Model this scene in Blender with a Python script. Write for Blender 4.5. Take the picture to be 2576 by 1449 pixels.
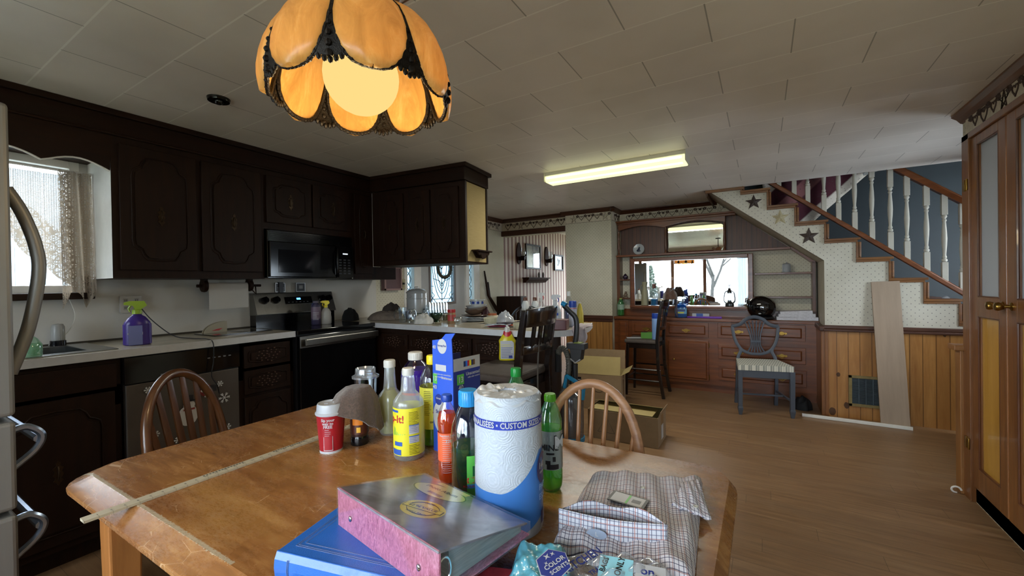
import bpy, bmesh, math, random
from mathutils import Vector, Matrix, Euler
from math import pi, sin, cos, radians as RD, atan2, sqrt, hypot
random.seed(7)
for o in list(bpy.data.objects): bpy.data.objects.remove(o)
S = bpy.context.scene; COL = S.collection
# ---------------------------------------------------------------- camera, world, lights, exposure
FPX, W_, H_ = 1052.0, 2576, 1449
def _rot(yaw, p, r):
    base = Matrix(((1,0,0),(0,0,-1),(0,1,0)))
    return Matrix.Rotation(yaw,3,'Z') @ base @ Matrix.Rotation(p,3,'X') @ Matrix.Rotation(r,3,'Z')
CR = _rot(.5396, -.0073, -.0159); CZ = 1.40
cam = bpy.data.cameras.new('camera'); camo = bpy.data.objects.new('camera', cam); COL.objects.link(camo)
cam.sensor_width = 36; cam.lens = FPX/W_*36; cam.clip_start = .02; cam.clip_end = 200
camo.matrix_world = Matrix.Translation((0,0,CZ)) @ CR.to_4x4()
S.camera = camo
S.view_settings.view_transform = 'Standard'; S.view_settings.look = 'None'
S.view_settings.exposure = 1.95; S.view_settings.gamma = 1; S.view_settings.use_curve_mapping = False
wd = bpy.data.worlds.new('overcast'); S.world = wd; wd.use_nodes = True
_nt = wd.node_tree; _nt.nodes.clear()
_o = _nt.nodes.new('ShaderNodeOutputWorld'); _b = _nt.nodes.new('ShaderNodeBackground')
_tc = _nt.nodes.new('ShaderNodeTexCoord'); _sx = _nt.nodes.new('ShaderNodeSeparateXYZ'); _cr = _nt.nodes.new('ShaderNodeValToRGB')
_nt.links.new(_tc.outputs['Generated'], _sx.inputs[0]); _nt.links.new(_sx.outputs[2], _cr.inputs[0])
_cr.color_ramp.elements[0].color = (.70,.80,.90,1); _cr.color_ramp.elements[1].color = (.93,.96,1.0,1); _cr.color_ramp.elements[1].position = .5
_nt.links.new(_cr.outputs[0], _b.inputs[0]); _nt.links.new(_b.outputs[0], _o.inputs[0]); _b.inputs[1].default_value = 5.0
def portal(loc, rot, sx, sy):
    l = bpy.data.lights.new('window_daylight','AREA'); l.shape = 'RECTANGLE'; l.size = sx; l.size_y = sy
    l.cycles.is_portal = True
    o = bpy.data.objects.new('window_daylight', l); o.location = loc; o.rotation_euler = rot; COL.objects.link(o)
portal((-1.13,-1.62,1.25), (pi/2,0,0), 4.3, 1.8)
portal((1.89,4.52,1.45), (0,pi/2,0), .9, .66)   # unseen window added beside the stairs to light the back          # picture window behind the viewer
portal((-3.70,.30,1.80), (0,-pi/2,0), .8, 1.1)           # kitchen sink window
portal((-3.70,4.35,1.2), (0,-pi/2,0), 1.9, 1.5)          # entry door and its sidelights
portal((-2.65,8.95,1.4), (-pi/2,0,0), 1.3, 1.7)          # hall window
def lamp(name, kind, loc, energy, col, rot=(0,0,0), size=.1, sy=None):
    l = bpy.data.lights.new(name, kind); l.energy = energy; l.color = col
    if kind == 'AREA':
        l.size = size
        if sy: l.shape = 'RECTANGLE'; l.size_y = sy
    else: l.shadow_soft_size = size
    o = bpy.data.objects.new(name, l); o.location = loc; o.rotation_euler = rot; COL.objects.link(o); return o
# ---------------------------------------------------------------- helpers
def hx(s):
    s = s.lstrip('#'); c = [int(s[i:i+2],16)/255 for i in (0,2,4)]
    return tuple((v/12.92 if v <= .04045 else ((v+.055)/1.055)**2.4) for v in c)
def ray(px, py): return CR @ Vector((px-W_/2, -(py-H_/2), -FPX))
def onz(px, py, z): r = ray(px,py); return Vector((0,0,CZ)) + r*((z-CZ)/r.z)
def onx(px, py, x): r = ray(px,py); return Vector((0,0,CZ)) + r*(x/r.x)
def ony(px, py, y): r = ray(px,py); return Vector((0,0,CZ)) + r*(y/r.y)
def proj(p):
    c = CR.transposed() @ (Vector(p)-Vector((0,0,CZ))); return (W_/2+FPX*c.x/-c.z, H_/2-FPX*c.y/-c.z)
def ztop(x, y, py):                                      # height at which a vertical line through x, y meets image row py
    lo, hi = -.5, 3.2
    for _ in range(30):
        m = (lo+hi)/2
        if proj((x,y,m))[1] > py: lo = m
        else: hi = m
    return lo
class MB:
    def __init__(s): s.v=[]; s.f=[]; s.m=[]; s.s=[]; s.T=Matrix.Identity(4)
    def add(s, vs, fs, m=0, sm=False):
        n = len(s.v); s.v += [s.T @ Vector(v) for v in vs]
        for f in fs: s.f.append([n+i for i in f]); s.m.append(m); s.s.append(sm)
        return s
    def box(s, x0,x1,y0,y1,z0,z1,m=0,R=None):
        vs = [(x,y,z) for z in (z0,z1) for y in (y0,y1) for x in (x0,x1)]
        if R is not None:
            c = Vector(((x0+x1)/2,(y0+y1)/2,(z0+z1)/2)); vs = [c + R @ (Vector(v)-c) for v in vs]
        return s.add(vs, [(0,2,3,1),(4,5,7,6),(0,1,5,4),(1,3,7,5),(3,2,6,7),(2,0,4,6)], m)
    def lathe(s, prof, n=32, c=(0,0,0), m=0, axis='z', sm=True, cap=True, sx=1, sy=1, a0=0, a1=2*pi):
        full = abs(a1-a0-2*pi) < 1e-6; k = n if full else n+1
        vs=[]; fs=[]
        for r, z in prof:
            for i in range(k):
                a = a0+(a1-a0)*i/n; p = (r*cos(a)*sx, r*sin(a)*sy, z)
                if axis == 'x': p = (p[2], p[0], p[1])
                if axis == 'y': p = (p[0], p[2], p[1])
                vs.append((p[0]+c[0], p[1]+c[1], p[2]+c[2]))
        for j in range(len(prof)-1):
            for i in range(k if full else n):
                a, b = j*k+i, j*k+(i+1)%k
                f = (a, b, b+k, a+k); fs.append(f if axis != 'y' else f[::-1])
        s.add(vs, fs, m, sm)
        if cap and full:
            t = len(prof)-1
            if prof[0][0] > 1e-5: s.add(vs[:k], [tuple(range(k))[::-1]], m)
            if prof[t][0] > 1e-5: s.add(vs[t*k:], [tuple(range(k))], m)
        return s
    def tube(s, pts, r, n=8, m=0, closed=False, sm=True, flat=1.0, up=None):
        pts = [Vector(p) for p in pts]; L = len(pts); rs = r if isinstance(r,(list,tuple)) else [r]*L
        vs=[]; prev=None
        for i,p in enumerate(pts):
            a = pts[(i-1)%L] if (closed or i) else p; b = pts[(i+1)%L] if (closed or i < L-1) else p
            d = (b-a).normalized() if (b-a).length > 1e-9 else Vector((0,0,1))
            if up is not None: u = Vector(up)
            elif prev is None: u = Vector((0,0,1)) if abs(d.z) < .9 else Vector((1,0,0))
            else: u = prev
            e1 = (u - d*u.dot(d)); e1 = e1.normalized() if e1.length > 1e-6 else d.orthogonal().normalized()
            prev = e1; e2 = d.cross(e1)
            for k in range(n):
                t = 2*pi*(k+.5)/n; vs.append(p + e1*rs[i]*cos(t) + e2*rs[i]*flat*sin(t))
        fs=[]
        for i in range(L if closed else L-1):
            for k in range(n):
                a=i*n+k; b=i*n+(k+1)%n; c=((i+1)%L)*n+(k+1)%n; d=((i+1)%L)*n+k; fs.append((a,b,c,d))
        if not closed: fs += [tuple(range(n))[::-1], tuple(range((L-1)*n, L*n))]
        return s.add(vs, fs, m, sm)
    def prism(s, poly, d0, d1, ax='y', m=0, msf=None):     # poly of (u,v); ax = extrusion axis
        def P(u,v,d): return {'x':(d,u,v),'y':(u,d,v),'z':(u,v,d)}[ax]
        n=len(poly); area = sum(poly[i][0]*poly[(i+1)%n][1]-poly[(i+1)%n][0]*poly[i][1] for i in range(n))
        if (area < 0) != (ax == 'y'): poly = poly[::-1]
        vs=[P(u,v,d0) for u,v in poly]+[P(u,v,d1) for u,v in poly]
        if d1 < d0: vs = vs[n:]+vs[:n]
        s.add(vs, [tuple(range(n))[::-1], tuple(range(n,2*n))], m)
        s.add(vs, [(i,(i+1)%n,(i+1)%n+n,i+n) for i in range(n)], m if msf is None else msf)
        return s
    def ball(s, c, r, m=0, n=12, sc=(1,1,1), R=None):
        vs=[]; fs=[]; k=n; h=max(4,n//2)
        for j in range(h+1):
            t=pi*j/h
            for i in range(k):
                a=2*pi*i/k; p=Vector((r*sc[0]*sin(t)*cos(a), r*sc[1]*sin(t)*sin(a), r*sc[2]*cos(t)))
                if R is not None: p = R @ p
                vs.append(Vector(c)+p)
        for j in range(h):
            for i in range(k): fs.append((j*k+i,(j+1)*k+i,(j+1)*k+(i+1)%k,j*k+(i+1)%k))
        return s.add(vs,fs,m,True)
    def grid(s, fn, nu, nv, m=0, sm=True, thick=0):
        vs=[Vector(fn(i/nu,j/nv)) for j in range(nv+1) for i in range(nu+1)]
        fs=[(j*(nu+1)+i, j*(nu+1)+i+1, (j+1)*(nu+1)+i+1, (j+1)*(nu+1)+i) for j in range(nv) for i in range(nu)]
        return s.add(vs,fs,m,sm)
    def text(s, t, size, M, m=0, wrap=None, d=.0004, ax='CENTER', sx=1.0):
        cu = bpy.data.curves.new('t','FONT'); cu.body=t; cu.size=size; cu.align_x=ax; cu.align_y='CENTER'; cu.resolution_u=2; cu.offset=size*.022
        o = bpy.data.objects.new('t',cu); COL.objects.link(o)
        me = bpy.data.meshes.new_from_object(o.evaluated_get(bpy.context.evaluated_depsgraph_get()))
        vs=[]
        for v in me.vertices:
            x,y = v.co.x*sx, v.co.y
            if wrap: a = x/wrap; vs.append(M @ Vector(((wrap+d)*sin(a), -(wrap+d)*cos(a), y)))
            else: vs.append(M @ Vector((x, -d, y)))
        fs=[tuple(p.vertices) for p in me.polygons]
        s.add(vs,fs,m)
        bpy.data.objects.remove(o); bpy.data.curves.remove(cu); bpy.data.meshes.remove(me); return s
    def build(s, name, mats, parent=None, bev=0, ang=40, seg=2, world=False, sub=0, sol=0, disp=None):
        me = bpy.data.meshes.new(name); me.from_pydata([tuple(v) for v in s.v], [], s.f)
        if not isinstance(mats,(list,tuple)): mats=[mats]
        for x in mats: me.materials.append(x)
        me.polygons.foreach_set('material_index', s.m); me.polygons.foreach_set('use_smooth', s.s)
        me.update()
        if any(s.s):
            me.set_sharp_from_angle(angle=RD(ang))
        o = bpy.data.objects.new(name, me); COL.objects.link(o)
        if parent is not None:
            o.parent = parent
            if world: o.matrix_parent_inverse = parent.matrix_basis.inverted()
        if sol: md=o.modifiers.new('so','SOLIDIFY'); md.thickness=sol; md.offset=-1
        if bev: md=o.modifiers.new('be','BEVEL'); md.width=bev; md.segments=seg; md.limit_method='ANGLE'; md.angle_limit=RD(35)
        if sub: md=o.modifiers.new('su','SUBSURF'); md.levels=sub; md.render_levels=sub
        return o
def tag(o, label=None, cat=None, group=None, kind=None):
    if label: o['label']=label
    if cat: o['category']=cat
    if group: o['group']=group
    if kind: o['kind']=kind
    return o
def thing(name, label, cat, loc=(0,0,0), rz=0, group=None, rot=None):
    o = bpy.data.objects.new(name, None); COL.objects.link(o); o.empty_display_size=.05
    o.location=loc; o.rotation_euler = rot if rot else (0,0,rz); tag(o,label,cat,group); return o
def struct(name, mb, mats, bev=0, parent=None, **k):
    o = mb.build(name, mats, parent, bev=bev, **k)
    if parent is None: o['kind']='structure'
    return o
def copy_tree(src, loc, rz=None, label=None, group=None, rot=None, parent=None, scale=None):
    r = src.copy(); COL.objects.link(r)
    if parent is None:
        r.location = loc
        if rz is not None: r.rotation_euler=(0,0,rz)
        if rot is not None: r.rotation_euler=rot
        if scale: r.scale=(scale,)*3
        if label: r['label']=label
        if group: r['group']=group
    else: r.parent=parent
    for ch in list(src.children):
        if ch is not r: copy_tree(ch, None, parent=r)
    return r
def smooth(pts, n=4):                                     # Catmull-Rom through points
    P=[Vector(p) for p in pts]; out=[]
    for i in range(len(P)-1):
        a=P[max(i-1,0)]; b=P[i]; c=P[i+1]; d=P[min(i+2,len(P)-1)]
        for k in range(n):
            t=k/n; out.append(.5*((2*b)+(c-a)*t+(2*a-5*b+4*c-d)*t*t+(3*b-a-3*c+d)*t**3))
    return out+[P[-1]]
# ---------------------------------------------------------------- materials
class G:
    def __init__(s, name):
        s.mt=bpy.data.materials.new(name); s.mt.use_nodes=True; s.t=s.mt.node_tree; s.t.nodes.clear()
        s.out=s.n('ShaderNodeOutputMaterial')
    def n(s, ty, **k):
        nd=s.t.nodes.new(ty)
        for a,b in k.items(): setattr(nd,a,b)
        return nd
    def set(s, nd, key, v):
        i = nd.inputs[key]
        if isinstance(v, bpy.types.NodeSocket): s.t.links.new(v, i)
        else:
            if i.type=='RGBA' and len(v)==3: v=(*v,1)
            i.default_value=v
    def m(s, op, a, b=0, c=None):
        nd=s.n('ShaderNodeMath', operation=op); s.set(nd,0,a); s.set(nd,1,b)
        if c is not None: s.set(nd,2,c)
        return nd.outputs[0]
    def obj(s): return s.n('ShaderNodeTexCoord').outputs['Object']
    def xyz(s, v=None):
        nd=s.n('ShaderNodeSeparateXYZ'); s.set(nd,0,v or s.obj()); return nd.outputs
    def comb(s,x,y,z=0):
        nd=s.n('ShaderNodeCombineXYZ'); s.set(nd,0,x); s.set(nd,1,y); s.set(nd,2,z); return nd.outputs[0]
    def mp(s, v, scale=(1,1,1), loc=(0,0,0), rot=(0,0,0)):
        nd=s.n('ShaderNodeMapping'); s.set(nd,0,v); nd.inputs[1].default_value=loc; nd.inputs[2].default_value=rot; nd.inputs[3].default_value=scale; return nd.outputs[0]
    def noise(s, v, sc, det=4, rough=.6, dist=0):
        nd=s.n('ShaderNodeTexNoise'); s.set(nd,'Vector',v); nd.inputs['Scale'].default_value=sc; nd.inputs['Detail'].default_value=det
        nd.inputs['Roughness'].default_value=rough; nd.inputs['Distortion'].default_value=dist; return nd.outputs[0]
    def ramp(s, f, stops, interp='LINEAR'):
        nd=s.n('ShaderNodeValToRGB'); s.set(nd,0,f); cr=nd.color_ramp; cr.interpolation=interp
        while len(cr.elements)<len(stops): cr.elements.new(.5)
        for e,(p,c) in zip(cr.elements,stops): e.position=p; e.color=(*c,1) if len(c)==3 else c
        return nd.outputs[0]
    def mix(s, f, a, b, mode='MIX'):
        nd=s.n('ShaderNodeMix', data_type='RGBA', blend_type=mode); s.set(nd,0,f)
        for k,v in ((6,a),(7,b)): s.set(nd,k,v)
        return nd.outputs[2]
    def bump(s, h, st=.3, dist=.01):
        nd=s.n('ShaderNodeBump'); s.set(nd,'Height',h); nd.inputs['Strength'].default_value=st; nd.inputs['Distance'].default_value=dist; return nd.outputs[0]
    def bsdf(s, col, rough=.5, metal=0, spec=.5, normal=None, trans=0, coat=0, sub=0, ior=1.5, sheen=0):
        p=s.n('ShaderNodeBsdfPrincipled'); s.set(p,'Base Color',col); s.set(p,'Roughness',rough); s.set(p,'Metallic',metal)
        p.inputs['Specular IOR Level'].default_value=spec; p.inputs['IOR'].default_value=ior
        p.inputs['Transmission Weight'].default_value=trans; p.inputs['Coat Weight'].default_value=coat
        if sheen: p.inputs['Sheen Weight'].default_value=sheen
        if normal is not None: s.set(p,'Normal',normal)
        s.t.links.new(p.outputs[0], s.out.inputs[0]); s.p=p; return p
MATS={}
def pm(name, col, rough=.5, metal=0, spec=.5, nz=0, amt=.15, bump=0, bs=200, trans=0, coat=0, stretch=(1,1,1), sheen=0):
    if name in MATS: return MATS[name]
    g=G(name); c=hx(col) if isinstance(col,str) else col; nrm=None; cc=c
    if nz:
        f=g.noise(g.mp(g.obj(),stretch), nz, 5, .65)
        cc=g.mix(g.ramp(f,[(.3,(0,0,0)),(.7,(1,1,1))]), tuple(max(0,v*(1-amt)) for v in c), tuple(min(1,v*(1+amt)) for v in c))
    if bump: nrm=g.bump(g.noise(g.mp(g.obj(),stretch), bs, 3), bump, .003)
    g.bsdf(cc, rough, metal, spec, nrm, trans, coat, sheen=sheen); MATS[name]=g.mt; return g.mt
def wood(name, c1, c2, ax='z', sc=1.0, rough=.45, coat=0, spec=.5, bump=.15, planks=None, c3=None, knots=False):
    g=G(name); v=g.obj(); st={'x':(.09,1,1),'y':(1,.09,1),'z':(1,1,.09)}[ax]
    w=g.mp(v, tuple(a*sc for a in st)); f=g.noise(w, 22, 6, .65, .6); big=g.noise(g.mp(v,tuple(a*sc for a in st)), 5, 3, .5, .3)
    c=g.ramp(f,[(.25,hx(c1)),(.75,hx(c2))])
    c=g.mix(g.ramp(big,[(.35,(0,0,0)),(.7,(1,1,1))]), c, g.mix(.5,c,hx(c3 or c1)))
    if planks:
        pa, pw, x = planks                                  # axis of plank repeat, width
        o=g.xyz(v); u = {'x':o[0],'y':o[1],'z':o[2],'xy':g.m('ADD',o[0],o[1])}[pa]
        k=g.m('DIVIDE',u,pw); fr=g.m('FRACT',k); idn=g.n('ShaderNodeTexWhiteNoise',noise_dimensions='1D'); g.set(idn,'W',g.m('FLOOR',k))
        c=g.mix(g.m('MULTIPLY',idn.outputs[0],x), c, hx(c1)); edge=g.m('GREATER_THAN', g.m('ABSOLUTE',g.m('SUBTRACT',fr,.5)), .5-.0035/pw)
        c=g.mix(g.m('MULTIPLY',edge,.7), c, tuple(a*.25 for a in hx(c1)))
    if knots:
        vo=g.n('ShaderNodeTexVoronoi'); g.set(vo,'Vector',g.mp(v,(1,1,.7))); vo.inputs['Scale'].default_value=4.5
        kn=g.m('LESS_THAN', g.m('ADD',vo.outputs[0],g.m('MULTIPLY',g.noise(v,30,2),.05)), .155)
        c=g.mix(g.m('MULTIPLY',kn,.85), c, hx('#2a1206'))
    nrm=g.bump(f,bump,.004); g.bsdf(c, rough, 0, spec, nrm, coat=coat); MATS[name]=g.mt; return g.mt
def clear(name, tint=(.95,.97,1), gl=.12, rough=.03, body=0, bcol=(.8,.8,.8)):   # thin clear plastic or glass
    g=G(name); a=g.n('ShaderNodeBsdfTransparent'); g.set(a,0,tint); b=g.n('ShaderNodeBsdfGlossy'); g.set(b,0,(.9,.95,1)); b.inputs['Roughness'].default_value=rough
    lw=g.n('ShaderNodeLayerWeight'); lw.inputs[0].default_value=.35
    f=g.m('ADD', g.m('MULTIPLY',lw.outputs[1],.55), gl); mx=g.n('ShaderNodeMixShader'); g.set(mx,0,f)
    g.t.links.new(a.outputs[0],mx.inputs[1]); g.t.links.new(b.outputs[0],mx.inputs[2]); o=mx.outputs[0]
    if body:
        d=g.n('ShaderNodeBsdfDiffuse'); g.set(d,0,bcol); m2=g.n('ShaderNodeMixShader'); m2.inputs[0].default_value=body
        g.t.links.new(o,m2.inputs[1]); g.t.links.new(d.outputs[0],m2.inputs[2]); o=m2.outputs[0]
    g.t.links.new(o,g.out.inputs[0]); MATS[name]=g.mt; return g.mt
def liquid(name, col, dens=.45):
    g=G(name); c=hx(col) if isinstance(col,str) else col; a=g.n('ShaderNodeBsdfTransparent'); g.set(a,0,tuple(min(1,v*.6+.35*v**.5) for v in c))
    t=g.n('ShaderNodeBsdfTranslucent'); g.set(t,0,c); d=g.n('ShaderNodeBsdfPrincipled'); g.set(d,'Base Color',c); d.inputs['Roughness'].default_value=.08
    m1=g.n('ShaderNodeMixShader'); m1.inputs[0].default_value=.5; g.t.links.new(t.outputs[0],m1.inputs[1]); g.t.links.new(d.outputs[0],m1.inputs[2])
    m2=g.n('ShaderNodeMixShader'); m2.inputs[0].default_value=dens; g.t.links.new(a.outputs[0],m2.inputs[1]); g.t.links.new(m1.outputs[0],m2.inputs[2])
    g.t.links.new(m2.outputs[0],g.out.inputs[0]); MATS[name]=g.mt; return g.mt
def glow(name, col, st):
    g=G(name); e=g.n('ShaderNodeEmission'); g.set(e,0,col if not isinstance(col,str) else hx(col)); e.inputs[1].default_value=st
    g.t.links.new(e.outputs[0],g.out.inputs[0]); MATS[name]=g.mt; return g.mt
def wallpaper(name, base, dot, s=.045, r=.1, stain='#8a8264'):
    g=G(name); o=g.xyz(); u=g.m('ADD',o[0],o[1]); a=g.m('DIVIDE',g.m('ADD',u,o[2]),s); b=g.m('DIVIDE',g.m('SUBTRACT',u,o[2]),s)
    fa=g.m('SUBTRACT',g.m('FRACT',a),.5); fb=g.m('SUBTRACT',g.m('FRACT',b),.5)
    d=g.m('SQRT',g.m('ADD',g.m('MULTIPLY',fa,fa),g.m('MULTIPLY',fb,fb))); k=g.m('LESS_THAN',d,r)
    n1=g.noise(g.obj(),2.2,4,.6); n2=g.noise(g.obj(),60,4,.7)
    c=g.mix(g.ramp(n1,[(.4,(0,0,0)),(.8,(.35,.35,.35))]), hx(base), hx(stain)); c=g.mix(g.m('MULTIPLY',n2,.18), c, hx('#b9b29a'))
    c=g.mix(g.m('MULTIPLY',k,.75), c, hx(dot)); g.bsdf(c,.75,spec=.25,normal=g.bump(n2,.08,.002)); MATS[name]=g.mt; return g.mt
M_ceil=None
def mk_ceiling():
    g=G('ceiling_tile_paint'); v=g.obj(); o=g.xyz(v)
    row=g.m('DIVIDE',g.m('SUBTRACT',o[1],.57),.2975); fr=g.m('FRACT',row); par=g.m('MULTIPLY',g.m('FLOORED_MODULO',g.m('FLOOR',row),2),.5)
    bx=g.m('FRACT',g.m('ADD',g.m('DIVIDE',g.m('ADD',o[0],.79),.61),par))
    w=.0035
    ey=g.m('GREATER_THAN',g.m('ABSOLUTE',g.m('SUBTRACT',fr,.5)),.5-w/.2975); ex=g.m('GREATER_THAN',g.m('ABSOLUTE',g.m('SUBTRACT',bx,.5)),.5-w*.8/.61)
    e=g.m('MAXIMUM',ex,ey); big=g.noise(v,1.3,3,.6); fine=g.noise(v,90,4,.7)
    wn=g.n('ShaderNodeTexWhiteNoise'); g.set(wn,'Vector',g.comb(g.m('FLOOR',g.m('ADD',g.m('DIVIDE',g.m('ADD',o[0],.79),.61),par)),g.m('FLOOR',row),0))
    c=g.mix(g.ramp(big,[(.4,(0,0,0)),(.75,(1,1,1))]),hx('#e6ded6'),hx('#d2c9c0')); c=g.mix(g.m('MULTIPLY',wn.outputs[0],.12),c,hx('#a59f96'))
    c=g.mix(g.m('MULTIPLY',ey,.75),c,hx('#f4f0e8')); c=g.mix(g.m('MULTIPLY',ex,.6),c,hx('#5e5a52'))
    h=g.m('SUBTRACT',g.m('MULTIPLY',fine,.25),e); g.bsdf(c,.38,spec=.35,normal=g.bump(h,.25,.004)); return g.mt
def mk_floor():
    g=G('laminate_plank_floor'); v=g.obj(); o=g.xyz(v); PW,PL=.125,1.2
    k=g.m('DIVIDE',o[1],PW); fr=g.m('FRACT',k); row=g.m('FLOOR',k); wr=g.n('ShaderNodeTexWhiteNoise',noise_dimensions='1D'); g.set(wr,'W',row)
    kx=g.m('ADD',g.m('DIVIDE',o[0],PL),g.m('MULTIPLY',wr.outputs[0],5)); wn=g.n('ShaderNodeTexWhiteNoise'); g.set(wn,'Vector',g.comb(g.m('FLOOR',kx),row))
    f=g.noise(g.mp(v,(.10,1.3,1)),26,6,.7,.5); f2=g.noise(g.mp(v,(.25,2,1)),4,3,.6)
    c=g.ramp(f,[(.25,hx('#664b33')),(.55,hx('#866748')),(.8,hx('#9c7d5b'))]); c=g.mix(g.m('MULTIPLY',wn.outputs[0],.4),c,hx('#74573d'))
    c=g.mix(g.m('MULTIPLY',g.ramp(f2,[(.45,(0,0,0)),(.7,(1,1,1))]),.25),c,hx('#8a745b'))
    e=g.m('MAXIMUM',g.m('GREATER_THAN',g.m('ABSOLUTE',g.m('SUBTRACT',fr,.5)),.5-.0012/PW),g.m('GREATER_THAN',g.m('ABSOLUTE',g.m('SUBTRACT',g.m('FRACT',kx),.5)),.5-.0012/PL))
    c=g.mix(g.m('MULTIPLY',e,.55),c,hx('#241a12')); g.bsdf(c,g.m('ADD',g.m('MULTIPLY',f2,.2),.28),spec=.45,normal=g.bump(f,.06,.003)); return g.mt
def mk_stripes():
    g=G('striped_wallpaper'); o=g.xyz(); fr=g.m('FRACT',g.m('DIVIDE',g.m('ADD',o[1],o[0]),.125)); k=g.m('GREATER_THAN',fr,.5)
    c=g.mix(k,hx('#d9cdc4'),hx('#8f6f6b')); c=g.mix(g.m('MULTIPLY',g.noise(g.obj(),30,3),.15),c,hx('#a89a90')); g.bsdf(c,.7,spec=.2); return g.mt
M_CEIL=mk_ceiling(); M_FLOOR=mk_floor(); M_STRIPE=mk_stripes()
M_DARK=wood('dark_stained_cabinet','#120803','#2a1507','z',1.0,.5,c3='#1f0f05',spec=.2)
M_DARKX=wood('dark_stained_rail','#150903','#2b1507','x',1.0,.5,c3='#1b0d05',spec=.2)
M_DARKY=wood('dark_stained_board','#150903','#291307','y',1.0,.5,c3='#1b0d05',spec=.2)
M_HUTCH=wood('cherry_stained_hutch','#4c260f','#8a4f26','x',1.0,.3,coat=.05,c3='#5d3014')
M_HUTCHZ=wood('cherry_stained_upright','#42220f','#754420','z',1.0,.3,coat=.2,c3='#3d1f10')
M_BEAD=wood('beadboard_brown','#3f2314','#74462c','z',1.0,.45,planks=('x',.055,.5),c3='#4c2c1b')
M_TRIM=wood('oak_trim','#54300f','#8a5a28','x',1.0,.35,coat=.2,c3='#6a3f18')
M_TRIMZ=wood('oak_upright_trim','#5f3716','#996434','z',1.0,.35,coat=.2,c3='#633a18')
M_TRIMY=wood('oak_long_trim','#4a2a12','#7c4e26','y',1.0,.35,coat=.2,c3='#5d3618')
M_CROWN=wood('walnut_crown','#33190d','#5b341d','x',1.0,.4,c3='#3c2010')
M_PINE=wood('knotty_pine_panel','#85552a','#c39355','z',1.0,.28,coat=.35,planks=('x',.092,.45),c3='#a5733a',knots=True)
M_DOORPANEL=wood('veneer_door_panel','#b5842f','#d6a44c','z',.6,.3,coat=.3,c3='#c4923a')
M_WP=wallpaper('dotted_wallpaper','#cfc9b4','#6b625a',.045,.12)
M_WP2=wallpaper('dotted_wallpaper_stair','#cdc9bc','#5a5458',.058,.10)
M_BORDER=pm('wallpaper_border_ground','#cabfa9',.7,nz=30); M_VINE=pm('wallpaper_border_vine','#3f2b22',.7)
M_SPLASH=wallpaper('pale_backsplash','#c9c6c0','#c2bfb8',.02,.05,stain='#a39c90')
M_WHITE=pm('white_paint','#d8d5cd',.45,nz=8,amt=.06); M_SOFT=pm('painted_soffit_tan','#b5ab97',.6,nz=6,amt=.08)
M_NAVY=pm('dark_stairwell_paint','#1f282d',.7,nz=4,amt=.12)
M_BLK=pm('black_gloss_plastic','#0a0a0c',.12); M_BLKM=pm('black_matte_plastic','#131316',.5,nz=60)
M_BRASS=pm('aged_brass','#9a7a3a',.3,1); M_STEEL=pm('brushed_steel','#8f8d88',.33,1,nz=40,amt=.08,stretch=(1,1,.05)); M_CHROME=pm('chrome','#c8ccd0',.12,1)
M_LAM=pm('worn_laminate_top','#a9a08c',.22,nz=9,amt=.14); M_EDGE=pm('white_laminate_edge','#c2c3c4',.35,nz=20,amt=.06)
M_GLASS=clear('window_glass',(.97,.99,1),.04)
CEIL=2.46
# ---------------------------------------------------------------- room shell
m=MB(); m.box(-3.8,2.6,-1.8,9.2,-.1,0); struct('floor',m,M_FLOOR)
m=MB(); m.box(-3.8,1.4,-1.8,5.37,CEIL,CEIL+.1); m.box(-3.8,-.50,5.37,6.3,CEIL,CEIL+.1); m.box(-3.8,-1.7,6.3,9.2,CEIL,CEIL+.1); m.box(1.4,2.6,3.7,5.37,CEIL,CEIL+.1); struct('ceiling',m,M_CEIL)
# left wall: y -1.7..9.1, openings: kitchen window and entry door
WX=-3.65
m=MB()
def wl(y0,y1,z0,z1,mi): m.box(WX-.12,WX,y0,y1,z0,z1,mi)
wl(-1.7,-.05,0,CEIL,0); wl(-.05,.86,0,1.395,0); wl(-.05,.86,2.2,CEIL,0); wl(.86,3.18,0,CEIL,0)
wl(3.18,3.62,0,CEIL,1); wl(3.62,5.14,2.12,CEIL,1); wl(5.14,5.85,0,CEIL,1); wl(5.85,9.1,0,CEIL,2)
struct('wall_left',m,[M_SPLASH,M_WP,M_STRIPE])
m=MB(); m.box(-3.65,-2.49,5.8,5.95,2.19,CEIL); struct('wall_hall_header',m,M_WP)
m=MB(); m.box(-2.49,-1.80,5.72,6.4,0,CEIL); m.box(-2.49,-2.37,6.4,9.1,0,CEIL); struct('wall_pillar',m,M_WP)
m=MB(); m.prism([(-1.80,0),(.62,0),(.62,1.61),(-.50,2.44),(-.50,CEIL),(-1.80,CEIL)],6.1,6.2,'y'); struct('wall_back',m,M_WP)
m=MB(); m.box(-3.8,-3.45,8.95,9.07,0,CEIL); m.box(-3.45,-2.45,8.95,9.07,0,.5); m.box(-3.45,-2.45,8.95,9.07,2.2,CEIL); struct('wall_hall_end',m,M_STRIPE)
m=MB(); m.box(1.13,1.25,-1.7,3.80,0,.10); m.box(1.13,1.25,-1.7,3.80,2.28,CEIL); m.box(1.13,1.25,-1.7,2.75,.1,2.28); m.box(1.13,1.9,3.80,3.86,0,CEIL)
struct('wall_right',m,M_WP)
m=MB(); m.box(-3.8,-3.3,-1.8,-1.68,0,CEIL); m.box(1.03,1.25,-1.8,-1.68,0,CEIL); m.box(-3.3,1.03,-1.8,-1.68,0,.35); m.box(-3.3,1.03,-1.8,-1.68,2.25,CEIL)
struct('wall_rear',m,M_WP)
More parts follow.
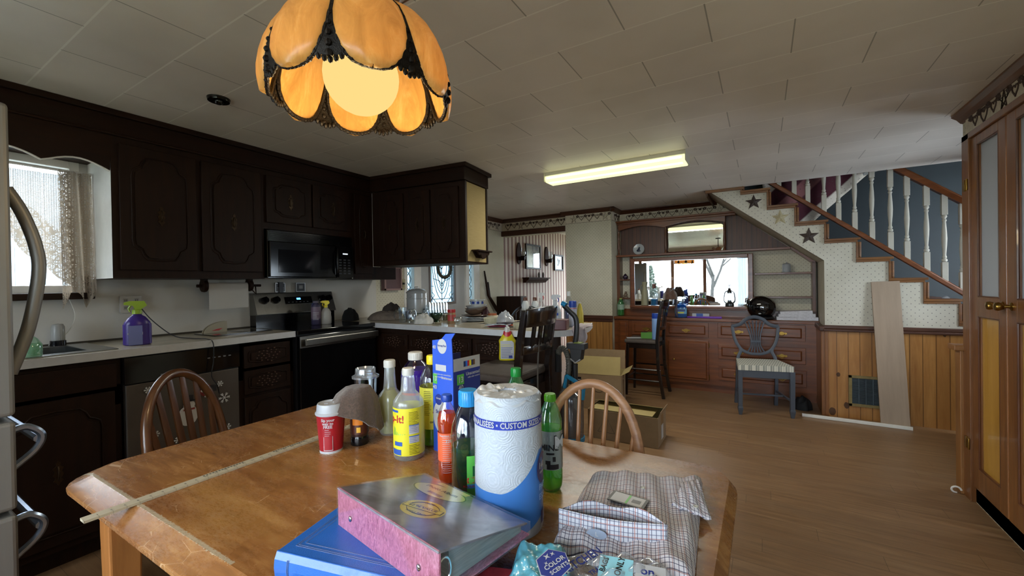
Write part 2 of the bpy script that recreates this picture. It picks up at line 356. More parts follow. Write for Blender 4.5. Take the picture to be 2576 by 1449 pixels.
# ================================================================ trims, border, stairs, nook
YS=5.37
def border(name, P, u0, u1, z0=2.28, z1=2.42, flip=1):
    m=MB(); H=z1-z0
    vs=[P(u0,z0,0),P(u1,z0,0),P(u1,z1,0),P(u0,z1,0),P(u0,z0,.004),P(u1,z0,.004),P(u1,z1,.004),P(u0,z1,.004)]
    m.add(vs,[(0,1,2,3),(4,5,6,7),(0,1,5,4),(1,2,6,5),(2,3,7,6),(3,0,4,7)],0)
    def tb(pts,r=.0042,cl=False): m.tube([P(a,b,.006) for a,b in pts],r,4,1,closed=cl,sm=False)
    def heart(u,w,h,zc): 
        tb([(u+w*.5*sin(t)**3*1.0, zc+h*(13*cos(t)-5*cos(2*t)-2*cos(3*t)-cos(4*t))/30) for t in [2*pi*i/16 for i in range(16)]],cl=True)
    def leaf(u,zc,r):
        for k in range(5):
            a=k*1.26+u*7; m.ball(P(u+r*cos(a),zc+r*.8*sin(a),.007),r*.62,1,5)
    p=.47; k0=int(u0/p)-1; u=k0*p
    while u<u1+p:
        for du,kind in ((0,'s'),(.117,'h'),(.235,'H'),(.353,'h')):
            c=u+du
            if c<u0+.035 or c>u1-.035: continue
            zc=z0+H*.5
            if kind=='s':
                q=[(c+.052*sin(2*pi*i*2/5), zc-.008+.056*cos(2*pi*i*2/5)) for i in range(5)]; tb(q,cl=True)
            elif kind=='h': heart(c,.062,.062,zc)
            else: heart(c,.088,.098,zc-.004); leaf(c,zc+.02,.012)
            if c+.06<u1: leaf(c+.058,zc+.026,.015)
        u+=p
    tb([(u0,z0+.004),(u1,z0+.004)],.002)
    return struct(name,m,[M_BORDER,M_VINE])
border('trim_1',lambda u,z,d:(u,5.795-d,z),-3.64,-2.50,2.27)
border('trim_2',lambda u,z,d:(u,5.715-d,z),-2.485,-1.805)
border('trim_3',lambda u,z,d:(-1.795+d,u,z),5.725,6.09)
border('trim_4',lambda u,z,d:(u,6.095-d,z),-1.79,-.30)
border('trim_5',lambda u,z,d:(WX+.004+d,u,z),3.2,5.79,2.27)
border('trim_6',lambda u,z,d:(1.126-d,u,z),-1.6,3.79,2.30)
def crown(name,pts,mat,s=.055,zt=CEIL):                   # moulding swept along wall tops: pts of (x,y, nx,ny)
    m=MB()
    for (xa,ya,xb,yb,nx,ny) in pts:
        pr=[(0,0),(s,0),(s,-.012),(s*.55,-.03),(.012,-.055),(0,-.06)]
        vs=[]; 
        for (x,y) in ((xa,ya),(xb,yb)): vs+=[(x+nx*a,y+ny*a,zt+b) for a,b in pr]
        n=len(pr); m.add(vs,[(i,(i+1)%n,n+(i+1)%n,n+i) for i in range(n)]+[tuple(range(n)),tuple(range(n,2*n))],0)
    return struct(name,m,mat)
crown('trim_7',[(-3.65,5.8,-2.49,5.8,0,-1),(-2.55,5.72,-1.745,5.72,0,-1),(-1.80,5.665,-1.80,6.1,1,0),(-1.8,6.1,-.5,6.1,0,-1)],M_CROWN)
crown('trim_8',[(-3.65,3.18,-3.65,5.8,1,0)],M_CROWN)
crown('trim_9',[(1.13,-1.7,1.13,3.86,-1,0)],M_TRIMY)
m=MB(); m.box(-3.65,-2.49,5.775,5.81,2.19,2.27); struct('trim_10',m,M_CROWN,bev=.004)
# pillar wainscot and chair rail
m=MB(); m.box(-2.49,-1.80,5.70,5.72,0,.90); struct('trim_11',m,M_PINE)
m=MB(); m.box(-2.5,-1.79,5.68,5.72,.90,.95); m.box(-2.5,-1.79,5.69,5.72,.86,.90); struct('trim_12',m,M_CROWN,bev=.006)
# stair wall
SX=[-.203,.049,.297,.551,.806,1.052,1.297,1.533,1.78,2.03]; SZ=[2.369,2.173,1.975,1.775,1.572,1.364,1.162,.96,.755,.55]
poly=[(.55,0),(.55,1.602),(-.535,2.46),(-.203,2.46)]
for i in range(10):
    poly.append((SX[i],SZ[i])); poly.append((SX[i+1] if i<9 else 2.3,SZ[i]))
poly+=[(2.3,0)]
m=MB(); m.prism(poly,YS,YS+.08,'y'); struct('wall_stair',m,M_WP2)
m=MB(); m.prism([(.55,1.602),(-.535,2.46),(-.535,2.50),(.59,1.62)],YS+.002,6.1,'y',0); m.box(.55,.62,YS+.081,6.1,0,1.61); m.box(.5495,.5505,YS,YS+.1,0,1.60); struct('wall_nook_side',m,M_SOFT)
m=MB(); m.box(.552,1.60,YS-.018,YS,0,.875); m.box(1.6,2.3,YS-.018,YS,0,.875); struct('wall_wainscot',m,M_PINE)
m=MB(); m.box(.53,2.3,YS-.05,YS+.02,.875,.90); m.box(.54,2.3,YS-.035,YS+.01,.90,.935); m.box(.50,.545,YS-.04,6.0-.2,.875,.925); struct('trim_13',m,M_CROWN,bev=.006)
m=MB(); m.box(.545,.575,YS-.03,YS-.005,0,.875); m.box(.515,.55,YS-.02,5.80,0,.875); struct('trim_14',m,M_TRIMZ,bev=.004)
m=MB()
for i in range(10):
    xr=SX[i+1] if i<9 else 2.3
    m.box(SX[i],xr+.035,YS-.028,YS+.03,SZ[i]+.022,SZ[i]+.045,0); m.box(SX[i],xr+.012,YS-.02,YS,SZ[i],SZ[i]+.022,0)
    top=SZ[i-1] if i else CEIL
    m.box(SX[i],SX[i]+.018,YS-.022,YS,SZ[i]+.045,top,0)
    q=[(SX[i]+.031,YS-.012,SZ[i]+.05+(top-SZ[i]-.05)*k/14) for k in range(15)]
    m.tube(q,[.012 if k%2 else .0085 for k in range(15)],6,0)
    m.box(SX[i]+.02,SX[i]+.042,YS-.01,YS+.07,SZ[i]+.045,top,0)
m.box(-.56,-.17,YS-.03,YS+.02,CEIL-.032,CEIL-.001,0)
struct('trim_15',m,M_TRIM,bev=.003)
m=MB(); a=Vector((-.56,0,2.47)); 
m.prism([(-.575,2.459),(-.54,2.459),(-.535,2.40),(-.545,2.38)],YS-.02,6.1,'y'); struct('trim_16',m,M_CROWN)
# stairwell enclosure
m=MB(); m.box(-.6,2.6,6.36,6.44,0,3.5); m.box(2.5,2.6,YS,6.4,0,3.5); m.box(-.62,-.54,YS,6.4,2.56,3.5); m.box(-.6,2.6,YS-.1,YS,2.56,3.5); m.box(1.9,1.98,3.86,YS-.1,0,1.0); m.box(1.9,1.98,3.86,YS-.1,1.9,2.46); m.box(1.9,1.98,3.86,4.2,1.0,1.9); m.box(1.9,1.98,4.85,YS-.1,1.0,1.9)
m.box(-.6,2.6,YS-.1,6.44,3.5,3.58); struct('wall_stairwell',m,M_NAVY)
st=thing('staircase','closed staircase of dark treads climbing left behind the papered stair wall','staircase',(0.9,5.9,0))
for i in range(10):
    xr=(SX[i+1] if i<9 else 2.3)
    m=MB(); m.box(SX[i]+.0,xr+.03,YS+.08,6.355,SZ[i]+.012,SZ[i]+.045); m.build('tread',M_HUTCH,st,bev=.004,world=True)
    if i: m=MB(); m.box(SX[i],SX[i]+.02,YS+.08,6.355,SZ[i]+.045,SZ[i-1]+.012); m.build('riser',pm('dark_riser_paint','#1a2126',.6),st,world=True)
rl=thing('stair_railing','white turned baluster railing with brown handrail along the stairs','railing',(1.0,5.43,1.2))
B0=Vector((.02,5.43,2.536)); B1=Vector((1.90,5.43,1.003))
def rail(p,q,w,h,nm):
    d=(q-p).normalized(); n=Vector((-d.z,0,d.x)); m=MB()
    if n.z<0: n=-n
    vs=[]
    for c in (p,q):
        for a,b in ((-w,-h),(w,-h),(w,h*.5),(w*.55,h),(-w*.55,h),(-w,h*.5)): vs.append(c+Vector((0,a,0))+n*b)
    m.add(vs,[(i,(i+1)%6,6+(i+1)%6,6+i) for i in range(6)]+[tuple(range(6)),tuple(range(6,12))]); m.build(nm,M_HUTCH,rl,bev=.003,world=True)
rail(B0,B1,.03,.022,'bottom_rail'); 
def railz(x): return B0.z+(x-B0.x)*(B1.z-B0.z)/(B1.x-B0.x)
rail(Vector((.6,5.43,railz(.6)+.845)),Vector((1.9,5.43,railz(1.9)+.845)),.032,.03,'handrail')
for px in (1961,1999,2033,2073.6,2110,2150.5,2193.7,2240,2281.6,2330.6,2375.5,2420.7,2470):
    x=ony(px,600,5.43).x; z=railz(x)+.018; h=.80; m=MB()
    m.box(x-.021,x+.021,5.409,5.451,z-.01,z+.17); m.box(x-.021,x+.021,5.409,5.451,z+h-.19,z+h)
    pr=[(.013,.17),(.021,.18),(.021,.195),(.013,.205),(.018,.215),(.0125,.235),(.014,.26),(.019,.33),(.021,.39),(.018,.46),(.0135,.53),(.0125,.545),(.018,.56),(.012,.575),(.021,.59),(.021,.60),(.014,.61)]
    m.lathe([(r,z+t) for r,t in pr],12,(x,5.43,0),0); m.build('baluster',pm('aged_white_baluster','#bab6aa',.45,nz=8,amt=.06),rl,world=True,bev=.002)
# stars
def star(loc,r,mat,label):
    t=thing('wall_star',label,'wall star',loc,group='metal stars on the stair wall'); m=MB(); vs=[(0,-.018,0)]
    for k in range(10):
        a=pi/2+k*pi/5; q=r if k%2==0 else r*.42; vs.append((q*cos(a),0,q*sin(a)))
    m.add(vs,[(0,1+k,1+(k+1)%10) for k in range(10)]+[tuple(range(10,0,-1))]); m.build('star',mat,t)
STD=pm('rusty_star_metal','#40332d',.55,nz=60,amt=.4); STL=pm('cream_star_metal','#b3a887',.5,nz=40,amt=.2)
star((-.074,5.368,2.275),.086,STD,'dark rusty metal star highest up the stair wall')
star((.172,5.368,2.08),.086,STL,'cream metal star between the two dark stars on the stair wall')
star((.422,5.368,1.861),.093,STD,'dark rusty metal star lowest on the stair wall')
# quilt hung in the stairwell
g=G('maroon_star_quilt'); o=g.xyz(); d=g.m('SUBTRACT',g.m('MULTIPLY',g.m('ADD',o[2],g.m('MULTIPLY',o[0],-.96)),1),1.57)
nz_=g.noise(g.obj(),3,2); dd=g.m('ADD',d,g.m('MULTIPLY',nz_,.07))
c=g.ramp(g.m('MULTIPLY',dd,.9),[(0,hx('#c6bdb0')),(.17,hx('#c6bdb0')),(.19,hx('#4b2730')),(.42,hx('#502a33')),(.44,hx('#8d5f5f')),(.6,hx('#8a5a5c')),(.62,hx('#4b2730')),(.8,hx('#4b2730')),(.82,hx('#b9aea3')),(1,hx('#b9aea3'))])
mk=g.m('GREATER_THAN',g.noise(g.mp(g.obj(),(1,1,2.2)),38,1),.66); c=g.mix(g.m('MULTIPLY',mk,.6),c,hx('#4a3f40')); g.bsdf(c,.85,spec=.1); QM=g.mt
q=MB()
def qf(u,v):
    x=.02+1.88*u; zt=3.3; zb=min(1.60+.96*x,2.60+.10*x)
    zb=max(zb,2.30-.80*(x-.02)); zb=min(zb,2.9)
    return (x, 6.28+.035*sin(u*34)*(1-.3*v)+.02*sin(v*9+u*5), zb+(zt-zb)*v)
q.grid(qf,60,24); o=q.build('hanging_quilt',QM,sol=.012); tag(o,'maroon, pink and cream quilt hanging on the dark stairwell wall behind the balusters','quilt')
m=MB(); m.box(.9,2.45,6.1,6.34,2.70,2.78); m.tube(smooth([(1.0,6.2,2.62),(1.4,6.15,2.72),(1.9,6.1,2.80),(2.45,6.1,2.84)],5),.035,8); struct('trim_17',m,pm('pale_stairwell_trim','#7d7d78',.6))
# board, strip, vent, floor item
m=MB(); t=thing('plank_board','tall bare plywood board leaning on the stair wall','board',(1.07,5.25,0)); m.box(-.106,.106,-.010,.010,0,1.37); b=m.build('panel',pm('birch_plywood','#988470',.5,nz=7,amt=.12,stretch=(3,3,.25)),t,bev=.001); t.rotation_euler=(RD(-5.0),0,RD(2)); t.location=(1.065,5.235,.012); b.rotation_euler=(0,RD(1.6)*-1,0)
m=MB(); p0=onz(2018,1048,0); p1=onz(2297,1084,0); a=atan2(p1.y-p0.y,p1.x-p0.x); L=(p1-p0).length
m.prism([(0,0),(.06,0),(.06,.012),(.02,.03),(0,.03)],0,L,'x'); o=m.build('floor_moulding',M_WHITE,bev=.003); o.location=(p0.x,p0.y,0.001); o.rotation_euler=(0,0,a); tag(o,'loose white wooden moulding strip lying on floor before the plywood board','moulding')
t=thing('wall_vent','dark louvred air return vent low in the pine wainscot','vent',(.87,YS-.02,.285)); m=MB()
m.box(-.135,.135,-.012,0,-.155,-.128); m.box(-.135,.135,-.012,0,.128,.155); m.box(-.135,-.108,-.012,0,-.155,.155); m.box(.108,.135,-.012,0,-.155,.155); m.build('frame',M_BRASS if 0 else pm('olive_vent_frame','#77663a',.5,nz=30),t,bev=.002)
m=MB(); m.box(-.11,.11,-.003,0,-.13,.13,0)
for k in range(22): m.box(-.108,.108,-.009,-.003,-.126+k*.0117,-.120+k*.0117,1,R=Matrix.Rotation(.5,3,'X'))
for k in (-.055,0,.055): m.box(k-.003,k+.003,-.011,-.003,-.13,.13,1)
m.build('louvres',[M_BLKM,pm('blue_grey_louvre','#3e4a52',.5)],t)
# ---------------------------------------------------------------- closet doors in the right wall
M_FROST=pm('frosted_panel','#aeb4bb',.35,spec=.4,bump=.2,bs=400)
def cdoor(name,ya,yb,ga,gb,kn):
    X=1.13; D=MB(); 
    D.box(X-.012,X+.035,ya,ga,.10,2.26); D.box(X-.012,X+.035,gb,yb,.10,2.26)
    for z0,z1 in ((.10,.235),(1.165,1.285),(2.205,2.26)): D.box(X-.012,X+.035,ga,gb,z0,z1)
    d=struct(name,D,M_TRIMZ,bev=.003)
    m=MB(); m.box(X+.006,X+.02,ga-.005,gb+.005,.23,1.17); m.build('lower_panel',M_DOORPANEL,d)
    m=MB(); m.box(X+.006,X+.02,ga-.005,gb+.005,1.28,2.21); m.build('glass_panel',M_FROST,d)
    m=MB(); 
    for z0,z1 in ((.235,1.165),(1.285,2.205)):
        for y in (ga,gb): m.tube([(X-.008,y,z0),(X-.008,y,z1)],.006,6)
        for z in (z0,z1): m.tube([(X-.008,ga,z),(X-.008,gb,z)],.006,6)
    m.build('bead_moulding',M_HUTCHZ,d)
    m=MB(); m.lathe([(.022,0),(.022,.004),(.009,.008),(.009,.03),(.02,.038),(.024,.05),(.02,.062),(.0,.066)],16,(0,0,0),0,'x'); m.v=[Vector((X-.012-v.x, v.y+kn, v.z+1.245)) for v in m.v]; m.f=[f[::-1] for f in m.f]; m.build('knob',M_BRASS,d)
cdoor('door_2',3.275,3.70,3.355,3.62,3.315); cdoor('door_3',2.80,3.262,2.88,3.165,3.22)
m=MB(); m.box(1.105,1.25,3.70,3.80,0,2.30); m.box(1.10,1.25,2.72,2.80,0,2.30); m.box(1.105,1.25,2.72,3.80,2.262,2.30); m.box(1.13,1.2,2.72,3.8,0,.095); struct('trim_18',m,M_TRIMZ,bev=.003)
m=MB(); m.box(1.09,1.25,3.80,3.88,0,.93); m.box(1.06,1.27,3.785,3.90,.93,.965); struct('trim_19',m,pm('worn_pine_post','#8a5c2e',.4,nz=12,amt=.25,stretch=(1,1,.2)),bev=.005)
m=MB()
for z in (.36,1.98): m.box(1.097,1.107,3.735,3.765,z-.035,z+.035); m.tube([(1.098,3.70,z-.035),(1.098,3.70,z+.035)],.006,6)
o=struct('trim_20',m,M_BRASS,bev=.001)
m=MB(); m.tube([(1.07+.022*cos(a),3.80+.01*a/6,.022+.02*sin(a)) for a in [k*.35 for k in range(15)]],.006,6); o=m.build('door_stop_hook',M_WHITE); tag(o,'small white plastic hook lying on floor at the foot of the closet frame','hook')
# ---------------------------------------------------------------- built-in hutch
HY=5.80
hu=thing('built_in_hutch','long cherry stained built-in sideboard under the wall mirror','sideboard',(-.65,5.95,0))
m=MB(); m.box(-1.797,.53,HY,6.098,.10,.90); m.box(-1.797,.53,HY+.05,6.098,0,.10); m.build('body',M_HUTCH,hu,world=True)
m=MB(); m.box(-1.797,.545,HY-.035,6.098,.90,.937); m.build('countertop',M_HUTCH,hu,bev=.006,world=True)
m=MB(); m.box(-1.797,.545,6.045,6.098,.937,1.03); m.build('back_riser',M_HUTCH,hu,bev=.003,world=True)
def panel(x0,x1,z0,z1,nm,par,y=HY,mat=M_HUTCH,ins=.035):
    m=MB(); m.box(x0,x1,y-.018,y,z0,z1,0)
    a,b,c,d=x0+ins,x1-ins,z0+ins,z1-ins
    m.add([(a,y-.018,c),(b,y-.018,c),(b,y-.018,d),(a,y-.018,d),(a+.012,y-.030,c+.012),(b-.012,y-.030,c+.012),(b-.012,y-.030,d-.012),(a+.012,y-.030,d-.012)],[(0,1,5,4),(1,2,6,5),(2,3,7,6),(3,0,4,7),(4,5,6,7)],0)
    return m.build(nm,mat,par,bev=.003,world=True)
def bail(par,x,z,y=HY-.03,s=1.0):
    m=MB(); m.prism([(x+u*s,z+v*s) for u,v in ((-.055,0),(-.045,.014),(-.03,.008),(-.015,.018),(0,.024),(.015,.018),(.03,.008),(.045,.014),(.055,0),(.04,-.012),(.02,-.008),(0,-.016),(-.02,-.008),(-.04,-.012))],y-.003,y,'y')
    m.tube([(x+.032*s*u,y-.012-.010*(1-u*u),z-.002-.022*s*(1-u*u)) for u in [-1+.25*k for k in range(9)]],.0035*s,6)
    return m.build('handle',M_BRASS,par,world=True)
for (x0,x1,z0,z1,hs) in ((-1.10,-.59,.695,.88,[-.849]),(-.485,.415,.70,.885,[-.256,.186]),(-.48,.415,.44,.625,[-.256,.186]),(-.48,.42,.175,.365,[-.256,.186]),(-1.55,-1.16,.695,.88,[-1.35])):
    d=panel(x0,x1,z0,z1,'drawer',hu)
    for h in hs:
        b=bail(d,h,(z0+z1)/2-.008); b.matrix_parent_inverse=hu.matrix_basis.inverted(); b.matrix_parent_inverse=Matrix.Identity(4); 
        for v in b.data.vertices: pass
for (x0,x1,kx) in ((-1.10,-.59,-1.0),(-1.55,-1.16,-1.2),(-1.74,-1.60,-1.64)):
    d=panel(x0,x1,.145,.655 if x0>-1.7 else .885,'door',hu,ins=.02)
    m=MB(); m.lathe([(.006,0),(.006,-.012),(.013,-.02),(.011,-.03),(0,-.033)][::-1],12,(kx,HY-.03,.40),0,'y'); b=m.build('knob',M_BRASS,d)
    for z in (.2,.6): m=MB(); m.tube([(x1+.004,HY-.012,z-.03),(x1+.004,HY-.012,z+.03)],.006,6); m.build('hinge',M_BRASS,d)
# hutch upper: frame, beadboard, shelves
up=thing('hutch_top','brown beadboard hutch top with scalloped cornice above the mirror','hutch top',(-.9,6.0,1.8))
m=MB(); m.box(-1.77,-1.12,6.06,6.1,1.80,2.26); m.prism([(-.42,1.80),(.285,1.80),(-.29,2.26),(-.42,2.26)],6.06,6.1,'y'); m.box(-1.12,-.42,6.07,6.1,2.10,2.26); m.build('beadboard',M_BEAD,up,world=True)
m=MB(); m.box(-1.80,-.26,5.92,6.1,2.262,2.285); m.box(-1.79,-.28,5.945,5.99,2.235,2.262); m.build('cornice',M_HUTCH,up,bev=.004,world=True)
def scal(xa,xb,n,zt,dz,yy,nm,dep=.02):
    top=[(xa,zt),(xb,zt)]; bot=[]
    for k in range(n*10+1):
        t=k/10; f=abs(sin(pi*(t%1))) if t%1 else 0; bot.append((xb-(xb-xa)*t/n, zt-dz-.03+.05*f))
    m=MB(); m.prism(top+bot,yy,yy+dep,'y'); return m.build(nm,M_HUTCH,up,bev=.002,world=True)
scal(-1.77,-1.13,1,2.24,.06,5.96,'valance'); scal(-1.13,-.40,1,2.24,.05,5.96,'valance'); pass
m=MB(); m.box(-1.79,.29,5.90,6.1,1.772,1.797); m.build('shelf',M_HUTCH,up,bev=.004,world=True)
for x in (-1.775,-1.13,-.41):
    m=MB(); m.lathe([(r,1.797+(.44)*t) for r,t in ((.016,0),(.016,.08),(.009,.1),(.015,.16),(.018,.3),(.014,.5),(.017,.7),(.009,.85),(.016,.9),(.016,1))],10,(x,5.985,0)); m.build('spindle',M_HUTCHZ,up,world=True)
m=MB(); m.box(-1.80,-1.755,5.95,6.1,1.03,1.772); m.box(-1.62,-1.605,5.97,6.1,1.03,1.772); m.build('side_post',M_HUTCHZ,up,bev=.003,world=True)
for z in (1.19,1.455): m=MB(); m.box(-1.755,-1.62,5.93,6.1,z-.018,z); m.build('shelf',M_HUTCHZ,up,bev=.003,world=True)
up2=thing('corner_shelves','open wooden shelves between mirror and stair soffit','shelves',(.2,6.0,1.2))
for z in (1.498,1.21): m=MB(); m.box(-.085,.51,5.96,6.1,z-.022,z); m.build('shelf',M_HUTCH,up2,bev=.003,world=True)
m=MB(); m.box(.495,.53,5.94,6.1,1.03,1.615); m.build('upright',M_HUTCHZ,up2,bev=.003,world=True)
m=MB(); m.prism([(.27,1.797),(.30,1.797),(.53,1.615),(.50,1.60)],5.94,6.09,'y'); m.build('brace',M_HUTCH,up2,bev=.003,world=True)
# mirrors
g=G('mirror_silver'); g.bsdf((.93,.95,.96),.0,1); MIR=g.mt
mi=thing('wall_mirror','wide wall mirror in a deep brown frame reflecting bright windows','mirror',(-.85,6.05,1.08))
cx_=-.85; m=MB(); m.box(-.705,.705,-.004,0,0,.63); o=m.build('glass',MIR,mi); o.location=(0,-.022,0); o.rotation_euler=(RD(-.1),0,RD(4.2))
m=MB()
m.box(-1.605,-1.55,5.955,6.098,1.04,1.745); m.box(-.153,-.098,5.955,6.098,1.04,1.745); m.box(-1.55,-.153,5.955,6.098,1.70,1.745)
m.build('frame',M_HUTCH,mi,bev=.006,world=True)
m=MB(); m.box(-1.605,-.098,5.90,6.098,1.055,1.085); m.box(-1.60,-.10,5.935,6.09,1.032,1.055); m.build('ledge',M_HUTCH,mi,bev=.005,world=True)
m=MB(); m.prism([(-1.12,1.80),(-.42,1.80),(-.42,2.12)]+[(-.77+.35*cos(a),2.12+.07*sin(a)) for a in [k*pi/10 for k in range(1,10)]]+[(-1.12,2.12)],6.045,6.055,'y'); o=m.build('arched_mirror',MIR); tag(o,'small arched mirror under the hutch cornice reflecting the ceiling','mirror')
# hall beyond the header
# ================================================================ windows, entry door, hall
def wframe(name,x0,x1,y0,y1,z0,z1,axis,w,mat,bars=(),par=None):
    m=MB()
    if axis=='x':
        m.box(x0,x1,y0,y0+w,z0,z1); m.box(x0,x1,y1-w,y1,z0,z1); m.box(x0,x1,y0+w,y1-w,z0,z0+w); m.box(x0,x1,y0+w,y1-w,z1-w,z1)
        for b in bars: m.box(x0,x1,b-w/2,b+w/2,z0+w,z1-w)
    else:
        m.box(x0,x0+w,y0,y1,z0,z1); m.box(x1-w,x1,y0,y1,z0,z1); m.box(x0+w,x1-w,y0,y1,z0,z0+w); m.box(x0+w,x1-w,y0,y1,z1-w,z1)
        for b in bars: m.box(b-w/2,b+w/2,y0,y1,z0+w,z1-w)
    return struct(name,m,mat,bev=.003)
w1=wframe('window_1',-3.72,-3.64,-.05,.86,1.395,2.2,'x',.045,M_WHITE,(.36,))
m=MB(); m.box(-3.70,-3.695,-.01,.82,1.43,2.16); m.build('pane',M_GLASS,w1)
m=MB(); m.box(-3.66,-3.56,-.08,.90,1.355,1.395); m.box(-3.66,-3.63,.86,.90,1.395,1.50); m.build('sill',M_DARKY,w1,bev=.004)
w2=wframe('window_2',-3.3,1.03,-1.76,-1.66,.35,2.25,'y',.09,M_TRIMX if 0 else M_TRIMZ,(-2.2,-1.25,-.35))
m=MB(); m.box(-3.25,.98,-1.72,-1.715,.4,2.2); m.build('pane',M_GLASS,w2)
w6=wframe('window_6',1.91,1.96,4.2,4.85,1.0,1.9,'x',.06,M_TRIMZ,()); m=MB(); m.box(1.93,1.935,4.24,4.81,1.04,1.86); m.build('pane',M_GLASS,w6)  # unseen window, added to brighten the stair wall and sideboard
w3=wframe('window_3',-3.45,-2.45,8.97,9.05,.5,2.2,'y',.05,M_WHITE); m=MB(); m.box(-3.42,-2.48,9.0,9.005,.53,2.17); m.build('pane',M_GLASS,w3)
# sheer curtains and valance at the picture window
SHEER=clear('sheer_voile',(.13,.145,.17),.0,.6,body=.35,bcol=(.8,.86,.95))
def sheer(x0,x1,lab,ph):
    m=MB(); m.grid(lambda u,v:(x0+(x1-x0)*u,-1.58+.03*sin(u*42+ph)+.012*sin(u*90),.30+1.9*v),90,4)
    o=m.build('sheer_curtain',SHEER); tag(o,lab,'curtain',group=None); return o
sheer(.50,1.02,'white sheer curtain hanging over the right part of the rear picture window',0)
sheer(-3.25,-3.0,'narrow white sheer curtain at the left edge of the rear picture window',2)
m=MB(); m.grid(lambda u,v:(-3.3+4.35*u,-1.53+.02*sin(u*160),2.12+.22*v-.02*abs(sin(u*60))*(1-v)),300,3); o=m.build('window_valance',pm('burgundy_fringe','#5a1f24',.8)); tag(o,'short burgundy gathered valance across the rear window top','valance')
# entry door with leaded glass and sidelights
CAME=pm('lead_came','#3a3d40',.5,.6); FROSTG=clear('textured_door_glass',(.42,.52,.58),.06,.25,body=.2,bcol=(.5,.65,.72))
XD=-3.68
m=MB()
for y0,y1 in ((3.60,3.653),(3.765,3.885),(4.805,4.884),(4.998,5.14)): m.box(XD-.05,XD+.04,y0,y1,0,2.12)
m.box(XD-.05,XD+.04,3.60,5.14,2.06,2.12)
for y0,y1 in ((3.653,3.765),(4.884,4.998)): m.box(XD-.04,XD+.02,y0,y1,0,1.13); m.box(XD-.04,XD+.02,y0,y1,1.96,2.06)
fr=struct('trim_21',m,M_WHITE,bev=.004)
dr=MB(); dr.box(XD-.03,XD+.012,3.895,4.08,.02,2.05); dr.box(XD-.03,XD+.012,4.557,4.80,.02,2.05); dr.box(XD-.03,XD+.012,4.08,4.557,.02,1.186); dr.box(XD-.03,XD+.012,4.08,4.557,1.95,2.05)
d1=struct('door_1',dr,pm('grey_white_door','#b4b6b6',.4,nz=5,amt=.05),bev=.003)
m=MB(); m.box(XD-.012,XD-.004,4.08,4.557,1.186,1.95); m.build('glass',FROSTG,d1)
m=MB(); w=.03
for y0,y1,z0,z1 in ((4.05,4.08,1.156,1.98),(4.557,4.587,1.156,1.98),(4.08,4.557,1.156,1.186),(4.08,4.557,1.95,1.98)): m.box(XD+.01,XD+.028,y0,y1,z0,z1)
m.build('glass_frame',pm('taupe_glazing_frame','#776d68',.4),d1,bev=.003)
m=MB(); yc=4.318; r=.0045
def cm(pts): m.tube([(XD,a,b) for a,b in pts],r,5,sm=False)
for a,b in ((.20,.70),(.165,.62),(.12,.52)):
    cm([(yc+a*cos(t),1.92-.0+b*sin(t)-.0) for t in [pi+pi*k/16 for k in range(17)]] if 1 else [])
for z in (1.40,1.72,1.86): cm([(4.08,z),(yc-.16,z)]); cm([(yc+.16,z),(4.557,z)])
cm([(4.12,1.19),(4.12,1.95)]); cm([(4.517,1.19),(4.517,1.95)]); cm([(4.08,1.23),(4.557,1.23)])
for s in (-1,1): cm([(yc+s*.2385,1.186),(yc+s*.15,1.28),(yc+s*.2,1.33)]); cm([(yc+s*.12,1.186),(yc+s*.2385,1.30)])
cm([(yc,1.20),(yc,1.95)]); cm([(yc,1.34),(yc-.04,1.40),(yc,1.46),(yc+.04,1.40),(yc,1.34)]); cm([(yc,1.62),(yc-.05,1.70),(yc,1.78),(yc+.05,1.70),(yc,1.62)])
cm([(yc-.17,1.50),(yc-.05,1.47),(yc,1.42),(yc+.05,1.47),(yc+.17,1.50)])
m.build('leading',CAME,d1)
for y0,y1 in ((3.653,3.765),(4.884,4.998)):
    m=MB(); m.box(XD-.012,XD-.006,y0,y1,1.13,1.96); s=struct('window_%d'%(4 if y0<4 else 5),m,FROSTG); m=MB(); c=(y0+y1)/2
    for k in range(4):
        z=1.16+k*.2; cm([(c,z),(c-.03,z+.03),(c,z+.06),(c+.03,z+.03),(c,z)]); cm([(c,z+.06)]+[(c+.035*sin(pi*t),z+.06+.14*t) for t in (.2,.5,.8)]+[(c,z+.2)]); cm([(c,z+.06)]+[(c-.035*sin(pi*t),z+.06+.14*t) for t in (.2,.5,.8)]+[(c,z+.2)])
    m.build('leading',CAME,s)
m=MB(); m.lathe([(.02,0),(.02,.02),(.01,.03),(.03,.05),(.03,.07),(0,.08)],14,(0,0,0),0,'x'); m.v=[Vector((XD+.012+v.x,v.y+3.96,v.z+1.0)) for v in m.v]; m.build('door_knob',M_BRASS,d1)
m=MB(); m.tube([(XD+.04,4.33+.13*cos(t),1.645+.13*sin(t)) for t in [2*pi*k/24 for k in range(24)]],.022,7,closed=True); random.seed(3)
for k in range(160):
    t=random.uniform(0,2*pi); rr=.13+random.uniform(-.03,.03); m.ball((XD+.04+random.uniform(0,.03),4.33+rr*cos(t),1.645+rr*sin(t)),.008,0,5,(1.4,.6,.6),Matrix.Rotation(random.uniform(0,3),3,'X'))
o=m.build('door_wreath',pm('twig_wreath','#4a4438',.9,nz=60,amt=.4)); tag(o,'round twig wreath hung on the leaded glass of the entry door','wreath')
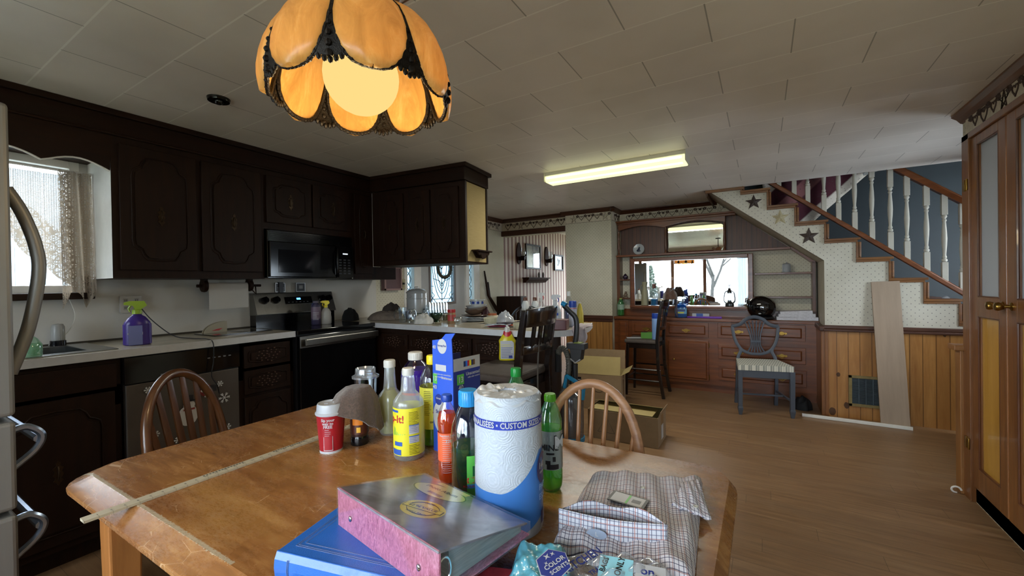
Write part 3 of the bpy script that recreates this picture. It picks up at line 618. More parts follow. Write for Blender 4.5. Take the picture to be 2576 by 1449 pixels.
# outside: ground, hedge, bare trees, house eaves seen through the glass
m=MB(); m.box(-30,30,-30,-1.85,-.6,-.5); m.box(-30,-3.9,-1.9,12,-.6,-.5); m.box(-30,30,9.3,30,-.6,-.5); o=struct('ground_outside',m,pm('winter_grass','#6e7460',.9,nz=2,amt=.3)); tag(o,kind='structure')
BARK=pm('bare_bark','#20201f',.9,nz=20,amt=.3)
def tree(x,y,h,seed,lab):
    random.seed(seed); m=MB()
    def br(p,d,L,r,dep):
        q=p+d*L; m.tube([p,(p+q)/2+Vector((random.uniform(-1,1),random.uniform(-1,1),0))*L*.05,q],[r,r*.8,r*.65],5)
        if dep==0: return
        for k in range(3 if dep>1 else 4):
            nd=(d+Vector((random.uniform(-.8,.8),random.uniform(-.4,.4),random.uniform(-.1,.6)))).normalized(); br(p+(q-p)*random.uniform(.55,1),nd,L*random.uniform(.6,.8),r*.6,dep-1)
    br(Vector((x,y,-.5)),Vector((0,0,1)),h*.35,h*.016,4); o=m.build('bare_tree',BARK); tag(o,lab,'tree','bare trees outside the rear window')
tree(.3,-9,6.5,1,'bare garden tree nearest the rear window'); tree(-4.5,-12,7,2,'bare tree standing to the left behind the rear window'); tree(3.2,-14,7,5,'bare tree furthest right outside the rear window')
random.seed(11); m=MB()
for k in range(900):
    a=random.uniform(0,2*pi); z=random.uniform(-.5,2.2); rr=(.9-.28*z)*random.uniform(.3,1); m.ball((-2.6+rr*cos(a),-8+rr*sin(a),z),.07,0,5)
o=m.build('garden_shrub',pm('evergreen_shrub','#1d2a20',.9,nz=5,amt=.3)); tag(o,'green conical evergreen shrub outside the rear window','shrub')
# brown armchair behind the viewer, seen in the mirror
UPH=pm('brown_velvet','#4c3328',.75,nz=8,amt=.2,sheen=.3)
ac=thing('armchair','brown upholstered armchair behind the viewer seen in the mirror','armchair',(-.55,-1.05,0))
m=MB(); m.box(-.42,.42,-.35,.35,.08,.45); m.build('seat',UPH,ac,bev=.05,seg=4)
m=MB(); m.grid(lambda u,v:((-.45+.9*u),-.36-.06*v-.03*cos(u*6.28),.42+.62*v-.10*abs(2*u-1)**3*v),20,8); m.build('backrest',UPH,ac,sol=.14,bev=.03)
for s in (-1,1): m=MB(); m.tube([(s*.44,-.33,.55),(s*.44,.30,.55)],.09,12); m.box(s*.44-.07,s*.44+.07,-.33,.32,.05,.55); m.build('arm',UPH,ac,bev=.02)
# ================================================================ kitchen run on the left wall
KX=-3.25; R90=pi/2
BR2=pm('antique_handle','#3d2f20',.35,.8,nz=50,amt=.3)
PROV=[(-.5,-.36),(-.5,.30),(-.485,.36),(-.42,.385),(-.36,.40),(-.32,.45),(-.25,.49),(0,.5)]
def outline(w,h,both=True):
    L=[Vector((x*w,y*h,0)) for x,y in PROV]; L=L[1:] if both else L
    R=[Vector((-p.x,p.y,0)) for p in L[-2::-1]]; top=L+R
    if both: bot=[Vector((p.x,-p.y,0)) for p in top[::-1]]; P=top+bot
    else: P=top+[Vector((w*.5,-h*.5,0)),Vector((-w*.5,-h*.5,0))]
    return P
def kdoor(par,x0,x1,z0,z1,nm='door',y=0,both=True,mat=None,hand=True,orn=False,hz=None,ins=.055):
    mat=mat or M_DARK; m=MB(); m.box(x0,x1,y-.02,y,z0,z1)
    cx=(x0+x1)/2; cz=(z0+z1)/2; w=x1-x0-2*ins; h=z1-z0-2*ins; P=outline(w,h,both)
    m.tube([(cx+p.x,y-.021,cz+p.y) for p in P],.005,6,closed=True)
    Q=[(cx+p.x*.90,cz+p.y*(1-.1*w/h)) for p in P]; m.prism(Q,y-.028,y-.0195,'y')
    d=m.build(nm,mat,par,bev=.0025)
    if hand:
        hz=hz if hz is not None else cz; m=MB(); R=random.Random(int(x0*100))
        m.prism([(cx+a*.02,hz+b*.062) for a,b in ((0,1),(.5,.8),(.3,.6),(1,.4),(.6,.15),(1,-.1),(.5,-.4),(.9,-.6),(.3,-.8),(0,-1),(-.3,-.8),(-.9,-.6),(-.5,-.4),(-1,-.1),(-.6,.15),(-1,.4),(-.3,.6),(-.5,.8))],y-.031,y-.027,'y')
        m.tube([(cx,y-.034-.012*(1-t*t),hz+.035*t) for t in [-1+.25*k for k in range(9)]],.0035,6); m.build('handle',BR2,d)
    if orn:
        m=MB()
        for k in range(26):
            a=k*2.4; rr=.010*sqrt(k); m.ball((cx+rr*cos(a)*1.7,y-.029,cz+rr*sin(a)),.006,0,5,(1.2,.5,.8))
        m.build('carved_rosette',pm('carved_rosette_wood','#4a3122',.4,nz=60,amt=.4),d)
    return d
def upper(name,lab,y0,y1,z0,z1,doors,loc=None,rz=R90,depth=.395,white=None,hz=None,both=True):
    t=thing(name,lab,'cabinet',loc or (KX,y0,0),rz,'dark upper kitchen cabinets'); w=y1-y0; m=MB(); m.box(0,w,0,depth,z0,z1,0)
    if white: m.add([(-.002,0,z0),(-.002,depth,z0),(-.002,depth,z1),(-.002,0,z1)],[(0,3,2,1)],1)
    m.build('body',[M_DARK,M_WHITE],t)
    for a,b in doors: kdoor(t,a,b,z0+.05,z1-.04,hz=hz,both=both)
    m=MB()
    k=0
    for a,b in doors:
        for zz in (z0+.1,z1-.12):
            if z1-z0<.4: continue
    return t
upper('upper_cabinet','dark carved upper cabinet beside the kitchen window with white painted side',.90,1.335,1.477,2.31,[(.03,.42)],white=True,hz=1.863)
upper('upper_cabinet','dark carved upper cabinet above the paper towel holder, left of microwave',1.335,1.765,1.477,2.31,[(.015,.405)],hz=1.875)
upper('upper_cabinet','short two-door dark cabinet directly over the black microwave',1.765,2.56,1.86,2.31,[(.015,.385),(.40,.775)],hz=2.085)
upper('upper_cabinet','narrow dark corner cabinet right of the microwave',2.56,2.80,1.477,2.31,[(.02,.225)])
t=thing('corner_cabinet','dark blank corner cabinet box hanging lower behind the peninsula cabinets','cabinet',(KX,2.80,0),R90); m=MB(); m.box(0,.34,.05,.395,1.477,1.60); m.build('body',M_DARK,t)
PA=math.atan2(.108,1.05)
pu=thing('peninsula_upper_cabinet','dark hanging cabinet over the peninsula with tan wallpapered end','cabinet',(-3.245,2.785,0),PA)
m=MB(); m.box(.02,1.045,0,.40,1.60,2.31,0); m.box(-.004,.02,.02,.40,1.60,2.31,0); m.build('body',M_DARK,pu,bev=.003)
g=G('tan_grasscloth'); o=g.xyz(); f=g.noise(g.mp(g.obj(),(1,1,18)),14,3); c=g.mix(f,hx('#a8966a'),hx('#8c7a50')); g.bsdf(c,.8,spec=.15); TAN=g.mt
m=MB(); m.box(1.045,1.05,.03,.385,1.615,2.31); m.build('end_panel',TAN,pu)
m=MB(); m.box(1.04,1.062,0,.03,1.60,2.31); m.box(1.04,1.062,.385,.405,1.60,2.31); m.build('corner_moulding',M_DARK,pu,bev=.003)
for a,b in ((.12,.40),(.435,.70),(.715,1.0)): kdoor(pu,a,b,1.645,2.265,hz=1.955)
# soffit boards and crown over all uppers
m=MB(); m.box(-3.65,KX+.005,-1.2,2.80,2.31,CEIL); m.box(-3.65,KX,-1.2,.90,2.2,2.31); m.build
struct('trim_22',m,M_DARKY)
m=MB(); m.T=Matrix.Translation((-3.245,2.785,0)) @ Matrix.Rotation(PA,4,'Z'); m.box(-.02,1.065,-.012,.42,2.315,CEIL); m.box(-.02,1.09,-.035,.445,2.425,CEIL-.001); struct('trim_23',m,M_DARKX,bev=.004)
m=MB(); m.box(KX,KX+.03,-1.2,2.78,2.425,CEIL-.001); m.box(KX+.005,KX+.018,-1.2,2.78,2.31,2.325); struct('trim_24',m,M_DARKY,bev=.004)
m=MB(); pts=[]
for k in range(41):
    y=.895-.036*k+.0; f=abs(sin(pi*(k/40*4.5))); pts.append((.895-1.2*k/40, 2.105+.045*f))
poly=[(-.31,2.2),(.90,2.2)]+pts
m.prism(poly,KX-.018,KX,'x',0); o=struct('trim_25',m,M_DARKY)
m=MB(); m.tube([(KX-.009,a,b-.003) for a,b in pts],.006,6); struct('trim_26',m,M_WHITE)
# scalloped lace curtain
g=G('cream_lace'); tc=g.xyz(); u=g.m('MULTIPLY',tc[1],1); 
gr=g.m('MAXIMUM',g.m('GREATER_THAN',g.m('FRACT',g.m('MULTIPLY',tc[1],110)),.62),g.m('GREATER_THAN',g.m('FRACT',g.m('MULTIPLY',tc[2],130)),.6))
vo=g.n('ShaderNodeTexVoronoi',feature='DISTANCE_TO_EDGE'); g.set(vo,'Vector',g.mp(g.obj(),(1,1,1))); vo.inputs['Scale'].default_value=30
wv=g.n('ShaderNodeTexVoronoi'); g.set(wv,'Vector',g.obj()); wv.inputs['Scale'].default_value=30; ringp=g.m('LESS_THAN',g.m('ABSOLUTE',g.m('SUBTRACT',g.m('FRACT',g.m('MULTIPLY',wv.outputs[0],3.2)),.5)),.16)
mo=g.m('MAXIMUM',g.m('LESS_THAN',tc[2],g.m('SUBTRACT',2.10,g.m('MULTIPLY',1.11,g.m('MAXIMUM',g.m('SUBTRACT',tc[1],.45),0)))),g.m('GREATER_THAN',tc[1],.75)); k=g.m('MULTIPLY',mo,g.m('MAXIMUM',g.m('LESS_THAN',vo.outputs[0],.07),ringp)); k=g.m('MAXIMUM',g.m('MULTIPLY',gr,.85),k)
tr=g.n('ShaderNodeBsdfTransparent'); df=g.n('ShaderNodeBsdfDiffuse'); g.set(df,0,hx('#9c8f80')); tl=g.n('ShaderNodeBsdfTranslucent'); g.set(tl,0,hx('#a39684'))
a=g.n('ShaderNodeMixShader'); a.inputs[0].default_value=.4; g.t.links.new(df.outputs[0],a.inputs[1]); g.t.links.new(tl.outputs[0],a.inputs[2])
b=g.n('ShaderNodeMixShader'); g.set(b,0,g.m('ADD',g.m('MULTIPLY',k,.62),.36)); g.t.links.new(tr.outputs[0],b.inputs[1]); g.t.links.new(a.outputs[0],b.inputs[2]); g.t.links.new(b.outputs[0],g.out.inputs[0]); LACE=g.mt
m=MB()
def lf(u,v):
    y=-.05+.86*u; zt=2.12; zb=1.80-.34*max(0,(y-.35)/.46) if y>.35 else 1.55-.0*(y); zb=1.84-.40*max(0,(y-.45)/.36) if y>.45 else 1.84-.1*(.45-y)
    zb-=.03*abs(sin(u*22)); return (-3.575+.012*sin(u*55)*(1-.3*v), y, zb+(zt-zb)*v)
m.grid(lf,110,14); lc=m.build('lace_curtain',LACE); tag(lc,'cream lace kitchen curtain with scalloped lower edge gathered at the window','curtain')
m=MB()
def lt(u,v):
    y=.745+.15*u+.01*(1-v); zb=1.30+.10*abs(sin(u*4.5)); zt=2.12; return (-3.545+.022*sin(u*16+v*1.5),y,zb+(zt-zb)*v)
m.grid(lt,50,14); o=m.build('tail',LACE,lc,sol=0)
m=MB(); m.tube([(-3.575,-.05,2.125),(-3.575,.90,2.125)],.008,8); m.build('rod',M_WHITE,lc)
# microwave
mw=thing('microwave','black over-the-range microwave mounted under the dark cabinets','microwave',(KX+.02,1.775,1.480),R90)
m=MB(); m.box(0,.765,0,.40,0,.375); m.build('body',M_BLK,mw,bev=.006)
m=MB(); m.box(.004,.575,-.03,-.001,.01,.285); m.build('door',M_BLK,mw,bev=.006)
m=MB(); m.box(.07,.50,-.0325,-.030,.045,.225); m.build('window',pm('dark_microwave_glass','#15161a',.06),mw)
m=MB(); m.box(.585,.76,-.028,-.001,.01,.285,0)
for i in range(3):
    for j in range(6): m.box(.61+.045*i,.635+.045*i,-.0295,-.028,.04+.024*j,.052+.024*j,1)
m.box(.65,.70,-.0295,-.028,.215,.225,2); m.build('control_panel',[M_BLK,pm('grey_keypad','#2a2c30',.4),glow('clock_digits',(.6,.7,.8),.5)],mw,bev=.0)
m=MB(); m.tube(smooth([(.60,-.03,.02),(.575,-.06,.06),(.572,-.065,.14),(.575,-.06,.22),(.60,-.03,.27)],4),.009,8); m.build('handle',M_BLK,mw)
m=MB()
for k in range(9): m.box(.01,.755,-.022,-.001,.293+.0088*k,.2975+.0088*k)
m.build('top_grille',M_BLK,mw)
m=MB(); m.box(.755,.766,-.012,.0,.0,.19); m.build('side_glint_strip',M_CHROME,mw)
# countertops
CT=1.08
SYa,SYb,SXa,SXb=-.02,.76,-3.52,-3.12
def slab(name,lab,polys,front,cat='countertop'):
    t=thing(name,lab,cat,(front[0][0],front[0][1],0)); m=MB()
    for p in polys: m.prism(p,CT-.038,CT,'z',0)
    m.build('top',M_LAM,t,world=True); m=MB()
    for a,b in zip(front[:-1],front[1:]):
        d=(Vector((b[0]-a[0],b[1]-a[1],0))).normalized(); n=Vector((d.y,-d.x,0))*.004; A=Vector((*a,0)); B=Vector((*b,0))
        vs=[]
        for P in (A,B):
            for o_,z in ((n,CT-.042),(n,CT+.0005),(-n,CT+.0005),(-n,CT-.042)): vs.append(P+o_+Vector((0,0,z)))
        m.add(vs,[(0,1,5,4),(1,2,6,5),(2,3,7,6),(3,0,4,7),(0,3,2,1),(4,5,6,7)],0,True)
    m.build('edge_band',M_EDGE,t,world=True); return t
slab('countertop','pale worn laminate countertop along the sink wall left of the range',[[(-3.65,-.4),(-3.0,-.4),(-3.0,SYa),(-3.65,SYa)],[(-3.65,SYb),(-3.0,SYb),(-3.0,1.845),(-3.65,1.845)],[(-3.65,SYa),(SXa,SYa),(SXa,SYb),(-3.65,SYb)],[(SXb,SYa),(-3.0,SYa),(-3.0,SYb),(SXb,SYb)]],[(-3.0,-.4),(-3.0,1.845)])
rd=smooth([(-1.50,2.505,0),(-1.34,2.53,0),(-1.20,2.63,0),(-1.12,2.80,0),(-1.13,3.0,0),(-1.20,3.27,0)],5); rd=[(p.x,p.y) for p in rd]
fr_=[(-2.985,2.582)]+rd
slab('peninsula_countertop','cluttered white-edged peninsula countertop with a rounded end','x' and [[(-3.65,2.582)]+fr_+[(-3.65,3.27)]],fr_)
m=MB(); m.box(-3.645,-3.63,.90,1.845,CT,CT+.012); m.box(-3.645,-3.63,-.4,.9,CT,CT+.012); struct('trim_27',m,pm('dark_caulk','#3a352c',.7))
# sink
SK=pm('sink_steel','#9aa0a4',.22,1,nz=80,amt=.05)
sk=thing('kitchen_sink','stainless drop-in kitchen sink below the lace curtained window','sink',(-3.32,.4,CT))
m=MB(); zz=CT+.006
m.box(SXa-.06,SXa,SYa-.05,SYb+.10,CT,zz); m.box(SXb,SXb+.075,SYa-.05,SYb+.10,CT,zz); m.box(SXa,SXb,SYb,SYb+.10,CT,zz); m.box(SXa,SXb,SYa-.05,SYa,CT,zz); m.build('rim',SK,sk,bev=.002,world=True)
m=MB(); m.box(SXa,SXa+.004,SYa,SYb,CT-.17,CT+.004); m.box(SXb-.004,SXb,SYa,SYb,CT-.17,CT+.004); m.box(SXa,SXb,SYa,SYa+.004,CT-.17,CT+.004); m.box(SXa,SXb,SYb-.004,SYb,CT-.17,CT+.004); m.box(SXa,SXb,SYa,SYb,CT-.174,CT-.17); m.build('basin',SK,sk,world=True)
m=MB(); m.lathe([(.03,0),(.03,.01),(.012,.02),(.012,.16)],12,(-3.585,.42,CT)); m.tube(smooth([(-3.585,.42,CT+.15),(-3.57,.42,CT+.21),(-3.48,.42,CT+.23),(-3.40,.42,CT+.19)],4),.011,8); o=m.build('faucet',M_CHROME,sk,world=True)
# base units on left wall
def base(name,lab,y0,y1,front,cat='cabinet',grp='dark base kitchen cabinets',zt=None):
    t=thing(name,lab,cat,(-3.04,y0,0),R90,grp); m=MB(); m.box(0,y1-y0,0,.60,.10,zt or CT-.04); m.box(0,y1-y0,0,.02,CT-.3,CT-.04); m.box(0,y1-y0,.06,.60,0,.10); m.build('body',M_DARK,t); front(t,y1-y0); return t
def f1(t,w): 
    m=MB(); m.box(.02,w-.02,-.018,0,CT-.20,CT-.07); m.build('false_front',M_DARKY,t,bev=.003)
    kdoor(t,.03,w/2-.01,.14,CT-.22,both=False); kdoor(t,w/2+.01,w-.03,.14,CT-.22,both=False)
base('base_cabinet','dark sink cabinet under the stainless sink',-.1,.862,f1,zt=CT-.19)
def f2(t,w):
    for z0,z1,n in ((.86,1.01,'drawer'),(.68,.84,'drawer'),(.14,.66,'door')): kdoor(t,.03,w-.03,z0,z1,nm=n,orn=True,hand=False,ins=.03)
base('base_cabinet','dark drawer base cabinet between dishwasher and range',1.462,1.845,f2)
dw=thing('dishwasher','dishwasher with black control panel and taupe door covered in winter magnets','dishwasher',(-3.025,.868,0),R90)
m=MB(); m.box(0,.588,0,.58,.02,CT-.045); m.build('body',M_BLKM,dw)
m=MB(); m.box(0,.588,-.022,0,.885,1.03,0); m.box(.16,.30,-.026,-.022,.905,.915,1)
for k in range(5): m.box(.40+.03*k,.415+.03*k,-.0235,-.022,.965,.972,1)
m.build('control_panel',[M_BLK,pm('grey_print','#6b6d70',.5)],dw,bev=.003)
TAUPE=pm('taupe_metal_door','#5a534c',.35,.5,nz=10,amt=.05)
m=MB(); m.box(.006,.582,-.02,0,.12,.878); m.build('door',TAUPE,dw,bev=.004)
DWX=-3.0
def magnet(name,px,py,fn,lab,mats,cat='magnet'):
    p=onx(px,py,DWX+.002); m=MB(); fn(m); o=m.build(name,mats); o.location=p; o.rotation_euler=(0,0,R90); tag(o,lab,cat,'winter magnets on the dishwasher door')
WH=pm('magnet_white','#b9b7b2',.5); RDm=pm('magnet_red','#7c231c',.5); BK=pm('magnet_black','#16161a',.5)
def flake(s):
    def f(m):
        for k in range(6):
            a=k*pi/3; d=Vector((cos(a),0,sin(a))); n=Vector((-d.z,0,d.x)); m.tube([(0,-.002,0),d*s+Vector((0,-.002,0))],.0022,5)
            for q in (.5,.75): m.tube([d*s*q+Vector((0,-.002,0)),d*s*(q+.25)+n*s*.22+Vector((0,-.002,0))],.0018,5); m.tube([d*s*q+Vector((0,-.002,0)),d*s*(q+.25)-n*s*.22+Vector((0,-.002,0))],.0018,5)
    return f
for px,py,s,l in ((553,965,.018,'small white snowflake magnet highest on dishwasher door'),(564,1000,.032,'largest white snowflake magnet on dishwasher door'),(572,1073,.020,'white snowflake magnet lowest right on dishwasher door'),(372,981,.018,'snowflake magnet at upper left of dishwasher door'),(392,1092,.018,'snowflake magnet seen low left between chair spindles'),(447,1107,.018,'snowflake magnet lowest behind the chair spindles')):
    magnet('snowflake_magnet',px,py,flake(s),l,WH)
def disc(m,x,z,rx,rz,mi,y=-.002,n=16): m.prism([(x+rx*cos(2*pi*k/n),z+rz*sin(2*pi*k/n)) for k in range(n)],y-.002,y,'y',mi)
def snowman(m):
    disc(m,0,0,.052,.062,0); disc(m,.006,.062,.03,.028,0,-.003); m.box(-.025,.035,-.008,-.004,.083,.092,2); m.box(-.012,.026,-.008,-.004,.09,.12,2); m.box(-.024,.034,-.008,-.004,.032,.042,1)
    for z in (-.01,.005,.02): disc(m,.01,z,.004,.004,2,-.004,8)
magnet('snowman_magnet',473,1045,snowman,'white snowman magnet with dark buttons on dishwasher door',[WH,RDm,BK])
def elf(m): disc(m,0,0,.03,.028,0); disc(m,.012,.026,.022,.018,0,-.003); disc(m,-.012,.008,.014,.009,1,-.004); disc(m,.0,-.03,.006,.005,1,-.004)
magnet('red_round_magnet',516,985,elf,'round red winter magnet right of the chair back',[RDm,WH])
# range
rg=thing('range_stove','black and steel electric range between the counters','stove',(-2.985,1.852,0),R90); w=.722
m=MB(); m.box(0,w,.02,.64,.02,CT-.02); m.build('body',M_BLKM,rg)
m=MB(); m.box(-.002,w+.002,-.01,.62,CT-.028,CT+.002); m.build('cooktop',pm('black_glass_top','#0b0b0c',.08),rg,bev=.004)
m=MB(); m.box(.004,w-.004,-.02,.02,.28,CT-.04); m.build('oven_door',M_BLK,rg,bev=.005)
m=MB(); m.box(.004,w-.004,-.024,-.02,CT-.13,CT-.045); m.build('steel_strip',M_STEEL,rg)
m=MB(); m.box(.03,w-.004,-.062,-.045,CT-.115,CT-.062); m.box(.05,.075,-.05,-.02,CT-.105,CT-.07); m.box(w-.075,w-.05,-.05,-.02,CT-.105,CT-.07); m.build('door_handle',M_STEEL,rg,bev=.006)
m=MB(); m.box(.004,w-.004,-.018,.02,.05,.265,0); m.box(.004,w-.004,-.022,-.018,.24,.26,1); m.build('storage_drawer',[M_BLK,M_STEEL],rg,bev=.003)
m=MB(); m.box(-.002,w+.002,.56,.65,CT,CT+.11); m.build('backguard_base',M_BLK,rg)
m=MB(); m.prism([(.535,CT+.105),(.60,CT+.285),(.65,CT+.285),(.65,CT+.10)],-.004,w+.004,'x'); m.build('backguard',M_STEEL,rg,bev=.006)
th=atan2(.065,.18); RT=Matrix.Rotation(-th,4,'X')
def bgT(x,z): return Matrix.Translation((x,.535+.065*(z/.18)-.003,CT+.105+z)) @ Matrix.Rotation(-th,4,'X')
for x in (.075,.17,.60,.67):
    m=MB(); m.T=bgT(x,.115); m.lathe([(.030,0),(.030,-.012),(.026,-.03),(.0,-.031)][::-1],18,(0,0,0),0,'y'); m.box(-.006,.006,-.04,-.02,-.024,.024); m.build('knob',M_BLK,rg)
m=MB(); m.T=bgT(.37,.11); m.box(-.12,.13,-.004,.002,-.032,.032,0); m.box(-.015,.02,-.0055,-.004,.004,.02,1)
for k in range(6): m.box(-.10+.035*k,-.085+.035*k,-.005,-.004,-.02,-.014,2)
m.build('display',[M_BLK,glow('blue_clock',(.05,.25,1),2.0),pm('grey_print2','#55585c',.5)],rg)
# peninsula base
pb=thing('peninsula_base_cabinet','dark peninsula base cabinet with carved drawer fronts under white-edged counter','cabinet',(-2.98,2.63,0))
m=MB(); m.box(0,1.42,0,.56,.10,CT-.04); m.box(-.64,0,.0,.56,.0,CT-.04); m.box(0,1.40,.06,.56,0,.10); m.build('body',M_DARKX,pb)
m=MB(); m.box(1.42,1.44,-.01,.57,0,CT-.04); m.lathe([(.22,.0),(.22,CT-.045)],20,(1.42,.285,0),0,a0=-pi/2,a1=pi/2,cap=False); m.build('rounded_end',M_DARK,pb)
for k in range(4):
    x0=.05+.34*k; kdoor(pb,x0,x0+.31,.86,.985,nm='drawer',orn=True,hand=False,ins=.02); kdoor(pb,x0,x0+.31,.14,.83,hand=True,both=False)
# ================================================================ refrigerator
RF=pm('fridge_stainless','#7d7c79',.48,.55,nz=30,amt=.06,stretch=(1,1,.05)); RFG=pm('fridge_side_grey','#8b8985',.45,.3,nz=9,amt=.05)
fg=thing('refrigerator','tall stainless french door refrigerator at the left edge','refrigerator',(-2.30,-.12,0))
FX0,FX1,FY=-.45,.45,.415
m=MB(); m.box(FX0,FX1,-.42,FY-.075,.03,1.93); m.build('body',RFG,fg,bev=.006)
for x0,x1 in ((FX0,-.004),(.004,FX1)): m=MB(); m.box(x0,x1,FY-.07,FY,1.045,1.945); m.build('door',RF,fg,bev=.012,seg=3)
for z0,z1 in ((.775,1.03),(.06,.76)): m=MB(); m.box(FX0,FX1,FY-.07,FY,z0,z1); m.build('drawer',RF,fg,bev=.012,seg=3)
m=MB(); m.box(.36,FX1-.01,FY-.12,FY-.03,1.93,1.965); m.build('hinge_cover',RFG,fg,bev=.004)
for x in (-.06,.06,.385)[2:]:
    m=MB(); m.tube(smooth([(x,FY,1.71),(x,FY+.032,1.64),(x,FY+.058,1.54),(x,FY+.062,1.45),(x,FY+.038,1.29),(x,FY,1.16)],6),.016,10); m.build('door_handle',RF,fg)
BLH=pm('blue_sheen_handle','#8d9bb0',.25,.9)
for z in (.985,.72):
    m=MB(); m.tube(smooth([(.40,FY,z+.01),(.40,FY+.03,z+.012),(.40,FY+.058,z-.02),(.40,FY+.045,z-.06),(.40,FY,z-.10)],6),.010,8); m.tube([(.40,FY+.052,z-.03),(-.38,FY+.052,z-.03)],.012,8); m.build('drawer_handle',BLH,fg)
m=MB(); p=onz(100,1375,.004); vs=[onz(a,b,.004+.01*((i*7)%3)) for i,(a,b) in enumerate(((60,1400),(70,1372),(110,1345),(160,1338),(150,1352),(120,1372)))]; m.add(vs,[tuple(range(6))[::-1]]); o=m.build('paper_scrap',M_WHITE,sol=.002); tag(o,'torn white paper scrap lying on the floor beside the refrigerator','paper')
# ================================================================ ceiling fixtures
ft=thing('fluorescent_light','long ceiling fluorescent fixture with glowing yellowish lens','ceiling light',(-1.145,3.69,CEIL))
FLM=glow('fluorescent_lens',(.84,.88,.42),.42); FLB=glow('fluorescent_tube_glow',(.98,1.0,.62),.9)
m=MB(); m.box(-.625,.625,-.10,.09,-.032,0); m.box(-.632,-.625,-.11,.10,-.085,0); m.box(.625,.632,-.11,.10,-.085,0); m.build('housing',pm('fixture_white','#c9c5b4',.5),ft,bev=.003)
m=MB(); m.prism([(-.095,-.033),(-.105,-.06),(-.075,-.088),(.075,-.088),(.10,-.06),(.085,-.033)],-.62,.62,'x',0); m.box(-.60,.60,-.1075,-.104,-.064,-.045,1); m.box(-.60,.60,-.07,-.02,-.0895,-.0875,1); m.build('lens',[FLM,FLB],ft,bev=.002)
lamp('fluorescent_glow','AREA',(-1.145,3.69,CEIL-.10),7,(1,.97,.86),(0,0,0),1.2,.16)
m=MB(); m.lathe([(.0,-.004),(.032,-.004),(.036,-.016),(.052,-.016),(.056,-.002),(.056,0)],24,(-2.579,1.17,CEIL)); m.ball((-2.579,1.17,CEIL-.012),.024,0,12)
o=m.build('recessed_spotlight',M_BLK); tag(o,'small black round eyeball spotlight in the ceiling','spotlight')
# pendant lamp
PX,PY,PR=-.915,.762,.225; zr=1.886
pl=thing('pendant_lamp','amber glass petal pendant lamp glowing above the table','pendant lamp',(PX,PY,CEIL)); 
g=G('amber_slag_glass'); n1=g.noise(g.mp(g.obj(),(1,1,.35)),14,5,.7,1.2); c=g.ramp(n1,[(.3,hx('#b98a46')),(.55,hx('#d2a257')),(.8,hx('#e4c07c'))])
tl=g.n('ShaderNodeBsdfTranslucent'); g.set(tl,0,c); p=g.n('ShaderNodeBsdfPrincipled'); g.set(p,'Base Color',c); p.inputs['Roughness'].default_value=.25; g.set(p,'Emission Color',c); p.inputs['Emission Strength'].default_value=.12  # slight emission stands in for globe light passing through the petals
mx=g.n('ShaderNodeMixShader'); mx.inputs[0].default_value=.45; g.t.links.new(p.outputs[0],mx.inputs[1]); g.t.links.new(tl.outputs[0],mx.inputs[2]); g.t.links.new(mx.outputs[0],g.out.inputs[0]); AMB=g.mt
BRZ=pm('dark_bronze_filigree','#1d1712',.45,.6,nz=80,amt=.5,bump=.5,bs=300); GLB=glow('opal_globe_glow',(1.0,.70,.24),.27)
prof=smooth([(.082,0,.232),(.13,0,.222),(.178,0,.180),(.212,0,.115),(.226,0,.05),(.220,0,0)],6)
def dome(a,s):                                            # s 0 top .. 1 rim
    k=s*(len(prof)-1); i=min(int(k),len(prof)-2); q=prof[i].lerp(prof[i+1],k-i); return Vector((q.x*cos(a),q.x*sin(a),zr-CEIL+q.z)), q.x
NP=8; a00=atan2(-PY,-PX)+RD(6)
for k in range(NP):
    a0=a00+k*2*pi/NP; m=MB(); hw=pi/NP*.985
    def wd_(s): return max(.0,1-abs(2*s-1.0)**(3.2 if s<.5 else 2.3))**.5*.985+.015
    def pf(u,v):
        s=.5-.5*cos(pi*v); t=(2*u-1); ss=s; a=a0+t*hw*wd_(ss); p,r=dome(a,ss); b=.014*(1-t*t); return p+Vector((cos(a),sin(a),0))*b
    m.grid(pf,12,16); m.build('petal_panel',AMB,pl,sol=.004)
    rim=[]; N=14
    for j in range(N+1): rim.append(pf(0,j/N))
    for j in range(1,N): pass
    for j in range(N-1,0,-1): rim.append(pf(1,j/N))
    m=MB(); m.tube(rim,.0058,6,closed=True)
    for q in range(0,len(rim)): 
        m.ball(rim[q],.0066,0,6)
        nx=(rim[q]+rim[(q+1)%len(rim)])/2; m.ball(nx,.0062,0,6)
    m.build('beaded_came',BRZ,pl)
    am=a0+pi/NP; m=MB()
    m.grid(lambda u,v: dome(am+(u-.5)*.30*max(.06,v),.64+.29*v-.05*(2*u-1)**2*v*0)[0]+Vector((cos(am),sin(am),0))*.004,6,5)
    for j in range(5): p,rr=dome(am,.62+.075*j); m.ball(p+Vector((cos(am),sin(am),0))*.005,.0045+.0012*j,0,6)
    for dx,s in ((-.11,.925),(-.055,.945),(0,.96),(.055,.945),(.11,.925)):
        p,rr=dome(am+dx,s); m.ball(p,.0075,0,6,(.8,.8,1.3))
    m.build('filigree_corner',BRZ,pl)
m=MB(); m.ball((0,0,1.962-CEIL),.097,0,32); m.build('globe',GLB,pl)
m=MB(); m.lathe([(.09,zr-CEIL+.228),(.06,zr-CEIL+.25),(.05,zr-CEIL+.275),(.075,zr-CEIL+.30),(.03,zr-CEIL+.32),(.0,zr-CEIL+.33)],24); m.build('crown_cap',BRZ,pl)
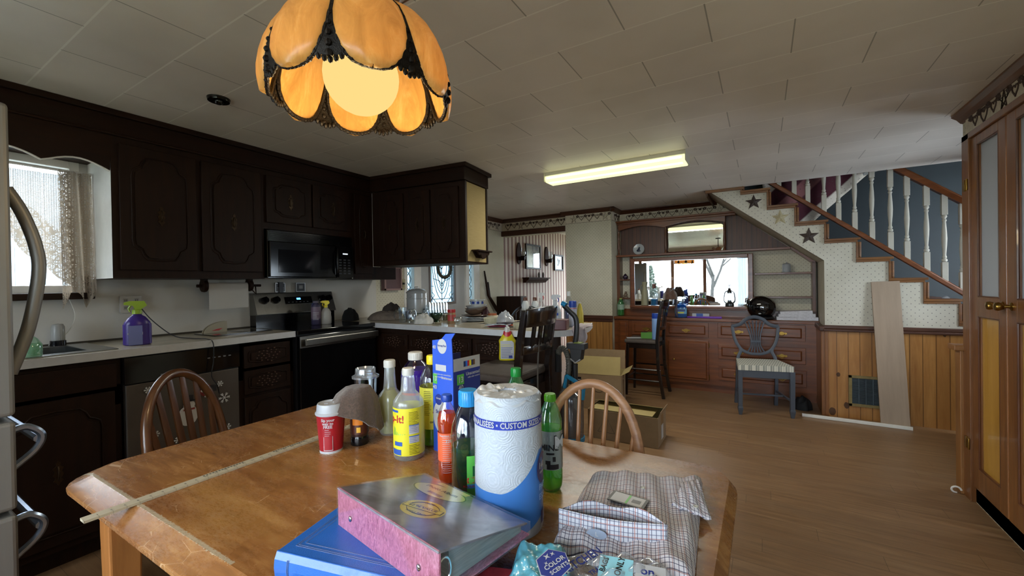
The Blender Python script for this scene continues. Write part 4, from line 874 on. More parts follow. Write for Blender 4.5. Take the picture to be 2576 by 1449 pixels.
for k in range(6):
    a=k*pi/3+.35; m=MB()
    m.grid(lambda u,v:Vector(((.055+.085*v)*cos(a+(u-.5)*1.0*(1-.35*abs(v-.5))),(.055+.085*v)*sin(a+(u-.5)*1.0*(1-.35*abs(v-.5))),zr-CEIL+.245+.11*v-.03*(2*u-1)**2*v)),8,6); m.build('crown_petal',pm('mauve_crown_glass','#8a6a55',.3),pl,sol=.003)
m=MB(); m.lathe([(.008,zr-CEIL+.30),(.008,-.02),(.055,-.018),(.06,-.001)],16); m.build('stem',BRZ,pl)
lamp('pendant_bulb','POINT',(PX,PY,1.80),2.4,(1,.76,.42),size=.08)
# ================================================================ dining table and what stands on it
T=.86
g=G('worn_oak_tabletop'); v=g.obj(); f=g.noise(g.mp(v,(.25,1.6,1)),20,7,.7,.5); big=g.noise(g.mp(v,(.5,1.6,1)),3.2,4,.6,.4)
c=g.ramp(f,[(.22,hx('#57351a')),(.5,hx('#8a5c31')),(.78,hx('#b08450'))]); c=g.mix(g.ramp(big,[(.45,(0,0,0)),(.7,(.7,.7,.7))]),c,hx('#6a3d1c'))
gold=g.noise(g.mp(v,(.4,1.3,1),(3,1,0)),2.5,3,.5); c=g.mix(g.ramp(gold,[(.55,(0,0,0)),(.72,(.5,.5,.5))]),c,hx('#a88040'))
wear=g.noise(v,3.0,6,.75,.6); fine=g.noise(v,75,4,.7); wm=g.m('MULTIPLY',g.ramp(wear,[(.48,(0,0,0)),(.72,(1,1,1))]),g.ramp(g.noise(g.mp(v,(.5,1.5,1)),160,5,.8),[(.45,(0,0,0)),(.62,(1,1,1))])); c=g.mix(g.m('MULTIPLY',wm,.42),c,hx('#c39f78'))
sc=g.n('ShaderNodeTexVoronoi',feature='DISTANCE_TO_EDGE'); g.set(sc,'Vector',g.mp(v,(1,2.4,1),rot=(0,0,.5))); sc.inputs['Scale'].default_value=9; sm=g.m('MULTIPLY',g.m('LESS_THAN',sc.outputs[0],.006),g.m('GREATER_THAN',g.noise(v,8,2),.56)); c=g.mix(g.m('MULTIPLY',sm,.5),c,hx('#dcb993'))
o=g.xyz(v); el=g.m('LESS_THAN',g.m('ABSOLUTE',g.m('SUBTRACT',o[1],g.m('ADD',.408,g.m('MULTIPLY',g.noise(v,150,3,.8),.016)))),.0045); el=g.m('MULTIPLY',el,g.m('LESS_THAN',o[0],-.9)); c=g.mix(g.m('MULTIPLY',el,.65),c,hx('#b5ad95'))
g.bsdf(c,g.m('ADD',g.m('MULTIPLY',wm,.25),.27),spec=.5,normal=g.bump(g.m('ADD',f,g.m('MULTIPLY',fine,.4)),.12,.002)); TOPM=g.mt
OAKL=wood('honey_oak_leg','#7a4a20','#a8703a','z',1.2,.4,c3='#8a5426'); OAKX=wood('honey_oak_apron','#6b3c1a','#96602f','x',1.2,.4)
tb=thing('dining_table','large worn oak dining table with rounded corners in the foreground','table',(-.9,.835,0))
def rrect(x0,x1,y0,y1,r,n=6):
    P=[]
    for cx,cy,a in ((x1-r,y1-r,0),(x0+r,y1-r,pi/2),(x0+r,y0+r,pi),(x1-r,y0+r,1.5*pi)):
        P+=[(cx+r*cos(a+k*pi/2/n),cy+r*sin(a+k*pi/2/n)) for k in range(n+1)]
    return P
TX0,TX1,TY0,TY1=-1.812,-.062,.360,1.366
m=MB(); A=rrect(TX0+.045,TX1-.02,TY0+.052,TY1-.025,.09); B=rrect(TX0,TX1,TY0,TY1,.12); Cc=rrect(TX0+.01,TX1-.01,TY0+.01,TY1-.01,.11); n=len(A)
m.add([(*p,T) for p in A],[tuple(range(n))])
m.add([(*p,T) for p in A]+[(*p,T-.022) for p in B]+[(*p,T-.034) for p in B]+[(*p,T-.04) for p in Cc],[(i+k*n,(i+1)%n+k*n,(i+1)%n+(k+1)*n,i+(k+1)*n)[::-1] for k in range(3) for i in range(n)])
m.add([(*p,T-.04) for p in Cc],[tuple(range(n))[::-1]]); m.build('tabletop',TOPM,tb,world=True,bev=.002)
for y0,y1,x0,x1 in ((TY0+.1,TY0+.125,TX0+.17,TX1-.12),(TY1-.125,TY1-.1,TX0+.17,TX1-.12)): m=MB(); m.box(x0,x1,y0,y1,T-.15,T-.041); m.build('apron',OAKX,tb,world=True)
for x0,x1 in ((TX0+.15,TX0+.175),(TX1-.125,TX1-.10)): m=MB(); m.box(x0,x1,TY0+.13,TY1-.13,T-.15,T-.041); m.build('apron',OAKX,tb,world=True)
for lx,ly in ((-1.625,.455),(-.16,.455),(-1.625,1.26),(-.16,1.24)):
    m=MB(); vs=[]
    for z,s in ((T-.041,.038),(T-.16,.038),(0,.027)):
        vs+=[(lx+a*s,ly+b*s,z) for a,b in ((-1,-1),(1,-1),(1,1),(-1,1))]
    m.add(vs,[(i+4*k,i+4*k+4,(i+1)%4+4*k+4,(i+1)%4+4*k) for k in range(2) for i in range(4)]+[(0,1,2,3),(11,10,9,8)]); m.build('leg',OAKL,tb,world=True,bev=.006)
# yardstick
g=G('pale_printed_yardstick'); o=g.xyz(); tk=g.m('LESS_THAN',g.m('FRACT',g.m('DIVIDE',o[1],.0254)),.05); tk=g.m('MULTIPLY',tk,g.m('GREATER_THAN',o[0],.004)); c=g.mix(g.m('MULTIPLY',tk,.5),g.mix(g.noise(g.mp(g.obj(),(1,.1,1)),60,3),hx('#b7ad94'),hx('#9d937c')),hx('#4b463c')); g.bsdf(c,.5); YM=g.mt
INK=pm('dark_print_ink','#2e2c2a',.6)
m=MB(); m.box(-.014,.014,0,.914,0,.006,0)
for s,y in (('STANLEY TOOL & PAINT',.28),('555-0134',.47),('FINE LUMBER SUPPLY',.64)): 
    s={'555-0134':'PHONE'}.get(s,s)
for k in range(35): m.text(str(k+1),.009,Matrix.Translation((.003,.0254*(k+1),.0064))@Matrix.Rotation(-pi/2,4,'X')@Matrix.Rotation(0,4,'Z')@Matrix.Rotation(pi/2,4,'Y'),1)
for k,y in ((0,.25),(1,.45),(2,.62)):
    for j in range(14): m.box(-.010,-.004,y+.008*j,y+.0045+.008*j,.006,.0063,1)
o=m.build('yardstick',[YM,INK],bev=.0008); o.location=(-1.372,.315,T+.0005); o.rotation_euler=(0,0,RD(0)); tag(o,'pale wooden yardstick lying across the left end of the dining table','yardstick')
# ---- generic round container
def spot(px,py,pt,z=T):
    p=onz(px,py,z); h=ztop(p.x,p.y,pt)-z; q=proj((p.x,p.y,z)); w=proj((p.x+.0858,p.y+.0514,z)); return p.x,p.y,h,hypot(w[0]-q[0],w[1]-q[1])*10
def facing(x,y): return atan2(-y,-x)+pi/2
def bottle(name,lab,cat,px,py,pt,hw,prof,body,cap=None,capm=None,liq=None,band=None,texts=(),z=T,sy=1.0,rz=None,group=None,n=28,extra=None,xy=None):
    if xy: x,y,h,r=xy
    else: x,y,h,ppm=spot(px,py,pt,z); r=hw/ppm
    rz=facing(x,y) if rz is None else rz
    t=thing(name,lab,cat,(x,y,z),rz,group); c0=cap[0] if cap else 1.0
    m=MB(); m.lathe([(a*r,b*h) for a,b in prof if b<=c0+.03],n,sy=sy,cap=True); m.build('body',body,t,ang=50)
    if liq:
        lm,lv=liq; P=[(a*r*.955,max(.006,b*h)) for a,b in prof if b<lv]; k_=len(P); (a0_,b0_),(a1_,b1_)=prof[k_-1],prof[min(k_,len(prof)-1)]
        ra=(a0_+(a1_-a0_)*((lv-b0_)/(b1_-b0_) if b1_>b0_ else 0))*.95*r; P.append((ra,lv*h)); m=MB(); m.lathe(P,n,sy=sy,cap=True); m.build('liquid',lm,t,ang=50)
    if cap:
        c0,c1,cr=cap; m=MB(); m.lathe([(cr*r,c0*h),(cr*r*1.02,c0*h+.002),(cr*r,c1*h-.003),(cr*r*.9,c1*h),(0,c1*h)],24)
        for k in range(24): a=k*2*pi/24; m.box(cr*r*.995,cr*r*1.03,-.0008,.0008,c0*h+.002,c1*h-.004); k0=len(m.v)-8; m.v[k0:]=[Matrix.Rotation(a,3,'Z')@v for v in m.v[k0:]]
        m.build('cap',capm,t)
    if band:
        b0,b1,br,bm=band; m=MB(); m.lathe([(br*r+.0006,b0*h),(br*r+.0006,b1*h)],n,sy=sy,cap=False); mats=[bm]
        for s,size,zf,ang,mt,*k in texts:
            if mt not in mats: mats.append(mt)
            m.text(s,size,Matrix.Rotation(RD(ang),4,'Z')@Matrix.Translation((0,0,zf*h)),mats.index(mt),wrap=br*r+.0006,d=.0006,sx=k[0] if k else 1)
        if sy!=1: pass
        if extra: extra(m,mats,r*br+.0012,h)
        m.build('label',mats,t)
    return t,r,h
def arcbox(m,r,a0,a1,z0,z1,mi,n=8):                        # curved printed patch
    vs=[(r*sin(RD(a0+(a1-a0)*i/n)),-r*cos(RD(a0+(a1-a0)*i/n)),z) for z in (z0,z1) for i in range(n+1)]
    m.add(vs,[(i,i+1,n+2+i,n+1+i) for i in range(n)],mi)
def lines(m,r,a0,a1,zt,dz,k,mi,w=.0012,seed=1):
    R=random.Random(seed)
    for i in range(k): arcbox(m,r,a0,a0+(a1-a0)*R.uniform(.6,1),zt-dz*i-w,zt-dz*i,mi,4)
CLP=clear('clear_pet',(.93,.95,.96),.06,.05); MLK=clear('milky_hdpe',(.90,.92,.90),.05,.2,body=.16,bcol=(.80,.82,.78)); GRP=clear('green_pet',(.50,.90,.55),.10,.04,body=.10,bcol=(.1,.6,.2))
LY=pm('label_yellow','#d9cf2e',.4); LW=pm('label_white','#b4b6b9',.45); LB=pm('label_blue','#2a55a8',.4); LDB=pm('label_navy','#20307c',.4); LR=pm('label_red','#b3202a',.4); LG=pm('label_green','#57b047',.4); LK=pm('label_black','#14151a',.4)
CW=pm('cap_white','#c6c6c1',.4); CY=pm('cap_yellow','#e0cf20',.35); CB=pm('cap_blue','#1b3f9c',.3); CSB=pm('cap_sky_blue','#2a8fd0',.3); CG=pm('cap_lime','#56a51f',.3)
# red paper coffee cup
x,y,h,ppm=spot(834,1132,1012); r=34/ppm
cu=thing('coffee_cup','red paper coffee cup with white lid at far left of the table clutter','cup',(x,y,T),facing(x,y))
m=MB(); m.lathe([(r*.80,0),(r*.80,.008),(r*.805,.0085)],32,m=1); m.lathe([(r*.805,.008),(r*1.0,h*.80)],32,m=0)
m.text('Sip your',.0125,Matrix.Rotation(RD(-14),4,'Z')@Matrix.Translation((0,0,h*.70)),1,wrap=r*.965,d=.001); m.text('way to',.0125,Matrix.Rotation(RD(-14),4,'Z')@Matrix.Translation((0,0,h*.63)),1,wrap=r*.948,d=.001); m.text('FREE',.0135,Matrix.Rotation(RD(-14),4,'Z')@Matrix.Translation((0,0,h*.56)),1,wrap=r*.93,d=.001)
lines(m,r*.905+.001,-28,0,h*.50,.006,4,1,.001); 
def rr_(m,R,ac,zc,aw,zh,mi): arcbox(m,R,ac-aw,ac+aw,zc-zh,zc+zh,mi)
rr_(m,r*.862+.001,-14,h*.25,21,.028,1); rr_(m,r*.862+.0016,-14,h*.25,18.5,.0255,0)
m.build('paper_body',[pm('cup_red','#98121f',.4),LW],cu)
m=MB(); R1=r*1.05; m.lathe([(R1,h*.78),(R1*1.02,h*.80),(R1*1.02,h*.82),(R1*.93,h*.835),(R1*.90,h*.96),(R1*.86,h*1.0),(R1*.80,h*1.0),(R1*.78,h*.965),(0,h*.965)],36)
for a,b in ((-.3,.2),(.25,.35),(.0,-.4),(.5,-.1)): m.box(R1*a-.006,R1*a+.006,R1*b-.004,R1*b+.004,h*.965,h*.985)
m.build('lid',pm('lid_white','#a9aeb5',.35),cu)
# syrup bottle under the towel, and towel
x,y,h,ppm=spot(905,1115,985); r=22/ppm
bo,rr,hh=bottle('syrup_bottle','brown squeeze bottle standing cap-down under the brown towel','bottle',905,1115,985,21,[(.95,0),(1,.03),(.98,.12),(.9,.14),(1,.2),(1.05,.5),(.95,.8),(.7,.92),(0,.93)],pm('dark_brown_plastic','#2b1712',.3),band=(.22,.62,1.03,pm('brown_label','#4a2014',.4)),texts=(('',.009,.52,-10,LW),),extra=lambda m,ms,R,h:(ms.append(pm('label_orange','#d0761c',.4)),arcbox(m,R,-45,20,h*.40,h*.60,2),ms.append(pm('gold_seal','#d9a63a',.4)),arcbox(m,R+.001,-18,6,h*.26,h*.36,3)))
m=MB(); m.lathe([(rr*.98,0),(rr*1.05,.004),(rr*1.0,.012),(rr*1.05,.02),(rr*.95,.03)],24); m.build('ribbed_cap',M_BLK,bo)
TW=pm('brown_terry_towel','#4c3c33',.95,nz=160,amt=.45,bump=.9,bs=420,sheen=.4)
m=MB(); Rt=facing(x,y)
def tw(u,v):
    a=u*2*pi; q=v; lob=.5+.5*cos(a-pi*1.02); lob2=.5+.5*cos(a-.15)
    rad=.012*min(1,q*6)+(.030*min(1,q*2.2))+q*(.016+.046*lob**2*1.0+.012*lob2)+.006*sin(3*a+.6)*q+.004*sin(7*a)*q
    zt=hh+.016-.020*q*q-max(0,q-.22)*(.070+.015*lob+.10*lob2**2-.012*sin(2*a)) ; return (rad*cos(a), rad*sin(a)*.95, zt+.003*sin(u*44)*q)
m.grid(tw,64,22); o=m.build('brown_towel',TW,sol=.005); o.location=(x,y,T); o.rotation_euler=(0,0,Rt); tag(o,'dark brown terry towel draped over the syrup bottle on the table','towel')
# clear takeaway cup
x,y,h,ppm=spot(922,1075,925); r=29/ppm; cc=thing('plastic_cup','empty clear plastic cup with domed lid behind the brown towel','cup',(x,y,T))
m=MB(); m.lathe([(r*.68,0),(r*.70,.004),(r*.97,h*.84),(r*.99,h*.86)],30,cap=True); m.build('cup',CLP,cc); CLID=clear('frosty_lid',(.85,.9,.95),.18,.12,body=.10)
m=MB(); m.lathe([(r*1.12,h*.84),(r*1.13,h*.87),(r*.98,h*.885),(r*.86,h*.90),(r*.84,h*.985),(r*.80,h),(r*.70,h*.97),(r*.4,h*.965),(0,h*.965)],30); m.build('lid',CLID,cc)
SPR=[(.9,0),(1,.02),(1,.42),(.93,.50),(.72,.56),(.45,.63),(.40,.72),(.36,.84),(.33,.9),(.33,.94)]
bottle('trigger_bottle','milky bottle half full of yellow-green cleaner, left of the yellow-labelled bottle','bottle',983,1088,905,27,[(.88,0),(1,.03),(1.05,.2),(1.08,.45),(1.0,.53),(.62,.60),(.55,.68),(.50,.78),(.47,.88),(.42,.93)],MLK,(.90,1.0,.52),CW,(liquid('yellow_green_cleaner','#b9b83a',.8),.60))
def zx(m,ms,R,h):
    ms+= [LB,LG,LR,LW]; i=len(ms)-4
    arcbox(m,R,-80,-40,h*.535,h*.56,i); arcbox(m,R,0,38,h*.30,h*.40,i+3); arcbox(m,R,0,38,h*.20,h*.28,i+3); arcbox(m,R+.0004,0,38,h*.39,h*.40,i); arcbox(m,R+.0004,0,38,h*.27,h*.28,i)
    lines(m,R+.0008,2,36,h*.38,.005,4,ms.index(LDB),.001,3); lines(m,R+.0008,2,36,h*.26,.005,4,ms.index(LDB),.001,4); lines(m,R,0,38,h*.54,.0045,9,ms.index(LK),.0013,5); lines(m,R,0,40,h*.18,.0045,7,ms.index(LK),.0013,8)
    for k in range(7):
        a=-70+k*9; vs=[(R*sin(RD(-62)),-R*cos(RD(-62)),h*.38)]; vs+= [(R*sin(RD(a)),-R*cos(RD(a)),h*(.28+.003*k)),(R*sin(RD(a+4)),-R*cos(RD(a+4)),h*(.28+.003*k))]; m.add(vs,[(0,1,2)],i+1)
    arcbox(m,R,-75,-30,h*.07,h*.13,i); arcbox(m,R,-60,-25,h*.17,h*.215,i)
bottle('yellow_label_bottle','empty clear spray bottle with bright yellow label and white cap','bottle',1030,1146,925,38,[(.92,0),(1,.02),(1,.60),(.96,.64),(.70,.70),(.50,.74),(.46,.80),(.42,.88),(.33,.92)],MLK,(.92,1.0,.38),CW,None,(.06,.58,1.0,LY),(('p-It!',.032,.46,-48,LR),('',.012,.245,-45,LB),('',.009,.19,-45,LW),('',.01,.3,0,LDB),('',.01,.3,0,LK)),extra=zx)
bottle('purple_cleaner_bottle','large clear jug of purple cleaner with a white cap behind the others','bottle',1048,1074,885,38,[(.9,0),(1,.03),(1,.70),(.95,.76),(.62,.85),(.47,.88),(.42,.9)],CLP,(.90,1.0,.46),CW,(liquid('purple_cleaner','#5b30c0',.8),.78),(.12,.50,1.01,pm('label_dim_grey','#6a6270',.5)),(('',.01,.3,0,LR),('',.01,.3,0,pm('label_orange2','#d9701c',.4))),extra=lambda m,ms,R,h:arcbox(m,R,-60,80,h*.47,h*.50,1))
bottle('yellow_cap_bottle','clear bottle with yellow cap, pale yellow label and green liquid at the bottom','bottle',1090,1114,893,31,[(.9,0),(1,.02),(.93,.08),(1,.12),(.93,.16),(1,.2),(1,.62),(.97,.66),(1,.70),(.93,.77),(.6,.86),(.4,.9)],CLP,(.90,1.0,.42),CY,(liquid('lime_liquid','#86c41e',.7),.22),(.20,.655,1.01,pm('label_pale_yellow','#dcd850',.4)),(('',.009,.58,22,LR),('',.008,.33,5,LK),('CAUTION',.008,.28,10,LK)),extra=lambda m,ms,R,h:(lines(m,R,-40,-5,h*.62,.006,14,2,.0012,5),arcbox(m,R,0,40,h*.38,h*.395,1)))
# blue trash bag box
N=onz(1145,1148,T); BOXR=RD(-45)+facing(N.x,N.y); 
bx=thing('trash_bag_box','opened blue cardboard box of 13 gallon trash bags with raised flap','box',(N.x,N.y,T),BOXR)
CBX=pm('box_bright_blue','#2b56c6',.45,nz=5,amt=.08); CBN=pm('box_navy_side','#20307e',.45,nz=5,amt=.08); CGR=pm('box_grey_board','#aaa8a4',.7,nz=15,amt=.08)
hb=ztop(N.x,N.y,905)-T; hf=ztop(N.x,N.y,838)-T; a_,b_=.092,.125
m=MB(); m.box(-a_,0,0,b_,0,hb-.04,1); m.box(-a_,-a_+.002,0,b_,hb-.04,hb,1); m.box(-.002,0,0,b_,hb-.04,hb,2); m.box(-a_,0,-.001,.001,0,hb-.04,0)
XZ=Matrix.Rotation(0,4,'Z'); SD=Matrix.Rotation(pi/2,4,'Z')
m.text('13',.026,Matrix.Translation((.0012,.030,hb-.070))@SD,3); m.text('40',.022,Matrix.Translation((.0012,.030,hb-.095))@SD,3); m.text('Unscented',.0155,Matrix.Translation((.0012,.088,hb-.055))@SD,3); m.text('with odor control',.008,Matrix.Translation((.0012,.092,hb-.067))@SD,3)
m.box(.0004,.0009,.014,.045,hb-.085,hb-.052,4)
for k,mm in enumerate((5,6,7,8,5,9)): m.box(.0004,.0009,.045+.009*k,.054+.009*k,hb-.030,hb-.012,mm)
BM=[CBX,CBN,CGR,LW,LG,pm('swatch_dark','#1c2a55',.5),pm('swatch_blue','#2f6fd0',.5),LR,CY,pm('swatch_brown','#6b4b2a',.5)]
m.build('carton',BM,bx)
m=MB(); m.prism([(-a_-.002,0),(0,0),(.0,hb-.005),(-.004,hf-.02),(.012,hf),(-.030,hf-.004),(-.050,hf-.022),(-a_,hf-.028)],-.004,-.001,'y',0)
m.prism([(-.047+.021*cos(t),hf-.045+.024*sin(t)) for t in [2*pi*k/20 for k in range(20)]],-.0046,-.004,'y',3); m.text('Strong Flex',.0085,Matrix.Translation((-.047,-.0047,hf-.043)),1); m.text('40',.016,Matrix.Translation((-.083,-.0047,hf-.05)),3)
m.box(-.078,-.030,-.0046,-.004,hf-.125,hf-.105,3); m.text('Dual action odor control blocks',.0058,Matrix.Translation((-.046,-.0047,hf-.136)),3); m.text('easy neutralize odors',.0058,Matrix.Translation((-.052,-.0047,hf-.145)),3)
m.box(-a_+.001,-.072,-.0046,-.004,hb-.085,hb-.052,4); m.text('13',.02,Matrix.Translation((-.082,-.005,hb-.068)),3); m.text('40',.018,Matrix.Translation((-.082,-.005,hb-.096)),3); m.text('Unscented',.011,Matrix.Translation((-.028,-.005,hb-.062)),3)
m.prism([(-.058+.034*cos(t),hb-.19+.052*sin(t)) for t in [2*pi*k/24 for k in range(24)]],-.0046,-.004,'y',3); m.prism([(-.066+.016*cos(t),hb-.135+.018*sin(t)) for t in [2*pi*k/16 for k in range(16)]],-.0052,-.0046,'y',1); m.text('Great',.009,Matrix.Translation((-.066,-.0054,hb-.131)),3); m.text('Strong',.016,Matrix.Translation((-.058,-.0052,hb-.175)),1)
m.build('front_flap',BM,bx)
# orange soda
bottle('orange_soda_bottle','orange soda bottle with a blue cap in front of the blue box','bottle',1127,1212,992,24,[(.70,0),(.85,.02),(1,.07),(1,.24),(.93,.28),(.93,.60),(1.02,.66),(1.0,.74),(.75,.84),(.45,.90),(.42,.95)],CLP,(.925,1.0,.56),CB,(liquid('orange_soda','#e8531a',.8),.80),(.27,.585,.96,pm('label_orange_red','#e2633a',.4)),(('220',.012,.50,8,LW),('Nutrition Facts',.0075,.56,0,LW)),extra=lambda m,ms,R,h:(lines(m,R,-30,32,h*.54,.006,3,1,.0011,2),lines(m,R,-30,32,h*.47,.0055,15,1,.0009,3)))
# clear green all-purpose cleaner
bottle('green_cleaner_bottle','tall clear bottle of dark green cleaner with sky blue cap beside the towel roll','bottle',1182,1252,980,46,[(.82,0),(.92,.02),(.93,.45),(1,.58),(.92,.68),(.55,.84),(.42,.87),(.40,.9)],clear('faint_grey_pet',(.86,.87,.90),.08,.06),(.86,1.0,.52),CSB,(liquid('dark_green_cleaner','#1f6136',.88),.50),(.06,.47,.95,clear('clear_green_film',(.75,.85,.80),.03,.1)),(('CL',.026,.23,10,LR),),extra=lambda m,ms,R,h:(ms.append(LG),ms.append(CSB),ms.append(pm('leaf_dark_green','#15512a',.4)),arcbox(m,R,-8,60,h*.06,h*.45,2),arcbox(m,R+.0005,-8,60,h*.165,h*.20,3),arcbox(m,R+.0006,10,22,h*.27,h*.36,4),arcbox(m,R+.0006,26,34,h*.27,h*.35,4),arcbox(m,R+.0004,-6,50,h*.205,h*.255,5) if 0 else None,m.text('MULTI-SURFACE',.007,Matrix.Rotation(RD(12),4,'Z')@Matrix.Translation((0,0,h*.182)),ms.index(LW) if LW in ms else 1,wrap=R,d=.001)))
# green soda bottle
def dewx(m,ms,R,h):
    ms.append(LK); ms.append(LW); ms.append(LG); ms.append(LR); k=len(ms)-4
    arcbox(m,R,-60,-38,h*.26,h*.42,k+1); arcbox(m,R+.0004,-60,-38,h*.415,h*.43,k+3)
    for j in range(14): arcbox(m,R+.0004,-58+1.4*j,-57.3+1.4*j,h*.28,h*.40,k,2)
    for z0,z1,a0,a1 in ((.25,.30,-20,38),(.30,.34,-26,-2),(.33,.38,8,22),(.40,.42,-22,16)): arcbox(m,R+.0005,a0,a1,h*z0,h*z1,k)
    m.text('MINE',.022,Matrix.Rotation(RD(-8),4,'Z')@Matrix.Translation((0,0,h*.47)),k,wrap=R,d=.0008)
    m.text('M',.050,Matrix.Rotation(RD(46),4,'Z')@Matrix.Translation((0,0,h*.52)),k,wrap=R,d=.0008); m.text('M',.044,Matrix.Rotation(RD(46),4,'Z')@Matrix.Translation((0,0,h*.52)),k+1,wrap=R,d=.0014)
    for a in (-30,-15,0,18): arcbox(m,R+.0003,a,a+2,h*.54,h*(.60+.001*a),k+1,2)
bottle('green_soda_bottle','half full green soda bottle with lime cap right of the towel roll','bottle',1387,1228,990,29,[(.45,0),(.75,.0),(.95,.05),(1,.12),(1,.22),(.97,.25),(.97,.62),(1.0,.66),(.97,.74),(.72,.85),(.44,.92),(.42,.95)],GRP,(.925,1.0,.50),CG,(liquid('lime_soda','#b6f04a',.45),.655),(.24,.635,1.0,pm('silver_label','#8f9a98',.3,.4)),(('',.01,.4,0,LW),),extra=dewx)
bottle('capped_green_bottle','green bottle neck and cap peeking over the back of towel roll','bottle',1300,1100,925,27,[(.9,0),(1,.03),(1,.6),(.9,.72),(.5,.86),(.42,.9)],GRP,(.88,1.0,.48),pm('cap_deep_green','#1c8a3c',.25),None)
# paper towel roll
x,y,h,ppm=spot(1282,1315,982); r=85/ppm
pt_=thing('paper_towel_roll','large wrapped white paper towel roll with blue band standing mid-table','paper towels',(x,y,T),facing(x,y))
g=G('embossed_wrap'); o=g.xyz(); an=g.m('ARCTAN2',o[0],g.m('MULTIPLY',o[1],-1)); u=g.m('MULTIPLY',an,r)
vc=g.comb(u,o[2],0); vo=g.n('ShaderNodeTexVoronoi'); g.set(vo,'Vector',vc); vo.inputs['Scale'].default_value=24; rg_=g.m('SINE',g.m('MULTIPLY',vo.outputs[0],62)); dt=g.n('ShaderNodeTexVoronoi'); g.set(dt,'Vector',vc); dt.inputs['Scale'].default_value=260
bl=g.m('LESS_THAN',o[2],g.m('ADD',h*.34,g.m('MULTIPLY',g.m('POWER',g.m('MINIMUM',g.m('MAXIMUM',g.m('ADD',an,.25),0),1.3),1.6),h*.17)))
wl_=g.m('LESS_THAN',o[2],g.m('ADD',h*.015,g.m('MULTIPLY',g.m('MAXIMUM',g.m('ADD',an,-.1),0),h*.10)))
c=g.mix(g.m('MULTIPLY',g.m('SUBTRACT',1,rg_),.07),hx('#b3bbc5'),hx('#8592a0')); c=g.mix(bl,c,hx('#3a74bd')); c=g.mix(wl_,c,hx('#a5a8b0'))
hgt=g.m('MULTIPLY',g.m('ADD',rg_,g.m('MULTIPLY',dt.outputs[0],2.5)),g.m('SUBTRACT',1,bl)); cr=g.noise(g.obj(),22,4,.6,.8)
g.bsdf(c,.4,spec=.4,normal=g.bump(g.m('ADD',hgt,g.m('MULTIPLY',cr,.8)),.22,.0015),coat=.2)
m=MB(); m.lathe([(r*.97,0),(r,.01),(r*1.0,h*.3),(r*.985,h*.7),(r*.98,h*.93),(r*.955,h*.985),(r*.90,h),(r*.30,h*.998),(r*.27,h*.985),(0,h*.982)],64); m.build('wrapped_roll',g.mt,pt_)
m=MB(); m.lathe([(r*.99+.0008,h*.785),(r*.985+.0008,h*.845)],64,m=0,cap=False); m.text('PERSONNALISÉES • CUSTOM SIZES • TAILLES PER',.0175,Matrix.Rotation(RD(10),4,'Z')@Matrix.Translation((0,0,h*.815)),1,wrap=r*.988+.001,d=.001,sx=.82)
m.build('printed_band',[pm('band_navy','#22379c',.3),LW],pt_)
m=MB(); R_=r*1.0+.0012
for j,zf in enumerate((.62,.605,.59,.575,.54,.525,.51,.495)): arcbox(m,R_,-88,-68,h*zf-.0009,h*zf,0,4)
N_=20; vs=[]; 
for k in range(N_): t=2*pi*k/N_; a=RD(70)+RD(19)*cos(t); vs.append((R_*sin(a),-R_*cos(a),h*.46+.034*sin(t)))
m.add(vs,[tuple(range(N_))],1); m.text('140',.019,Matrix.Rotation(RD(66),4,'Z')@Matrix.Translation((0,0,h*.48)),2,wrap=R_,d=.001); m.text('sheets',.008,Matrix.Rotation(RD(66),4,'Z')@Matrix.Translation((0,0,h*.435)),2,wrap=R_,d=.001)
m.text('PAPER',.018,Matrix.Rotation(RD(74),4,'Z')@Matrix.Translation((0,0,h*.33)),3,wrap=R_,d=.001); m.text('ESSUIE',.018,Matrix.Rotation(RD(74),4,'Z')@Matrix.Translation((0,0,h*.26)),3,wrap=R_,d=.001); arcbox(m,R_,62,88,h*.06,h*.15,1)
m.build('printed_badge',[LK,pm('badge_purple_navy','#2a2660',.4),LW,pm('pale_blue_print','#8fb2e0',.5)],pt_)
m=MB()
def crmp(u,v):
    a=u*2*pi; q=r*(1.0-.72*v)+.002*sin(a*9)*(1-v); z=h*.955+.012*min(1,v*4)+.0035*sin(a*5+v*5)+.0025*cos(a*12-v*9)+.009*max(0,cos(a-2.6))**6*(1-v); return (q*cos(a),q*sin(a),z)
m.grid(crmp,72,10); m.build('crumpled_film',clear('crinkly_film',(.92,.94,.96),.0,.25,body=.55,bcol=(.62,.63,.64)),pt_)
# ---- albums
PINK=None; g=G('pink_streaked_cloth'); n1=g.noise(g.mp(g.obj(),(3,1,1),rot=(0,.9,.6)),55,5,.8,1.5); c=g.ramp(n1,[(.35,hx('#7d3e55')),(.5,hx('#a65b78')),(.68,hx('#c98ba2'))]); g.bsdf(c,.42,spec=.5,normal=g.bump(n1,.2,.002),coat=.3); PINK=g.mt
SHR=clear('shrink_wrap',(.98,.98,.99),-.08,.16,body=.02)
g=G('grey_album_cover_wrapped'); n1=g.noise(g.obj(),9,4,.6,1.0); c=g.ramp(n1,[(.35,hx('#4c4650')),(.65,hx('#8d8a96'))]); g.bsdf(c,.35,spec=.4,normal=g.bump(g.noise(g.obj(),14,3,.6,1.5),.10,.004),coat=.15); GCV=g.mt
al=thing('pink_photo_album','shrink-wrapped pink and grey photo album leaning on the blue album','photo album',(-.750,.544,.915),0)
al.rotation_euler=(0,0,RD(-10.2))
L,Dp,Th=.325,.222,.077; TH2=.026; TA=atan2(Th-TH2,Dp)
TILT=Matrix.Translation((0,0,Th))@Matrix.Rotation(-TA,4,'X')@Matrix.Translation((0,0,-Th))
m=MB(); m.box(0,L,0,.006,0,Th); m.build('spine',PINK,al,bev=.004)
m=MB(); m.T=TILT; m.box(0,L,0,Dp,Th-.004,Th); m.build('front_cover',GCV,al,bev=.002)
